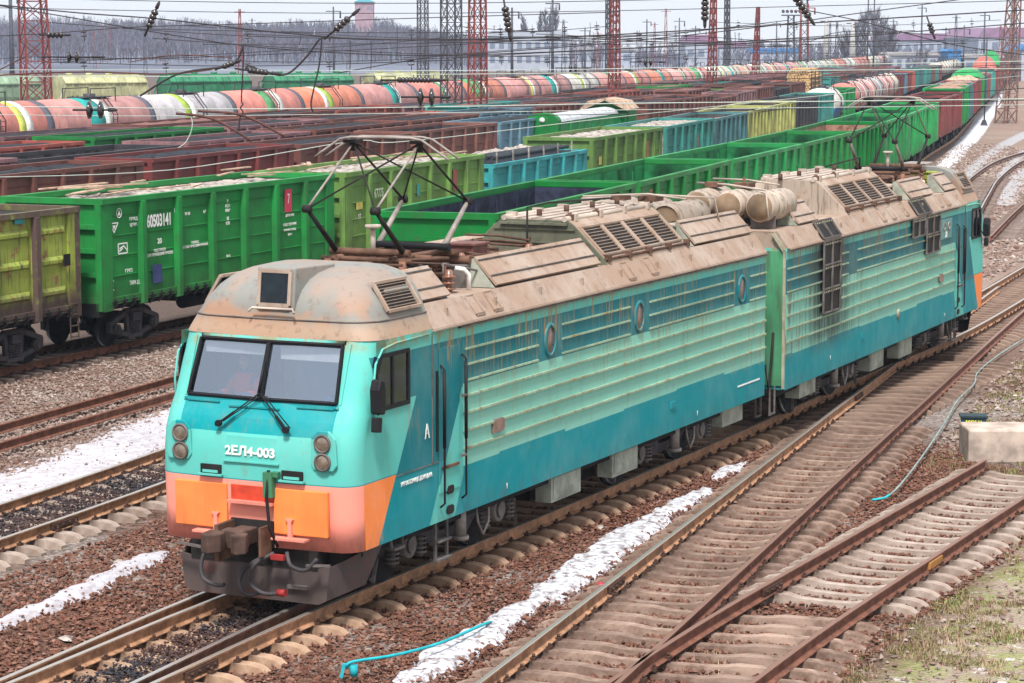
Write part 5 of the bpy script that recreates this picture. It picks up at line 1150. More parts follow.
    m_ = MB(); m_.add([(-.22,.925,4.12),(.22,.925,4.12),(.22,.975,4.52),(-.22,.975,4.52)], [(0,1,2,3)]); m_.v = [(x,y-.012,z) for x,y,z in m_.v]; S.B(m_, 'lamp_window', M_LAMPWIN, hb)
    m_ = MB()
    for p, q in (((-.24,4.09),(.24,4.09)),((-.24,4.55),(.24,4.55)),((-.24,4.09),(-.24,4.55)),((.24,4.09),(.24,4.55))): f_ = lambda t: (t[0], .915+(t[1]-4.1)*.13, t[1]); m_.bar(f_(p), f_(q), .05, .04, 0, up=(0,1,0))
    S.B(m_, 'window_frame', M_ROOF, hb)
    m_ = MB(); m_.tube([(-.34,.80,4.0),(-.3,.84,4.05),(.34,.84,4.05),(.38,.80,4.0)], .018, 6); S.B(m_, 'rail', M_PALEPIPE, hb)
    for s in (-1, 1):   # louvre on the hood flank
        f_ = lambda y, t, off=0: (s*(1.43-.205*t+off), y, 4.04+.32*t)
        lg = empty('hood_louvre', (0,0,0), 0, root); m_ = MB(); 
        m_.add([f_(1.55,0,.0), f_(2.38,0,.0), f_(2.38,1,.0), f_(1.55,1,.0)], [(0,1,2,3)]); S.B(m_, 'backing', M_SLOT, lg)
        m_ = MB(); 
        for p, q in (((1.5,-.08),(2.43,-.08)),((1.5,1.08),(2.43,1.08)),((1.5,-.08),(1.5,1.08)),((2.43,-.08),(2.43,1.08))): m_.bar(f_(*p,.01), f_(*q,.01), .06, .04)
        S.B(m_, 'frame', M_ROOF, lg); m_ = MB()
        for k in range(8): t = (k+.5)/8; m_.bar(f_(1.55,t,.015), f_(2.38,t,.015), .010, .008)
        S.B(m_, 'slats', M_ROOF, lg)
    # sloped roof edge and flat roof
    m_ = MB()
    for s in (-1, 1): m_.prism([(s*1.55,3.66),(s*1.575,3.655),(s*1.34,3.99),(s*1.30,3.99)], 2.6, Ls-.02, 'y')
    m_.box(-1.31, 1.31, 2.6, Ls-.02, 3.955, 3.98); m_.prism([(-1.55,3.66),(-1.31,3.97),(1.31,3.97),(1.55,3.66)], Ls-.08, Ls-.02, 'y'); m_.prism([(-1.55,3.66),(-1.31,3.97),(1.31,3.97),(1.55,3.66)], 2.6, 2.65, 'y'); m_.box(-1.54,1.54,2.6,Ls-.02,3.64,3.66)
    S.B(m_, 'roof', M_ROOF)
    m_ = MB()
    for s in (-1, 1):
        for y in np.linspace(3.2, Ls-.6, 9): m_.box(*sorted((s*1.45, s*1.49)), y-.02, y+.02, 3.78, 3.90)
        y = 3.0
        m_.box(*sorted((s*1.55, s*1.61)), 2.6, Ls-.1, 3.625, 3.65)
    S.B(m_, 'roof_edge_trim', M_ROOF)
    for s in (-1, 1):
        for y in ((4.15, 4.75, 9.9, 10.9) if front else (4.2, 4.9, 8.1, 9.2, 10.0)):   # lifting-eye frames on the slope
            m_ = MB(); q = lambda dy, t: (s*(1.54-.2*t), y+dy, 3.72+.24*t)
            for p_, r_ in ((q(-.13,0),q(.13,0)),(q(-.13,1),q(.13,1)),(q(-.13,0),q(-.13,1)),(q(.13,0),q(.13,1))): m_.bar(p_, r_, .045, .05)
            S.B(m_, 'lifting_eye', M_ROOF)
    # hinged roof covers standing at a slant beside the roof equipment
    covers = [(2.68,3.62),(5.15,9.05),(13.35,Ls-.15)] if front else [(2.68,3.7),(4.9,6.9),(14.3,15.6)]
    for s in (-1, 1):
        for y0, y1 in covers:
            cv = empty('roof_cover', (0,0,0), 0, root); m_ = MB(); q = lambda y, t, o_=0: (s*(1.30-.38*t+o_), y, 4.02+.40*t+o_*.9)
            m_.add([q(y0,0), q(y1,0), q(y1,1), q(y0,1), q(y0,0,.03), q(y1,0,.03), q(y1,1,.03), q(y0,1,.03), (s*.86,y0,4.43), (s*.86,y1,4.43), (s*.80,y1,4.40), (s*.80,y0,4.40)], [(0,3,2,1),(4,5,6,7),(0,1,5,4),(1,2,6,5),(3,0,4,7),(7,6,9,8),(8,9,10,11)]); S.B(m_, 'panel', M_ROOF, cv)
            m_ = MB(); m_.bar(q(y0,.30,.04), q(y1,.30,.04), .022, .02); m_.bar(q(y0,.86,.04), q(y1,.86,.04), .022, .02); S.B(m_, 'seam', M_GREYMET, cv)
            m_ = MB()
            for y in (y0, y1-.03): m_.prism([(s*1.28,3.99),(s*.85,3.99),(s*.85,4.40),(s*.92,4.42)], y, y+.03, 'y')
            S.B(m_, 'gusset', M_BOX, cv)
    # louvred clerestory
    m0, m1 = (9.3, 13.05) if front else (Ls-9.25, Ls-4.85)
    cl = empty('louvred_clerestory', (0,0,0), 0, root); m_ = MB()
    sec_ = [(-1.33,3.97),(-1.30,4.05),(-.72,4.62),(-.60,4.70),(.60,4.70),(.72,4.62),(1.30,4.05),(1.33,3.97)]
    m_.prism([(x,z) for x, z in sec_], m0, m0+.05, 'y', 1); m_.prism(sec_, m1-.05, m1, 'y', 1)
    vv = [(x, y, z) for y in (m0+.05, m1-.05) for x, z in sec_]; k_ = len(sec_); m_.add(vv, [(i, i+1, k_+i+1, k_+i) for i in range(k_-1)], 0); S.B(m_, 'casing', [M_ROOF, M_OLIVE_WALL if front else M_AIRTANK], cl)
    m_ = MB()
    for x in (-.56, .56):
        m_.tube([(x, m0-.02, 4.72), (x, m1+.02, 4.72)], .05, 8)
        for k in range(4): yy = m0+.3+k*(m1-m0-.6)/3; m_.box(x-.09, x+.09, yy-.05, yy+.05, 4.68, 4.80)
    for x in (-.42, -.14, .14, .42): m_.bar((x, m0, 4.715), (x, m1, 4.715), .17, .03)
    S.B(m_, 'top_rails', M_PALEPIPE, cl); m_ = MB()
    for k in range(4): yy = m0+.2+k*(m1-m0-.4)/3; m_.cyl((.56,yy,4.70),(.56,yy,4.82),.04,8); m_.box(.50,.62,yy-.04,yy+.04,4.70,4.79); m_.cyl((-.14,yy+.3,4.7),(-.14,yy+.3,4.84),.05,8)
    for s in (-1,1):
        m_.tube([(s*1.30, m0, 4.08), (s*1.30, m1, 4.08)], .022, 8)
        for k in range(5): yy = m0+.1+k*(m1-m0-.2)/4; m_.box(s*1.30-.05, s*1.30+.06, yy-.03, yy+.03, 4.03, 4.15)
    S.B(m_, 'clamps', M_DARKRUST, cl)
    for s in (-1, 1):
        f_ = lambda y, t, off=0.0: (s*(1.22-.46*t+off), y, 4.13+.45*t+off)
        wv = (m1-m0-.25)/4
        for k in range(4):
            y0, y1 = m0+.16+k*wv, m0+.16+(k+1)*wv-.14; lf = empty('louvre', (0,0,0), 0, cl); 
            m_ = MB(); m_.add([f_(y0,.08,.004), f_(y1,.08,.004), f_(y1,.92,.004), f_(y0,.92,.004)], [(0,1,2,3)]); m_ = S.B(m_, 'louvre_opening', M_SLOT, cl)
            bpy.data.objects.remove(lf)
            m_ = MB()
            for t in np.linspace(.14,.86,8): m_.bar(f_(y0,t,.012), f_(y1,t,.012), .014, .012)
            for p_, r_ in (((y0-.035,.02),(y0-.035,.98)),((y1+.035,.02),(y1+.035,.98)),((y0-.05,.02),(y1+.05,.02)),((y0-.05,.98),(y1+.05,.98))): m_.bar(f_(*p_,.012), f_(*r_,.012), .06, .03)
            S.B(m_, 'louvre_slats', M_ROOF, cl)
    if front:
        m_ = MB()
        for z in (4.1, 4.33, 4.55): wz = 1.25-(z-4.05)*1.0; m_.bar((-wz, m0-.01, z), (wz, m0-.01, z), .04, .03)
        m_.box(-.62,.62,m0-.08,m0,4.62,4.66); S.B(m_, 'wall_ribs', M_OLIVE_WALL, cl)
    # pantograph
    base = 3.62; c0 = 4.28
    pg = empty('pantograph', (0,0,0), 0, root)
    bf, br_ = 3.62, 4.9; kf, kr, ap = (2.78, 5.27), (5.70, 5.24), (4.14, 6.17); w_ = .56; zb = 4.60
    if not front: bf, br_, kf, kr, ap = 3.55, 4.85, (2.6, 5.31), (5.72, 5.30), (4.1, 6.23)
    m_ = MB()
    for s in (-1, 1): m_.tube([(s*.45, bf-.2, 4.52), (s*.45, br_+.25, 4.52)], .045, 8)
    for y in (bf-.1, br_+.1, ap[0]): m_.cyl((-.75, y, 4.50), (.75, y, 4.50), .04, 8)
    S.B(m_, 'base_frame', M_RUSTPIPE, pg); m_ = MB(); m_.cyl((-w_-.1, bf, zb), (w_+.1, bf, zb), .055, 12); S.B(m_, 'front_shaft', M_RUSTPIPE, pg)
    m_ = MB(); m_.cyl((-w_-.1, br_, zb), (w_+.1, br_, zb), .055, 12); S.B(m_, 'rear_shaft', M_BLACK, pg)
    for s in (-1, 1):
        m_ = MB(); m_.tube([(s*w_, bf, zb), (s*w_, *kf)], [.046, .028], 8); S.B(m_, 'lower_arm', M_SLOT, pg)
        m_ = MB(); m_.tube([(s*w_, br_, zb), (s*w_, *kr)], [.052, .030], 8); S.B(m_, 'lower_arm', M_STEEL, pg)
        for kx in (kf, kr):
            m_ = MB(); m_.tube([(s*w_, *kx), (s*w_*.98, *ap)], [.020, .016], 8); S.B(m_, 'upper_arm', M_STEEL if kx is kf else M_SLOT, pg)
            m_ = MB(); m_.tube([(s*w_, *kx), (-s*w_*.98, *ap)], .014, 6); S.B(m_, 'cross_brace', M_SLOT, pg)
            m_ = MB(); m_.lathe([(-.06,0),(-.06,.06),(.06,.06),(.06,0)], 10, 'x', (s*w_, kx[0], kx[1])); S.B(m_, 'knee_joint', M_SLOT, pg)
        m_ = MB(); m_.box(s*w_-.10, s*w_+.10, ap[0]-.13, ap[0]+.13, ap[1]+.0, ap[1]+.05); m_.cyl((s*w_, ap[0], ap[1]-.12), (s*w_, ap[0], ap[1]+.06), .05, 8); S.B(m_, 'head_carrier', M_SLOT, pg)
    for dy in (-.17, .17):
        m_ = MB(); za = ap[1]+.08; m_.tube([(-1.12, ap[0]+dy, za-.30), (-1.0, ap[0]+dy, za-.22), (-.68, ap[0]+dy, za-.02), (-.5, ap[0]+dy, za+.01), (.5, ap[0]+dy, za+.01), (.68, ap[0]+dy, za-.02), (1.0, ap[0]+dy, za-.22), (1.12, ap[0]+dy, za-.30)], .019, 8); S.B(m_, 'collector_bow', M_STEEL, pg)
    for (x, y) in ((-.62, bf-.15), (.62, bf-.15), (-.62, br_+.3), (.62, br_+.3)):
        m_ = MB(); m_.lathe([(3.98,.09),(4.05,.09),(4.07,.15),(4.10,.08),(4.14,.16),(4.17,.08),(4.21,.16),(4.24,.08),(4.28,.15),(4.31,.07),(4.5,.05),(4.5,0)], 14, 'z', (x, y, 0)); S.B(m_, 'insulator', M_BROWNINS, pg)
    # roof apparatus, busbars, insulators, air tanks
    rr = random.Random(5 if front else 9)
    def insul(x, y, h=.34, r=.12, nsk=3):
        m_ = MB(); pr = [(3.98, .07)]
        for k in range(nsk): z = 4.02 + k*h/nsk; pr += [(z, .05), (z+.02, r), (z+h/nsk*.5, .06)]
        pr += [(3.98+h+.06, .05), (3.98+h+.08, .03), (3.98+h+.08, 0)]; m_.lathe(pr, 14, 'z', (x, y, 0)); return S.B(m_, 'roof_insulator', M_BROWNINS)
    spots = [(.9,2.95),(.2,2.9),(-.6,2.85),(.95,4.3),(-.9,4.1),(.55,5.5),(.9,5.9),(.1,5.9),(-.5,6.2),(.6,6.7),(.15,7.1),(-.3,7.6),(.55,7.9),(-.8,8.3),(.2,8.7)] if front else [(.9,2.95),(-.3,2.9),(.9,4.3),(.4,5.3),(-.5,5.6),(.1,6.4),(.6,7.0),(-.2,7.4)]
    for x, y in spots: insul(x, y, rr.uniform(.26,.42), rr.uniform(.10,.15))
    m_ = MB()
    for (x0, y0), (x1, y1) in zip(spots, spots[1:]): z0, z1 = rr.uniform(4.38,4.5), rr.uniform(4.38,4.5); m_.tube([(x0,y0,z0), ((x0+x1)/2, (y0+y1)/2, (z0+z1)/2+rr.uniform(-.02,.05)), (x1,y1,z1)], .022, 6)
    S.B(m_, 'busbar', M_DARKRUST)
    for k in range(14 if front else 8): insul(rr.uniform(-.95,1.0), rr.uniform(2.8, 8.7 if front else 7.3), rr.uniform(.14,.3), rr.uniform(.06,.10), 2)
    ap_boxes = [(-.2,.35,5.1,5.6,4.30,M_RUSTPIPE),(.5,.85,5.0,5.35,4.32,M_GREYMET),(.05,.5,6.0,6.5,4.55,M_BROWN),(-.9,-.35,6.6,7.6,4.35,M_RUSTPIPE),(.55,1.0,6.5,6.9,4.2,M_ROOF),(-.15,.4,7.4,8.0,4.25,M_RUSTPIPE),(.55,.8,7.2,8.4,4.15,M_ROOF),(-.95,-.5,3.0,3.7,4.28,M_GREYMET)] if front else [(-.3,.4,5.1,5.8,4.42,M_RUSTPIPE),(.5,.9,5.0,5.5,4.3,M_BOX),(-.9,-.3,5.9,6.8,4.4,M_RUSTPIPE),(.3,.8,6.1,6.9,4.3,M_ROOF),(.2,.9,2.9,3.2,4.45,M_OLIVE)]
    for x0, x1, y0, y1, z1, mt in ap_boxes: m_ = MB(); m_.box(x0, x1, y0, y1, 3.98, z1); m_.box(x0-.03, x1+.03, y0-.03, y1+.03, z1-.03, z1+.012); S.B(m_, 'apparatus_box', mt, None, .01)
    for k in range(16 if front else 9):
        y = rr.uniform(2.9, 8.8 if front else 7.4); x = rr.uniform(-.8,.8); m_ = MB(); a_ = rr.uniform(-.5,.5)
        m_.tube([(x,y,4.02),(x,y,4.2+rr.random()*.2),(x+a_,y+rr.uniform(.3,1.4),4.2+rr.random()*.25),(x+a_,y+rr.uniform(1.4,1.9),4.05)], rr.choice([.012,.018,.028]), 8); S.B(m_, 'roof_pipe', rr.choice([M_DARKRUST, M_RUSTPIPE, M_GREYMET, M_BLACK]))
    for (x0, y0, x1, y1, z, r_) in ((-.55,2.85,.75,2.95,4.28,.05), (-.2,5.05,.9,5.1,4.40,.06), (-.9,5.6,-.2,5.7,4.4,.12), (.0,3.3,.7,4.6,4.22,.035)):
        m_ = MB(); m_.cyl((x0,y0,z), (x1,y1,z), r_, 12); S.B(m_, 'roof_cylinder', M_RUSTPIPE)
    m_ = MB(); m_.tube([(1.05,4.75,3.98),(1.05,4.75,4.22),(1.0,4.68,4.30),(.9,4.6,4.32)], .035, 8); S.B(m_, 'white_vent_pipe', M_WHITE)
    m_ = MB(); m_.cyl((-.1,3.9,4.5),(-.1,3.9,4.95),.04,8); m_.cyl((-.1,3.9,4.93),(-.1,3.9,4.98),.12,10); S.B(m_, 'antenna', M_PALEPIPE)
    tanks = [(.62,13.6,15.2),(-.12,13.8,15.4),(-.8,13.8,15.4)] if front else [(.86,15.2,16.75),(.18,15.0,16.7),(-.5,15.0,16.6)]
    for x, y0, y1 in tanks:
        at_ = empty('air_tank', (0,0,0), 0, root); m_ = MB(); m_.lathe([(y0,.27),(y0+.04,.30),(y1-.04,.30),(y1,.27),(y1+.09,.15),(y1+.11,0)], 22, 'y', (x,0,4.42)); 
        for yy in np.linspace(y0+.25,y1-.25,4): m_.lathe([(yy-.02,.302),(yy,.312),(yy+.02,.302)], 22, 'y', (x,0,4.42))
        S.B(m_, 'shell', M_AIRTANK, at_); m_ = MB(); e = y0+.01 if front else y0; m_.lathe([(y0+.02,.268),(y0+.03,.2),(y0+.02,0)], 22, 'y', (x,0,4.42)) if front else m_.lathe([(y1+.0,.268),(y1+.12,.16),(y1+.13,0)], 22, 'y', (x,0,4.42)); S.B(m_, 'end_cap', M_RUSTEND, at_)
        m_ = MB(); m_.box(x-.25,x+.25,y0+.2,y0+.28,3.98,4.25); m_.box(x-.25,x+.25,y1-.28,y1-.2,3.98,4.25); S.B(m_, 'cradle', M_GREYMET, at_)
    m_ = MB(); ya = 13.3 if front else 15.0
    m_.tube([(.3,ya,4.4),(.95,ya,4.36)], .035, 8); m_.tube([(-1.0,ya+.2,4.78),(0,ya+1.2,4.82),(1.0,ya+1.8,4.76),(1.1,ya+1.9,4.2)], .022, 6); m_.tube([(-.8,ya-.2,4.85),(.2,ya+.5,4.88),(.9,ya+.6,4.8)], .02, 6); S.B(m_, 'pipework', M_PALEPIPE)
    m_ = MB(); m_.box(.0,.35,ya+.5,ya+.9,4.74,4.84); m_.box(-.6,-.3,ya+.6,ya+.9,4.74,4.84); m_.tube([(.18,ya+.7,4.7),(.18,ya+.7,4.95)], .03, 6); S.B(m_, 'valve_block', M_RUSTPIPE)
    m_ = MB(); m_.tube([(.15, m0-.6, 4.0), (.15, m0-.6, 4.95), (.3, m0-.1, 5.0), (.3, m0+2.6, 4.92)], .018, 6); m_.cyl((.15,m0-.6,4.0),(.15,m0-.6,4.25),.08,10); S.B(m_, 'cable', M_SLOT)
    # coupled-end wall, gangway
    m_ = MB(); m_.box(-1.50, 1.50, Ls+.004, Ls+.03, .95, 3.6); S.B(m_, 'end_wall', M_GREENP)
    m_ = MB(); m_.box(-.62,.62, Ls+.03, Ls+.34, .95, 3.05); S.B(m_, 'gangway', M_BLACK)
    if front: m_ = MB(); m_.box(1.15, 1.42, Ls+.03, Ls+.28, 2.0, 3.35); m_.box(1.13, 1.44, Ls+.02, Ls+.30, 2.55, 2.58); S.B(m_, 'end_cabinet', M_LTP, None, .02)
    else: m_ = MB(); m_.box(1.49, 1.54, Ls+.02, Ls+.07, .9, 3.62); m_.add([(1.54,Ls+.02,3.62),(1.54,Ls+.07,3.62),(1.3,Ls+.07,3.97),(1.3,Ls+.02,3.97),(1.49,Ls+.02,3.58),(1.49,Ls+.07,3.58),(1.25,Ls+.07,3.93),(1.25,Ls+.02,3.93)], [(0,1,2,3),(4,7,6,5),(1,5,6,2),(0,3,7,4)]); S.B(m_, 'corner_strip', M_CREAM)
    m_ = MB()
    for k in range(4): x = 1.3-.2*k; m_.tube([(x, Ls+.03, 2.0-.15*k), (x+.03, Ls+.22, 1.5), (x, Ls+.3, .9+.1*k), (x-.05, Ls+.36, 1.4)], .028, 6)
    S.B(m_, 'jumper_cable', M_SLOT)
    m_ = MB(); m_.box(-.15,.15,Ls,Ls+.4,.85,1.1); S.B(m_, 'drawbar', M_GEAR)
    m_ = MB(); m_.bar((1.35,Ls+.05,.4),(1.35,Ls+.05,.95),.03,.03); m_.bar((1.35,Ls+.35,.4),(1.35,Ls+.35,.95),.03,.03); m_.bar((1.35,Ls+.05,.42),(1.35,Ls+.35,.42),.05,.03); S.B(m_, 'foot_step', M_GREYMET)
    # underframe, boxes, bogies, steps
    m_ = MB(); m_.box(-1.35, 1.35, .9, Ls, .72, .88); m_.box(-.9,.9,7.2,9.8,.35,.75); S.B(m_, 'underframe', M_GEAR)
    for s in (-1, 1):
        for y0, y1 in ((6.95,8.1),(9.4,10.5)): m_ = MB(); m_.box(*sorted((s*1.12, s*1.40)), y0, y1, .40, .86); m_.box(*sorted((s*1.40, s*1.415)), y0+.06, y1-.06, .46, .80); S.B(m_, 'equipment_box', M_BOX, None, .02)
        m_ = MB(); m_.box(*sorted((s*1.1, s*1.4)), 14.6, 15.7, .5, .86); S.B(m_, 'rear_box', M_BOX)
        ld = empty('cab_steps', (0,0,0), 0, root)
        for y in (2.92, 3.28): m_ = MB(); m_.bar((s*1.42,y,.22),(s*1.42,y,.88),.05,.035); S.B(m_, 'stile', M_GREYMET, ld)
        for z in (.28,.55): m_ = MB(); m_.box(*sorted((s*1.34, s*1.5)), 2.9, 3.3, z-.015, z+.015); S.B(m_, 'rung', M_GREYMET, ld)
        m_ = MB(); m_.box(*sorted((s*1.3, s*1.46)), 1.65, 1.95, .66, .70); m_.bar((s*1.4,1.65,.68),(s*1.4,1.62,.88),.03,.03); m_.bar((s*1.4,1.95,.68),(s*1.4,1.98,.88),.03,.03); S.B(m_, 'small_step', M_GREYMET)
    for yc in (3.9, Ls-4.1):
        bg_ = empty('bogie', (0, S.Y(yc), 0), 0, root)
        m_ = MB()
        for s in (-1, 1):
            m_.prism([(-2.2,.62),(-1.9,.80),(-.5,.80),(-.3,.56),(.3,.56),(.5,.80),(1.9,.80),(2.2,.62),(2.1,.52),(1.6,.62),(.9,.60),(.6,.40),(-.6,.40),(-.9,.60),(-1.6,.62),(-2.1,.52)], *sorted((s*1.02, s*1.14)), 'x')
        m_.box(-1.0,1.0,-.25,.25,.45,.7); m_.build('frame', M_GEARG, bg_)
        for q in (-1.45, 1.45):
            ws_ = MB(); wheelset(ws_, q, .58); ws_.v = [(x, y, z) for x, y, z in ws_.v]; o = ws_.build('wheelset', [M_GEAR, M_TREAD], bg_)
            for s in (-1, 1):
                m_ = MB(); m_.cyl((s*1.08, q, .58), (s*1.27, q, .58), .19, 16); m_.cyl((s*1.27, q, .58), (s*1.31, q, .58), .12, 12); m_.build('axle_box', M_GREYMET, bg_)
                for dq in (-.42, .42):
                    m_ = MB(); m_.cyl((s*1.2, q+dq, .34), (s*1.2, q+dq, .62), .05, 8)
                    for k in range(4): m_.lathe([(-.02,.085),(0,.11),(.02,.085)], 12, 'z', (s*1.2, q+dq, .40+k*.065))
                    m_.build('coil_spring', M_GREYMET, bg_)
        for s in (-1, 1):
            m_ = MB(); m_.cyl((s*1.3,.05,.42),(s*1.3,.05,.86),.09,12); m_.cyl((s*1.3,.05,.38),(s*1.3,.05,.44),.13,12); m_.build('damper', M_STEEL, bg_)
            m_ = MB(); m_.tube([(s*1.32,.5,.86),(s*1.36,.52,.55),(s*1.34,.72,.34),(s*1.32,.95,.5),(s*1.32,.95,.86)], .022, 6); m_.build('sand_hose', M_STEEL, bg_)
            m_ = MB(); m_.bar((s*1.15,-2.35,.2),(s*1.05,-2.0,.6),.05,.05); m_.bar((s*1.25,2.0,.65),(s*1.1,2.35,.15),.05,.04); m_.build('sand_pipe', M_GREYMET, bg_)
    return
m_rib = painted('rib_dusty', (.30,.42,.30), .55, .4, rustcol=(.30,.19,.07), zbase=.5)
M_STEEL = simple('worn_steel', (.26,.23,.21), .6, .2, .35); M_LAMPWIN = simple('dark_lamp_window', (.008,.014,.02), .12, 0, .4, 9, .3); M_RUSTEND = simple('rusty_end', (.19,.13,.085), .8, 0, .35, 2)
F1 = Sec('electric_locomotive', 'front section of the teal electric locomotive with salmon and orange nose, numbered 2ЕЛ4-003', S1P, 16.5, False); build_section(F1, True)
F2 = Sec('electric_locomotive', 'rear section of the teal electric locomotive with black soot streaks and dark grilles', S2P, 17.1, True); build_section(F2, False)
text('А', .27, 'lettering', M_WHITE, F1.root, (1.562, 2.42, 2.22), RIGHT_ROT, .8, .006)
text('УКРЗАЛІЗНИЦЯ ДОНЕЦЬКА', .085, 'lettering', M_WHITE, F1.root, (1.562, 2.10, 1.60), RIGHT_ROT, .8, .0)
text('1', .13, 'lettering', M_WHITE, F1.root, (1.562, 5.0, 1.02), RIGHT_ROT); text('1', .13, 'lettering', M_WHITE, F1.root, (1.562, 12.9, 1.02), RIGHT_ROT)
m_ = MB(); m_.box(1.552, 1.558, 15.0, 16.2, 1.215, 1.245); m_.build('white_dash', M_WHITE, F1.root)
# dark grilles standing over the side and slope of the rear section
def grille(y0, y1, z0, z1, cols_, rows_, slope=False, rail=True):
    g = empty('dark_grille', (0,0,0), 0, F2.root); f_ = (lambda y, t: (1.60-.24*t, y, 3.68+.34*t)) if slope else (lambda y, t: (1.60, y, z0+(z1-z0)*t))
    m_ = MB(); m_.add([f_(y0,0), f_(y1,0), f_(y1,1), f_(y0,1)], [(0,1,2,3)]); b = m_.build('backing', M_SLOT, g)
    m_ = MB()
    for k in range(cols_+1): y = y0+(y1-y0)*k/cols_; p, q = Vector(f_(y,0)), Vector(f_(y,1)); d = Vector((.02,0,.0)); m_.bar(p+d, q+d, .035, .035)
    for k in range(rows_+1): t = k/rows_; d = Vector((.02,0,0)); m_.bar(Vector(f_(y0,t))+d, Vector(f_(y1,t))+d, .03, .03)
    for k in range(1, cols_): y = y0+(y1-y0)*(k-.5)/cols_
    m_.build('bars', M_GREYMET, g); m_ = MB()
    for k in range(cols_*5):
        y = y0+(y1-y0)*(k+.5)/(cols_*5)
        for r_ in range(rows_): t = (r_+.88)/rows_; p = Vector(f_(y, t)); m_.box(p.x+.02, p.x+.03, y-.02, y+.02, p.z-.02, p.z+.02)
    m_.build('bolts', M_CREAM, g)
grille(2.25, 3.45, 2.15, 3.62, 2, 3); grille(2.25, 3.45, 0, 0, 2, 1, True); grille(9.25, 10.35, 3.18, 3.60, 2, 1); grille(10.5, 11.75, 2.70, 3.62, 2, 2); grille(9.7, 10.95, 0, 0, 2, 1, True)
m_ = MB(); m_.box(1.551, 1.575, 11.95, 13.1, 2.92, 3.40); m_.build('side_plate', painted('greyish_teal_plate', (.12,.30,.30), .1, .3, zbase=.5), F2.root, True, .01)
for y in (12.3, 12.75): m_ = MB(); m_.lathe([(0,.10),(.02,.10),(.02,.07),(0,.07)], 16, 'x', (1.575,y,3.22)); m_.build('ring_mark', M_STEEL, F2.root)
text('28', .2, 'lettering', M_WHITE, F2.root, (1.58, 12.5, 3.02), RIGHT_ROT, 1.0)
m_ = MB(); m_.lathe([(0,.12),(.02,.12),(.02,0)], 16, 'x', (1.553,8.3,1.52)); m_.build('pale_disc', M_CREAM, F2.root)
text('1', .13, 'lettering', M_WHITE, F2.root, (1.562, 12.6, 1.05), RIGHT_ROT); text('1', .13, 'lettering', M_WHITE, F2.root, (1.562, 3.0, 1.15), RIGHT_ROT)

# ------------------------------------------------------------------ the two people in the cab
def skin_obj(name, chains, mat, parent=None, sub=1):
    """one continuous skinned body: chains of (x,y,z,r) sharing joints"""
    vs_, es, rad = [], [], []; key = {}
    for ch in chains:
        prev = None
        for (x, y, z, r) in ch:
            k = (round(x,3), round(y,3), round(z,3))
            if k not in key: key[k] = len(vs_); vs_.append((x,y,z)); rad.append(r)
            if prev is not None and prev != key[k]: es.append((prev, key[k]))
            prev = key[k]
    me = bpy.data.meshes.new('tmp'); me.from_pydata(vs_, es, []); o = bpy.data.objects.new('tmp', me); C.objects.link(o)
    md = o.modifiers.new('s', 'SKIN')
    for i, r in enumerate(rad): me.skin_vertices[0].data[i].radius = (r, r)
    me.skin_vertices[0].data[0].use_root = True
    ss = o.modifiers.new('b', 'SUBSURF'); ss.levels = ss.render_levels = sub
    dg = bpy.context.evaluated_depsgraph_get(); m2 = bpy.data.meshes.new_from_object(o.evaluated_get(dg)); bpy.data.objects.remove(o)
    m2.materials.clear(); m2.materials.append(mat); m2.polygons.foreach_set('use_smooth', [True]*len(m2.polygons))
    r_ = bpy.data.objects.new(name, m2); C.objects.link(r_)
    if parent: r_.parent = parent
    return r_
M_SKIN = simple('skin', (.55,.30,.22), .5, 0, .08); M_VEST = simple('red_vest', (.75,.07,.06), .7, 0, .15); M_ORV = simple('orange_vest', (.85,.20,.05), .7, 0, .15); M_JKT = simple('blue_jacket', (.06,.14,.30), .8, 0, .2); M_HAIR = simple('dark_hair', (.03,.02,.015), .7)
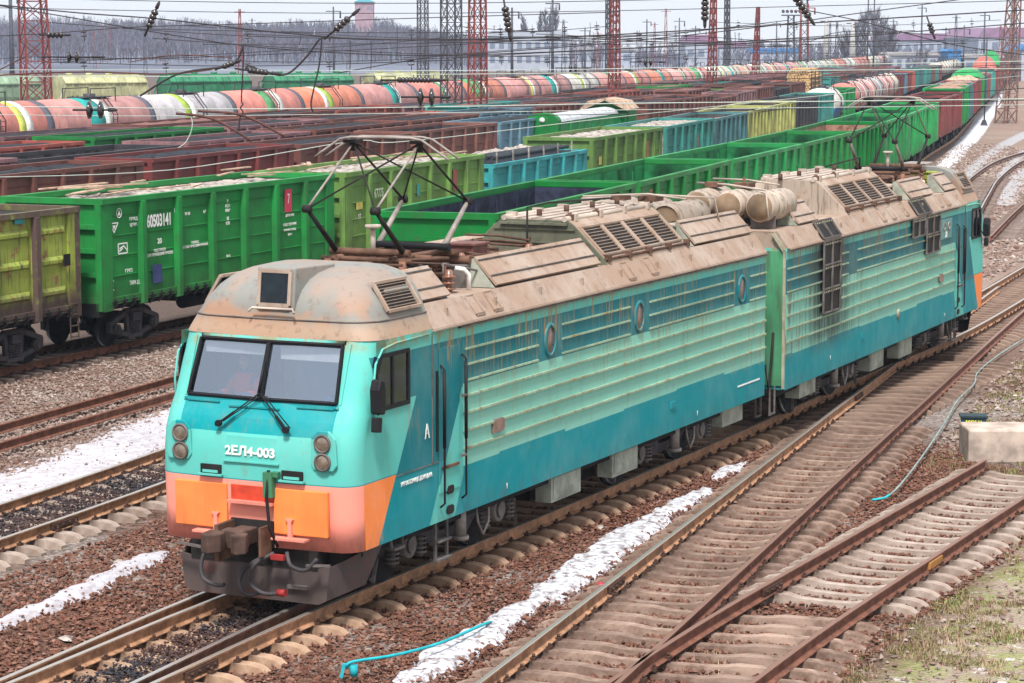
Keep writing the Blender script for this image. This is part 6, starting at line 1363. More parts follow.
def person(label, x, y, mats, turn=0.0, reach=.42):
    """seated, facing -Y (forward), hands on the desk; local origin at the cab floor"""
    q = empty('person', (0,0,0), 0); q.parent = F1.root; q.location = (x, y, 2.0)
    ch = [[(0,0,.50,.13),(0,-.01,.66,.13),(0,-.02,.84,.145),(0,-.01,.98,.12),(0,-.01,1.06,.055),(0,-.02,1.13,.055)],[(0,0,.50,.13),(0,.0,.50,.13)]]
    for s in (-1, 1):
        ch.append([(0,-.01,.98,.12),(s*.17,-.01,.97,.075),(s*.25,-.06,.76,.052),(s*.20,-reach,.80,.036),(s*.18,-reach-.08,.80,.036)])
        ch.append([(0,0,.50,.13),(s*.10,-.03,.48,.095),(s*.13,-.42,.48,.065),(s*.13,-.44,.12,.05),(s*.13,-.54,.06,.04)])
        for k, (dx, ln) in enumerate(((-.03,.075),(-.01,.09),(.01,.085),(.03,.07))): ch.append([(s*.18,-reach-.08,.80,.036),(s*.18+dx,-reach-.13,.805,.011),(s*.18+dx*1.15,-reach-.13-ln*.6,.795,.009),(s*.18+dx*1.2,-reach-.13-ln,.775,.008)])
        ch.append([(s*.18,-reach-.08,.80,.036),(s*.18-s*.045,-reach-.07,.80,.012),(s*.18-s*.065,-reach-.11,.795,.010)])
    # head: ovoid with face
    b = skin_obj('body', ch, M_JKT, q); 
    hd = empty('head', (0,-.02,1.22), turn, q); m_ = MB(); K, J = 18, 14; vv = []; fs = []
    for j in range(J+1):
        ph = math.pi*j/J; z = -.125*math.cos(ph)*1.0; r = .085*math.sin(ph)**.85 if 0 < j < J else 0
        for i in range(K):
            a = 2*math.pi*i/K; xx = r*.9*math.cos(a); yy = r*1.1*math.sin(a)
            if yy < 0:
                if abs(a-1.5*math.pi) < .2 and -.045 < z < .02: yy -= .022       # nose
                if abs(abs(a-1.5*math.pi)-.42) < .16 and .0 < z < .04: yy += .012  # eye sockets
                if z < -.085: yy -= .006
            vv.append((xx, yy, z))
    fs = [(j*K+i, j*K+(i+1) % K, (j+1)*K+(i+1) % K, (j+1)*K+i) for j in range(J) for i in range(K)]; m_.add(vv, fs, 0, True)
    for s in (-1, 1): m_.lathe([(-.008,0),(-.008,.028),(.008,.022),(.008,0)], 8, 'x', (s*.080,.008,.0))
    m_.build('face', M_SKIN, hd); m_ = MB()
    for s in (-1, 1): m_.lathe([(-.006,0),(-.004,.010),(.004,.010)], 8, 'y', (s*.032,-.078,.018))
    m_.box(-.026,.026,-.088,-.08,-.066,-.058); m_.build('eyes_and_mouth', M_HAIR, hd)
    m_ = MB(); us = np.linspace(0, 2*math.pi, 19); vs_ = np.linspace(0, 1, 7)
    m_.grid(lambda u, v: (.088*math.cos(u)*math.sin(v*1.75)*.98, .10*math.sin(u)*math.sin(v*1.75)+.008, .012+.128*math.cos(v*1.75)) if not (math.sin(u) < -.2 and v > .6) else (.088*math.cos(u)*math.sin(1.05), .10*math.sin(u)*math.sin(1.05)+.008, .012+.128*math.cos(1.05)), us, vs_); m_.build('hair', M_HAIR, hd)
    v = skin_obj('vest', [[(0,-.01,.58,.152),(0,-.02,.72,.155),(0,-.025,.86,.165),(0,-.015,.97,.135),(.12,-.01,.985,.075)],[(0,-.015,.97,.135),(-.12,-.01,.985,.075)]] + ([[(0,-.015,.97,.135),(s*.17,-.01,.97,.085),(s*.25,-.06,.77,.064),(s*.21,-reach*.7,.79,.05)] for s in (-1,1)] if mats is M_VEST else []), mats, q)
    st = MB(); st.box(-.24,.24,-.25,.25,.36,.44); st.box(-.23,.23,.20,.28,.44,1.05); st.cyl((0,0,0),(0,0,.36),.06,10)
    so = st.build('cab_seat', M_BLACK, F1.root, True, .03); so.location = (x, y+.02, 2.0)
    # a person is a thing of their own, standing in the cab
    mw = Matrix.Translation((S1P[0], S1P[1], 0)) @ Matrix.Rotation(-S1P[2], 4, 'Z') @ Matrix.Translation((x, y, 2.0))
    q.parent = None; q.matrix_world = mw; tag(q, label, 'person'); return q
person('person in a red vest sitting behind the left pane of the windscreen', -.80, 1.45, M_VEST, .1, .45)
person('person in an orange vest over a blue jacket beside the cab side window', .88, 1.60, M_ORV, -.25, .35)
# ------------------------------------------------------------------ masts
M_MRED = simple('red_oxide_steel', (.20,.045,.04), .7, 0, .35); M_MGREY = simple('dark_mast_steel', (.07,.07,.085), .7, 0, .3); M_MRUST = simple('brown_mast_steel', (.20,.11,.09), .75, 0, .4)
M_CONC = simple('mast_concrete', (.36,.35,.35), .85, 0, .2); M_WIRE = simple('wire_dark', (.035,.03,.035), .6, 0, .1); M_WIREC = simple('wire_pale', (.42,.47,.44), .5, 0, .1); M_WIRER = simple('wire_rust', (.10,.045,.04), .7, 0, .3)
def mast(px, d, base, top, h, mat, label, lean=0.0, bar=.10, parts=True, rot=.45, panel=1.5, group='lattice masts of the overhead line'):
    b = D(px, 300, d); x = b.x; t = empty('lattice_mast', (x, d, gzf(x, d)-.35), rot); tag(t, label, 'lattice mast', group)
    c = lambda i, z: Vector(((-1 if i in (0,3) else 1)*(base+(top-base)*z/h)/2 + lean*z/h, (-1 if i < 2 else 1)*(base+(top-base)*z/h)/2, z))
    if parts:
        for i in range(4): m_ = MB(); m_.bar(c(i,0), c(i,h), bar, bar); m_.build('leg', mat, t)
        m_ = MB()
    else:
        m_ = MB(); [m_.bar(c(i,0), c(i,h), bar, bar) for i in range(4)]
    z = 0.0; k = 0
    while z < h-.3:
        z2 = min(h, z+panel*(1-.25*z/h))
        for i in range(4):
            j = (i+1) % 4; a, b_ = (i, j) if (k+i) % 2 else (j, i)
            m_.bar(c(a,z), c(b_,z2), bar*.45, bar*.45); m_.bar(c(b_,z), c(a,z2), bar*.45, bar*.45)
            m_.bar(c(i,z2), c(j,z2), bar*.5, bar*.5)
        z = z2; k += 1
    m_.build('bracing', mat, t); return t
mast(43, 160, 1.75, 1.35, 17, M_MRED, 'tall red lattice mast at the far left', -.35, .12)
mast(424, 270, 1.0, .85, 20, M_MGREY, 'slim dark lattice mast right of the brick tower', 0, .11)
mast(452, 168, 1.15, 1.05, 16, M_MGREY, 'dark grey lattice mast beside the red one in the middle', 0, .10)
mast(478, 166, 1.05, .8, 16, M_MRED, 'red lattice mast in the middle, just right of the dark one', 0, .10)
mast(613, 215, .9, .45, 18, M_MRED, 'red lattice mast behind the green track machine', .05, .11)
mast(607, 330, .6, .5, 22, M_MGREY, 'thin grey mast just left of the red mast over the track machine', 0, .12)
mast(709, 258, .9, .3, 17, M_MRED, 'red tapering mast left of the log stack, passing out of the picture', .25, .11)
mast(752, 330, .95, .3, 13.2, M_MRED, 'short red tapering mast left of the log stack, its top in view', .4, .13)
mast(724, 420, .7, .6, 24, M_MGREY, 'slim grey mast between two red ones', 0, .16, False)
mast(1001, 238, 1.5, .7, 17, M_MRUST, 'big brown lattice mast beside the icy path at right', .95, .12)
for x_, d_, h_, lb in ((822,640,14.5,'first grey concrete mast above the log stack'),(848,600,13.6,'second grey concrete mast, right of the log stack')):
    b = D(x_, 300, d_); t = empty('concrete_mast', (b.x, d_, -.7)); tag(t, lb, 'concrete mast', 'concrete masts'); m_ = MB(); m_.tube([(0,0,0),(0,0,h_)], [1.1,.45], 10); m_.build('shaft', M_CONC, t); m_ = MB(); m_.bar((-1.6,0,h_-.6),(1.6,0,h_-.6),.25,.25); m_.build('crossarm', M_MGREY, t)
for i, (x_, d_, h_, w_) in enumerate(((863,520,20,.22),(869,520,20,.22),(797,450,15,.24),(804,450,15.5,.24),(677,560,14,.22),(552,430,16,.3),(512,430,14.5,.3),(336,420,14.5,.22),(18,420,17,.5),(916,700,19,.35),(978,620,16,.3),(645,700,15,.3),(693,680,13,.25),(773,760,15,.3),(888,800,16,.3),(940,760,13,.3),(584,600,12,.25),(958,520,12,.2))):
    b = D(x_, 300, d_); o = MB(); o.tube([(0,0,0),(0,0,h_)], [w_,w_*.6], 8); o.bar((-1.3,0,h_-.8),(1.3,0,h_-.8),w_*.7,w_*.7); o.cyl((1.2,0,h_-.8),(1.2,0,h_-2.0),.16,6)
    o = o.build('line_pole', M_MRED if x_ in (797,804) else M_MGREY); o.location = (b.x, d_, -.7); tag(o, 'thin far line pole with a short crossarm', 'line pole', 'distant line poles')
for i in range(34):
    r5 = random.Random(900+i); x_ = r5.uniform(60, 1010); d_ = r5.uniform(380, 900); h_ = r5.uniform(10.5, 15); b = D(x_, 300, d_); w_ = r5.uniform(.12,.22); red = r5.random() < .3; o = MB()
    for s_ in (-1, 1): o.bar((s_*.45,0,0), (s_*.12,0,h_), w_*.8, w_*.8)
    for k in range(7): o.bar((-.45+.33*k/7,0,h_*k/7), (.45-.33*(k+1)/7,0,h_*(k+1)/7), w_*.5, w_*.5)
    o.bar((-.9,0,h_-.5), (.9,0,h_-.5), w_*.6, w_*.6)
    o = o.build('lattice_pole', M_MRED if red else M_MGREY); o.location = (b.x, d_, -.7); tag(o, '%s narrow lattice pole far across the yard' % ('red' if red else 'grey'), 'lattice pole', 'far narrow lattice poles')
def light_tower(x_, d_, h_, lb):
    b = D(x_, 300, d_); t = empty('floodlight_tower', (b.x, d_, -.7)); tag(t, lb, 'floodlight tower'); m_ = MB()
    for sx in (-.6,.6):
        for sy in (-.6,.6): m_.bar((sx*1.6,sy*1.6,0),(sx,sy,h_),.22,.22)
    for k in range(9): z = h_*k/9; m_.bar((-.85,-.8,z),(.8,-.8,z+h_/9),.12,.12); m_.bar((.85,-.8,z),(-.8,-.8,z+h_/9),.12,.12)
    m_.build('frame', M_MGREY, t); m_ = MB(); m_.box(-2,2,-1,1,h_,h_+.25)
    m_.build('platform', M_MGREY, t)
    for k in range(5): m_ = MB(); m_.cyl((-1.8+k*.9,-1.1,h_+.9),(-1.8+k*.9,-.5,h_+1.0),.34,10); m_.build('floodlight', M_MGREY, t)
light_tower(787, 520, 14, 'floodlight tower with a row of lamps, shorter one of the pair'); light_tower(800, 500, 17, 'taller floodlight tower right above the log stack')
# small lineside post at the icy path
b = G(984, 126, -.3); t = empty('signal_post', (b.x, b.y, -.32)); tag(t, 'thin post with a dark foot beside the icy path', 'post'); m_ = MB(); m_.tube([(0,0,0),(.1,0,8.5)], .07, 8); m_.build('pole', M_MGREY, t); m_ = MB(); m_.prism([(-.35,0),(.35,0),(.12,.6),(-.12,.6)], -.2, .2, 'y'); m_.build('foot', M_MGREY, t)

# ------------------------------------------------------------------ overhead wires hung across the yard (transverse ropes, about 43 m from the camera)
def wire(pts, r, mat, label, name='overhead_wire', sag=0.0, group='wires strung across the yard', n=6):
    out = []
    for i in range(len(pts)-1):
        p0, p1, p2, p3 = [Vector(pts[max(0, min(len(pts)-1, i+d))]) for d in (-1,0,1,2)]
        for t in np.linspace(0, 1, 7)[:-1]: out.append(.5*((2*p1)+(-p0+p2)*t+(2*p0-5*p1+4*p2-p3)*t*t+(-p0+3*p1-3*p2+p3)*t**3))
    out.append(Vector(pts[-1])); m_ = MB(); m_.tube(out, r, n); o = m_.build(name, mat); return tag(o, label, 'wire', group)
def W(px, d, r, mat, label, name='overhead_wire', group='wires strung across the yard'): return wire([D(a, b, d if not isinstance(d, (list,tuple)) else d[i]) for i, (a, b) in enumerate(px)], r, mat, label, name, 0, group)
w1 = W([(-60,-1),(0,5),(80,13),(160,19),(255,30),(320,36),(372,39.5),(480,39),(607,35),(760,26),(1090,6)], 43, .013, M_WIRE, 'thick upper carrying wire sagging from the top left corner')
w2 = W([(-60,-4),(53,14.5),(160,33),(243,45.5),(320,51.7),(395,55),(480,54.5),(640,48),(800,40),(1090,18)], 44, .011, M_WIRE, 'second carrying wire crossing from left to right below the upper one')
w3 = W([(-60,70),(160,70),(480,70.5),(760,66),(1090,60)], 44, .008, M_WIREC, 'upper of the two pale thin cross wires')
w4 = W([(-60,76),(160,76.5),(480,74),(760,71),(1090,68)], 44, .008, M_WIREC, 'lower of the two pale thin cross wires')
w5 = W([(-60,106),(95,107.5),(240,109),(428,107),(620,103.5),(860,101),(1090,98)], 43, .010, M_WIREC, 'pale cross wire carrying the two big disc insulator pairs')
w6 = W([(-60,114),(160,116),(428,113),(620,110),(860,107),(1090,104)], 46, .007, M_WIREC, 'thin cross wire just under the insulator wire')
w7 = W([(-20,37),(53,33),(136,27),(240,24),(420,18),(620,12)], 60, .012, M_WIRE, 'dark wire rising to the right behind the left mast')
w8 = W([(338,73),(400,62),(440,56),(500,52),(620,42),(760,27),(860,13),(1060,-14)], 62, .014, M_WIRE, 'wire climbing from the middle to the upper right')
w9 = W([(480,40),(607,36),(690,36),(800,42),(860,31),(1060,44)], 75, .012, M_WIRE, 'wire running right from the red middle mast')
w10 = W([(-20,61),(24,57),(80,58),(160,58.5),(300,62),(480,57),(640,52),(900,40)], 90, .014, M_WIRE, 'far thin wire behind the hopper wagons')
w11 = W([(800,9),(860,21),(905,33),(955,45),(1010,53),(1060,58)], 80, .018, M_WIRE, 'dark wire dropping across the sky at the right')
for k, y_ in enumerate((-3, 7)): W([(-40,y_),(300,y_+6),(600,y_+4),(1080,y_-8)], 120, .02, M_WIRE, ('faint highest wire near the top edge of the sky','faint second wire near the top edge of the sky')[k])
for k, (y_, d_) in enumerate(((84,60),(90,58),(120,52))): W([(480,y_-4),(700,y_-8),(1080,y_-22)], d_, .009, M_WIRE, 'dark slack wire over the wagons on the right half, %s' % ('highest','middle','lowest')[k])
W([(760,112),(860,99),(920,96),(1080,84)], 60, .012, M_WIRE, 'contact wire above the rear pantograph')
W([(-40,178),(170,170),(352,141.5),(420,140.2),(700,108),(1080,70)], [30,34,36.5,36.6,46,70], .007, M_WIREC, 'contact wire resting on the front pantograph')
W([(130,62),(175,55),(232,58)], 44, .010, M_WIRER, 'short curved brown wire end left of the hanging loops'); W([(-10,75),(24,57)], 44, .012, M_WIRER, 'reddish rod crossing the left mast')
W([(140,96),(178,74),(223,67),(235,63),(241,52),(243,46)], 43, .020, M_WIRE, 'thick jumper cable bending down from the junction, left one', 'jumper_cable'); W([(-10,76),(40,73),(95,72),(160,74),(200,71),(222,67)], 43, .016, M_WIRER, 'long brown jumper cable running to the left insulator', 'jumper_cable')
W([(246,70),(247,66),(252,66.5),(262,71),(280,75),(292,71),(307,56),(318,41),(324,37)], 43, .020, M_WIRE, 'thick jumper loop rising to the right', 'jumper_cable')
W([(243,45),(243.5,60),(242.5,78),(241.5,100),(243,104),(240.5,108),(243,112),(240,118),(238.5,134)], 43, .014, M_WIRE, 'vertical hanging wire with a kinked end below the junction', 'dropper_wire'); W([(322,38),(319,66),(314,88),(311,104),(313,112)], 43, .016, M_WIRE, 'dropper wire hanging at the right of the jumper loop', 'dropper_wire')
W([(176,110),(190,116),(192,128),(186,142),(178,148)], 43, .010, M_WIREC, 'pale curled wire end hanging over the coal rows', 'dropper_wire')
for x_, y0_, y1_, d_ in ((130,48,75,80),(236,46,66,60),(300,33,45,60),(350,40,76,50),(397,24,60,60),(371,41,70,50),(420,26,60,110),(590,22,40,80),(666,30,44,60),(735,32,58,60)): W([(x_,y0_),(x_+.4,(y0_+y1_)/2),(x_-.3,y1_)], d_, .008, M_WIRE, 'thin vertical dropper wire hanging over the yard', 'dropper_wire', 'short vertical droppers')
W([(176,113.5),(213,119),(252,141)], 43, .026, M_WIRER, 'left one of two rusty cantilever tubes above the coal rows', 'cantilever_tube'); W([(198,111),(243,115.5),(284,136)], 43, .026, M_WIRER, 'right one of two rusty cantilever tubes above the coal rows', 'cantilever_tube')
def discs(px, py, d, n_, r_, label, ang=0.0, rod=.5, group='disc insulators on the cross wires'):
    p = D(px, py, d); t = empty('disc_insulator', p, 0); t.rotation_euler = (0, ang, 0); tag(t, label, 'insulator', group)
    for k in range(n_): m_ = MB(); x = (k-(n_-1)/2)*r_*1.25; m_.lathe([(x-.06*r_*8/8,0),(x-.05,r_*.45),(x-.02,r_),(x+.02,r_*1.0),(x+.05,r_*.5),(x+.07,0)], 18, 'x'); m_.build('disc', M_DISC, t)
    m_ = MB(); m_.tube([(-rod,0,0),(rod,0,0)], .02, 6); m_.lathe([(rod*.55,0),(rod*.6,.035),(rod*.9,.03),(rod,0)], 10, 'x'); m_.build('rod', M_WIRE, t); return t
M_DISC = simple('dark_glaze', (.025,.02,.022), .15, 0, .3, 5, .8)
discs(95, 110, 43, 2, .16, 'big pair of dark disc insulators at left over the coal rows', 0, .4); discs(426, 97, 43, 2, .16, 'big pair of dark disc insulators in the middle', 0, .45); discs(73, 57, 60, 2, .15, 'small pair of disc insulators at the upper left', 0, .8)
discs(573, 68, 80, 2, .14, 'tiny disc insulator pair over the tanks in the middle', 0, .6); discs(648, 62, 80, 2, .14, 'tiny disc insulator pair right of the red mast', 0, .6)
discs(152, 19, 43, 4, .065, 'hanging insulator string near the top left corner', -1.15, .34); discs(342, 24, 43, 4, .065, 'slanted insulator string under the brick tower', -.7, .42); discs(507, 19, 43, 5, .07, 'insulator cluster near the top in the middle', 1.4, .4); discs(705, 8, 43, 5, .07, 'insulator string by the red tapering mast', 1.57, .36); discs(802, 7, 43, 5, .07, 'insulator string at the top of the log stack mast', .95, .40); discs(931, 28, 60, 3, .07, 'small insulator string at the upper right', 1.2, .3)
discs(228, 65, 43, 3, .05, 'brown insulator on the left jumper cable', -.35, .25); discs(258, 71.5, 43, 5, .055, 'dark rod insulator on the right jumper loop', .12, .42); discs(414, 80, 50, 9, .06, 'long ribbed insulator above the middle tanks', 0, .7); discs(55, 35, 60, 4, .08, 'dark rod insulator right of the left mast', 0, .4)
NEAR_M = {43:'leftmost red mast',478:'red middle mast',613:'centre red mast',452:'dark middle mast',709:'tapering red mast',752:'short red mast'}
for k in range(12):
    r6 = random.Random(70+k); ya_, yb_, dd = r6.uniform(22,66), r6.uniform(16,60), r6.uniform(110,320); xa_ = r6.uniform(-20,560); W([(xa_,ya_),(xa_+r6.uniform(160,260),(ya_+yb_)/2+r6.uniform(2,7)),(xa_+r6.uniform(380,520),yb_)], dd, .00017*dd+.002, M_WIRE, 'far sagging wire over the middle of the yard', 'sagging_wire', 'far sagging wires over the yard')
# far transverse ropes between the masts
for i, (x0, x1, ya, yb_, d_) in enumerate(((43,452,22,40,160),(43,452,62,60,160),(478,709,36,30,200),(478,709,60,52,200),(613,1001,40,40,236),(613,1001,56,55,236),(452,613,26,26,190),(709,1001,22,20,250),(752,1001,50,49,300))):
    W([(x0, ya), ((x0+x1)/2, (ya+yb_)/2+5), (x1, yb_)], d_, .03, M_WIRE, ('upper' if ya < 50 else 'lower')+' far cross wire from the %s' % NEAR_M[x0], 'cross_wire', 'far cross wires between masts')
    for k in range(5): discs(x0+(x1-x0)*(k+.5)/5, (ya+yb_)/2+3+2*math.sin(k), d_, 2, .22, 'far insulator on the %s cross wire from the %s' % ('upper' if ya < 50 else 'lower', NEAR_M[x0]), 1.5, .5, 'far insulators on cross wires')

# ------------------------------------------------------------------ distant hills, woods and buildings
M_HILL = simple('far_hill_soil', (.12,.13,.17), .9, 0, .3, .01)  # bluish tone puts distance haze into the soil colour
def hill():
    xs = np.linspace(-300, 420, 70); ys = np.linspace(620, 1235, 24); mb = MB()
    def fn(x, y):
        t = max(0, min(1, (y-640)/500)); px = 512 + FPX*x/y; hgt = 10.5 if px < 380 else 10.5-(px-380)/110*8.5 if px < 490 else 2.0 if px < 1100 else 2
        return (x, y, -.8 + hgt*t*t*(3-2*t) + (mnoise.noise(Vector((x*.008, y*.006, 2)))*2.2)*t)
    mb.grid(fn, xs, ys); o = mb.build('hills', M_HILL, None, False); tag(o, kind='structure'); return fn
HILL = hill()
M_WOOD = m_stone('bare_twigs', [(.06,.075,.12),(.11,.12,.17),(.08,.09,.14),(.20,.21,.27),(.07,.08,.11)])  # blue of the far haze painted into the twig colours
def bare_tree(v, f, x, y, z, h, sp, nb, rr):
    def blade(p, q, w_):
        o = len(v); d = (q-p); sx = Vector((w_, 0, 0)) if abs(d.x) < abs(d.z) else Vector((0, 0, w_)); sy = Vector((0, w_, 0))
        v.extend([p-sx, p+sx, p+sy, q]); f.extend([(o,o+1,o+3),(o+1,o+2,o+3),(o+2,o,o+3)])
    p = Vector((x, y, z)); top = p+Vector((rr.gauss(0,.3), 0, h)); blade(p, top, .16+.012*h)
    for b in range(nb):
        t = rr.uniform(.22,.95); q = p+(top-p)*t; a = rr.uniform(0, 6.28); L_ = sp*(1.15-t)*rr.uniform(.7,1.2)+.5
        e = q+Vector((math.cos(a)*L_*.7, math.sin(a)*L_*.7, L_*rr.uniform(.7,1.3))); blade(q, e, .09)
        for c in range(3): e2 = q+(e-q)*rr.uniform(.4,1)+Vector((rr.gauss(0,.5)*sp*.3, rr.gauss(0,.5)*sp*.3, rr.uniform(.3,1.2)*sp*.35)); blade(q+(e-q)*rr.uniform(.3,.8), e2, .06)
def wood(name, n_, xr, yr, h, label, seed, dens=None):
    rr = random.Random(seed); v, f = [], []
    for _ in range(n_):
        y = rr.uniform(*yr); px = rr.uniform(*xr); x = (px-512)/FPX*y; z = HILL(x, y)[2] if y > 640 else -.6
        if dens and mnoise.noise(Vector((x*.02, y*.01, seed))) < dens: continue
        bare_tree(v, f, x, y, z-.3, rr.uniform(*h)*(.92+.45*mnoise.noise(Vector((x*.03, y*.004, 5)))), rr.uniform(2.0,3.6), 11, rr)
    me = bpy.data.meshes.new(name); me.from_pydata([tuple(a) for a in v], [], f); me.materials.append(M_WOOD); me.update(); o = bpy.data.objects.new(name, me); C.objects.link(o); tag(o, label, 'wood', None, 'stuff')
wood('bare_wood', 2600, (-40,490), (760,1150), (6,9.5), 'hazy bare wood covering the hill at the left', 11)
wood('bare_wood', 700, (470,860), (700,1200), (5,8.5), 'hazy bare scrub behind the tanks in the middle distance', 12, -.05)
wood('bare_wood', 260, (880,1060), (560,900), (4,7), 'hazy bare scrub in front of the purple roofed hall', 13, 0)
def tree(px, d, h, sp, nb, label, seed, name='bare_tree', grp=None, twig=1.0):
    """separate bare tree: tapered trunk with limbs, and a crown of many fine twigs"""
    rr = random.Random(seed); x = (px-512)/FPX*d; t = empty(name, (x, d, -.6)); tag(t, label, 'tree', grp)
    m_ = MB(); m_.tube([(0,0,0),(.1,0,h*.5),(0,0,h*.97)], [.35,.2,.05], 7)
    limbs = []
    for b in range(nb):
        z = h*rr.uniform(.18,.85); a = rr.uniform(0,6.28); L_ = sp*rr.uniform(.6,1.1)*(1.1-z/h*.7); e = Vector((math.cos(a)*L_*.6, math.sin(a)*L_*.6, z+L_*rr.uniform(.8,1.5))); m_.tube([(0,0,z), e], [.12,.04], 5); limbs.append((Vector((0,0,z)), e))
    m_.build('trunk', M_TRUNK, t); v, f = [], []
    for p, e in limbs:
        for _ in range(26):
            q = p+(e-p)*rr.uniform(.2,1.05); w_ = .05*twig; e2 = q+Vector((rr.gauss(0,.45)*sp*.3, rr.gauss(0,.45)*sp*.3, rr.uniform(.2,1.0)*sp*.5)); o = len(v); v += [q+Vector((-w_,0,0)), q+Vector((w_,0,0)), q+Vector((0,w_,0)), e2]; f += [(o,o+1,o+3),(o+1,o+2,o+3),(o+2,o,o+3)]
    me = bpy.data.meshes.new('crown'); me.from_pydata([tuple(a) for a in v], [], f); me.materials.append(M_WOOD); me.update(); o = bpy.data.objects.new('crown', me); C.objects.link(o); o.parent = t
M_TRUNK = simple('bark', (.09,.08,.075), .9, 0, .3)
for i, (px, h, sp) in enumerate(((524,15.5,1.6),(540,17.5,1.3),(545,18.5,1.3),(549,17,1.2),(555,18.8,1.6))): tree(px, 760, h+1.5, sp*1.9, 60, ('lone narrow poplar left of the group over the white building','first narrow poplar of the group over the white building','second narrow poplar of the group over the white building','third narrow poplar of the group over the white building','fourth narrow poplar of the group, the rightmost')[i], 30+i, 'poplar_tree', 'poplars above the white building')
for i, (px, h, d_) in enumerate(((853,14,640),(862,17,660),(871,18,620),(880,16,650),(888,13,640),(844,12,660))): tree(px, d_, h*.92, 4.6, 34, '%s of the hazy bare trees left of the purple roofed hall' % ('second from the left','third from the left','fourth from the left','fifth from the left','rightmost','leftmost')[i], 50+i, 'bare_tree', 'bare trees by the purple roofed hall', 1.0)
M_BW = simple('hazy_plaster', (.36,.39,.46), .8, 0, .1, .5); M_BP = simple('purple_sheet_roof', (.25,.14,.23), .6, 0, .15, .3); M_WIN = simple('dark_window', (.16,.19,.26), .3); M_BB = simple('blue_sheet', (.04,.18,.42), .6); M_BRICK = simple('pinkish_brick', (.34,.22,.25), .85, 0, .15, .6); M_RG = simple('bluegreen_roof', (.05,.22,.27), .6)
def house(x0, x1, ytop, d, depth, wall, roof, label, nwin=0, rows_=1, rh=1.2, name='building', overhang=.4):
    a, b = (x0-512)/FPX*d, (x1-512)/FPX*d; H_ = CAMH + (42.4-ytop)*d/FPX; t = empty(name, ((a+b)/2, d, -.8)); tag(t, label, 'building', 'far buildings along the skyline'); w_ = (b-a)/2; hw = H_+.8-rh
    m_ = MB(); m_.box(-w_, w_, 0, depth, 0, hw); m_.build('wall', wall, t)
    m_ = MB(); m_.prism([(-w_-overhang, hw),(w_+overhang, hw),(w_*.9, hw+rh),(-w_*.9, hw+rh)], -overhang, depth+overhang, 'y'); m_.build('roof', roof, t)
    for r_ in range(rows_):
        for k in range(nwin): x = -w_+(k+.5)*2*w_/nwin; z = hw*(.62 if rows_ == 1 else .35+.4*r_); ww = min(1.3, w_/nwin*.55); m_ = MB(); m_.box(x-ww, x+ww, -.06, .02, z-1.0, z+1.0); m_.build('window', M_WIN, t)
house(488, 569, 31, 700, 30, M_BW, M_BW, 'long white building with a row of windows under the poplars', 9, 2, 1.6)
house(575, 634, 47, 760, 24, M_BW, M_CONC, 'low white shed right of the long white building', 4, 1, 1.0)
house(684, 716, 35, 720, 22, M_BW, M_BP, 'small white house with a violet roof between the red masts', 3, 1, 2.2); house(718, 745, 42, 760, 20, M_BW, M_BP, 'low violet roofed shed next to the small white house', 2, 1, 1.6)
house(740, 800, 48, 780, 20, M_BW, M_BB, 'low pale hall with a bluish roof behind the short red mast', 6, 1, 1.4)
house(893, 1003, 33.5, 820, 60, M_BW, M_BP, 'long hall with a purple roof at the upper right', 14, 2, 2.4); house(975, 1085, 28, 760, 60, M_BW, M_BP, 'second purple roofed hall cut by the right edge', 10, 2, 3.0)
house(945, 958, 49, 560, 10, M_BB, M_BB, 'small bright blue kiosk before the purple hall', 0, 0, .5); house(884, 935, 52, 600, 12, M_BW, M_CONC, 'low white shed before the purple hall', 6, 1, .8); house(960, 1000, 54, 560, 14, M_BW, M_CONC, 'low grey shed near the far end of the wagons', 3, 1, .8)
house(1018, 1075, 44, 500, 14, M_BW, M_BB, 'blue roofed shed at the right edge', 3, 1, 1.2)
d_ = 980; x_ = (366-512)/FPX*d_; t = empty('brick_tower', (x_, d_, 5.0)); tag(t, 'square brick tower with a bluish roof on the hill', 'tower'); hw = CAMH+(42.4-3)*d_/FPX-5.0
m_ = MB(); m_.box(-3.7,3.7,-3.7,3.7,0,hw); m_.box(-3.9,3.9,-3.9,3.9,hw-.8,hw-.3); m_.build('wall', M_BRICK, t); m_ = MB(); m_.add([(-4.3,-4.3,hw),(4.3,-4.3,hw),(4.3,4.3,hw),(-4.3,4.3,hw),(0,0,hw+2.2)], [(0,1,4),(1,2,4),(2,3,4),(3,0,4),(0,3,2,1)]); m_.build('roof', M_RG, t)
for xx in (-2, 1.2): m_ = MB(); m_.box(xx,xx+.8,-3.76,-3.68,hw-3.2,hw-1.8); m_.build('window', M_WIN, t)

# ------------------------------------------------------------------ small things by the tracks
def block(x0, x1, y, w_, h_, z, label):
    mb = MB(); mb.box(x0, x1, y, y+w_, z, z+h_); o = mb.build('concrete_block', simple('rough_concrete', (.42,.34,.29), .9, 0, .35, 2.2), None, True, .04); return tag(o, label, 'concrete block')
p = G(968, 463, BALLAST); o = block(p.x, p.x+2.9, p.y, 1.0, .66, BALLAST-.02, 'long rough concrete block closing the dull siding at the right edge')
sb = D(972, 424, 46.6); q_ = G(973, 431, BALLAST); t = empty('crate', (q_.x, q_.y, BALLAST), -.1); tag(t, 'small dark blue green crate with yellow marks behind the concrete block', 'crate')
m_ = MB(); m_.prism([(-.20,0),(.20,0),(.26,.30),(-.26,.30)], -.2, .2, 'y'); m_.build('box', simple('dark_teal_crate', (.02,.06,.085), .5), t, True, .01); m_ = MB(); m_.box(-.28,.28,-.22,.22,.30,.34); m_.build('lid', simple('crate_lid', (.03,.05,.06), .6), t)
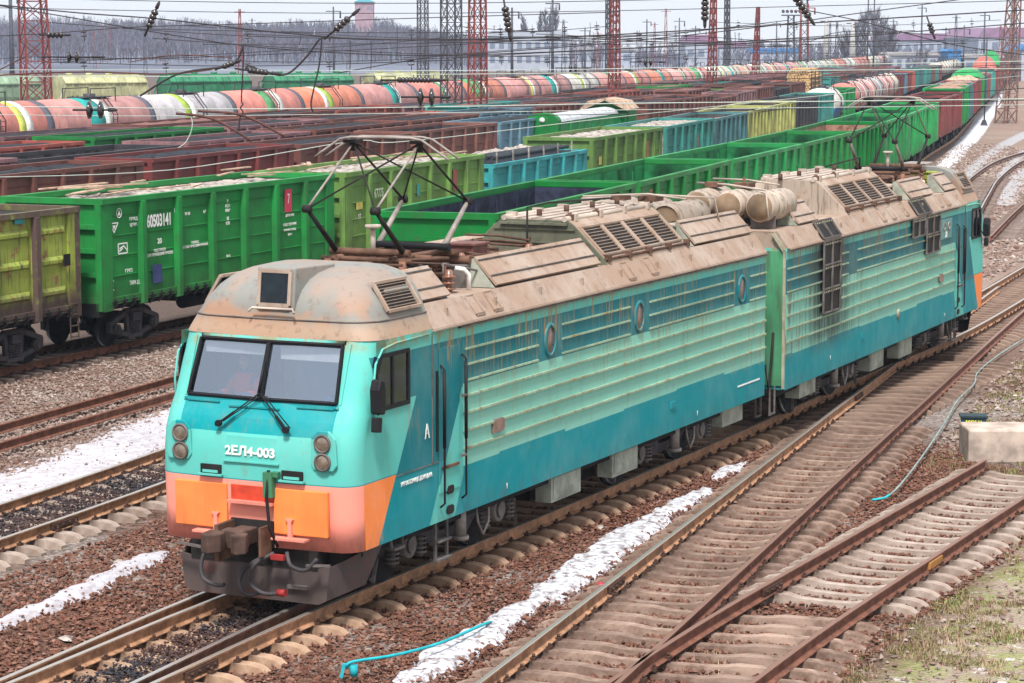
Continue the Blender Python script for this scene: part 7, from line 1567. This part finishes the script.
text('КСЦ1', .12, 'lettering', simple('yellow_marks', (.75,.70,.05), .6), t, (0,-.222,.2), FRONT_ROT, 1.1, .006)
# turquoise pipe between the tracks at the bottom and the grey-green conduit at the right
wire([G(347,668,-.1), G(352,662,-.02), G(395,655,-.04), G(440,643,-.06), G(482,625,-.12), G(492,622,-.2)], .021, M_TURQPIPE, 'turquoise pipe lying over the snow bank at the bottom', 'pipe', group=None)['category'] = 'pipe'
m_ = MB(); q = G(354,676,-.2); m_.cyl(q, q+Vector((0,0,.14)), .05, 10); m_.bar(q+Vector((-.16,0,-.02)), q+Vector((-.12,0,.16)), .05, .04); m_.bar(q+Vector((-.14,.0,.14)), q+Vector((.05,.0,.12)), .04, .04); o = m_.build('pipe_bracket', M_TURQPIPE); tag(o, 'turquoise bracket holding the end of the bottom pipe', 'bracket')
wire([G(886,498,-.22), G(900,485,-.14), G(921,458,-.12), G(944,424,-.12), G(957,401,-.14), G(974,384,-.16), G(978,372,-.16), G(1000,354,-.18), G(1026,338,-.2)], .020, simple('grey_green_pipe', (.22,.28,.27), .6), 'grey green conduit snaking beside the rusty track on the right', 'pipe', group=None)['category'] = 'pipe'
wire([G(872,500,-.26), G(884,498,-.22), G(889,495,-.18)], .022, M_TURQPIPE, 'short turquoise pipe end by the grey green conduit', 'pipe', group=None)['category'] = 'pipe'
# rail joints, loose stones and rubbish
rr = random.Random(21)
for i, (px, py, col, lb) in enumerate(((1000,415,(.5,.5,.5),'grey'),(792,458,(.45,.42,.4),'grey'))): pass
m_ = MB(); q = T2.at(T2.sy(35.6), .83); h = T2.head(T2.sy(35.6)); d = Vector((math.sin(h), math.cos(h), 0)); m_.bar(q-d*.32+Vector((0,0,-.09)), q+d*.32+Vector((0,0,-.09)), .05, .10); o = m_.build('rail_joint_bar', simple('yellow_brown_bar', (.42,.20,.06), .7)); tag(o, 'yellow brown joint bar bolted to the right rail of the siding', 'joint bar')
for k, (pth, yy, of_) in enumerate(((T1,33.5,-.76),(T1,35.2,.76),(T1,41.5,.76),(T1,52,-.76),(T2,33.2,-.76),(T0,29.4,.83),(TL1,38.5,.83))):
    q = pth.at(pth.sy(yy), of_); h = pth.head(pth.sy(yy)); d = Vector((math.sin(h), math.cos(h), 0)); m_ = MB(); m_.bar(q-d*.38+Vector((0,0,-.09+gzf(q.x,q.y))), q+d*.38+Vector((0,0,-.09+gzf(q.x,q.y))), .05, .09)
    for b_ in (-.28,-.1,.1,.28): c_ = q+d*b_+Vector((0,0,-.09+gzf(q.x,q.y))); m_.cyl(c_-Vector((.05,0,0)), c_+Vector((.05,0,0)), .022, 6)
    o = m_.build('fishplate', M_CLIP); tag(o, 'dark bolted fishplate on a rail, %s' % ('left rail of the rusty track near the snow bank','right rail of the rusty track above the frog','right rail of the rusty track farther up','left rail of the rusty track by the rear locomotive','left rail of the siding past the frog','right rail in front of the locomotive nose','near rail of the coal strewn track')[k], 'fishplate', 'fishplates joining the rails')
for k, (px, py, w_, c_) in enumerate(((712,517,.16,0),(648,455,.1,0),(600,529,.13,0),(530,597,.12,0),(620,577,.16,1),(600,586,.1,2),(455,560,.1,3),(118,563,.14,0),(66,640,.16,0),(545,635,.1,0),(915,505,.1,0))):
    q = G(px, py, BALLAST+.03); m_ = MB(); mm = [M_WHITE_LOAD, M_BLACK, M_RED, M_TURQPIPE][c_]
    v = [Vector((rr.uniform(.5,1)*w_*math.cos(a), rr.uniform(.5,1)*w_*math.sin(a), rr.uniform(-.01,.05))) for a in np.linspace(0, 5.5, 7)]
    m_.add([tuple(a) for a in v]+[(0,0,.07)], [(i,(i+1)%7,7) for i in range(7)]+[tuple(reversed(range(7)))]); o = m_.build('litter_scrap', mm); o.location = q; o.location.z += gzf(q.x,q.y); tag(o, '%s scrap of litter on the ballast, at picture spot %s' % (('white','black','red','turquoise')[c_], ('right of the snow bank','under the locomotive side','midway along the snow bank','beside the lower snow bank','at the snow bank edge','near the red scrap','below the rear bogie','on the brown ballast far left','at the lower left corner','under the rusty left rail','by the siding')[k]), 'litter', 'litter scraps')

# ------------------------------------------------------------------ haze
hz = MB(); hz.box(-1100, 1100, -70, 1260, -3.0, 40); hz = hz.build('haze', [], None); tag(hz, kind='stuff')
hm = bpy.data.materials.new('haze'); hm.use_nodes = True; t_ = hm.node_tree; t_.nodes.clear(); ou = t_.nodes.new('ShaderNodeOutputMaterial'); pv = t_.nodes.new('ShaderNodeVolumePrincipled')
pv.inputs['Color'].default_value = (.62,.78,1,1); pv.inputs['Density'].default_value = .00017; pv.inputs['Anisotropy'].default_value = 0; t_.links.new(pv.outputs[0], ou.inputs['Volume']); hz.data.materials.append(hm)

# ------------------------------------------------------------------ look-alikes get their place in the picture added to the label
bpy.context.view_layer.update()
def _ord(n): return {1:'leftmost',2:'second from the left',3:'third from the left',4:'fourth from the left',5:'fifth from the left',6:'sixth from the left',7:'seventh from the left',8:'eighth from the left',9:'ninth from the left'}.get(n, '%d%s from the left' % (n, 'th' if 10 < n % 100 < 14 else {1:'st',2:'nd',3:'rd'}.get(n % 10, 'th')))
_by = {}
for o in sc.objects:
    if o.parent is None and 'label' in o and o.get('kind') != 'stuff': _by.setdefault(o['label'], []).append(o)
def _px(o):
    p = o.matrix_world.translation
    if p.length < .01 and o.type == 'MESH' and len(o.data.vertices): p = sum((v.co for v in o.data.vertices), Vector()) / len(o.data.vertices)
    return p.x / max(1, p.y)
for lb, os_ in _by.items():
    if len(os_) > 1:
        for k, o in enumerate(sorted(os_, key=_px)): o['label'] = '%s, %s' % (lb, _ord(k+1) if k < len(os_)-1 else 'rightmost')
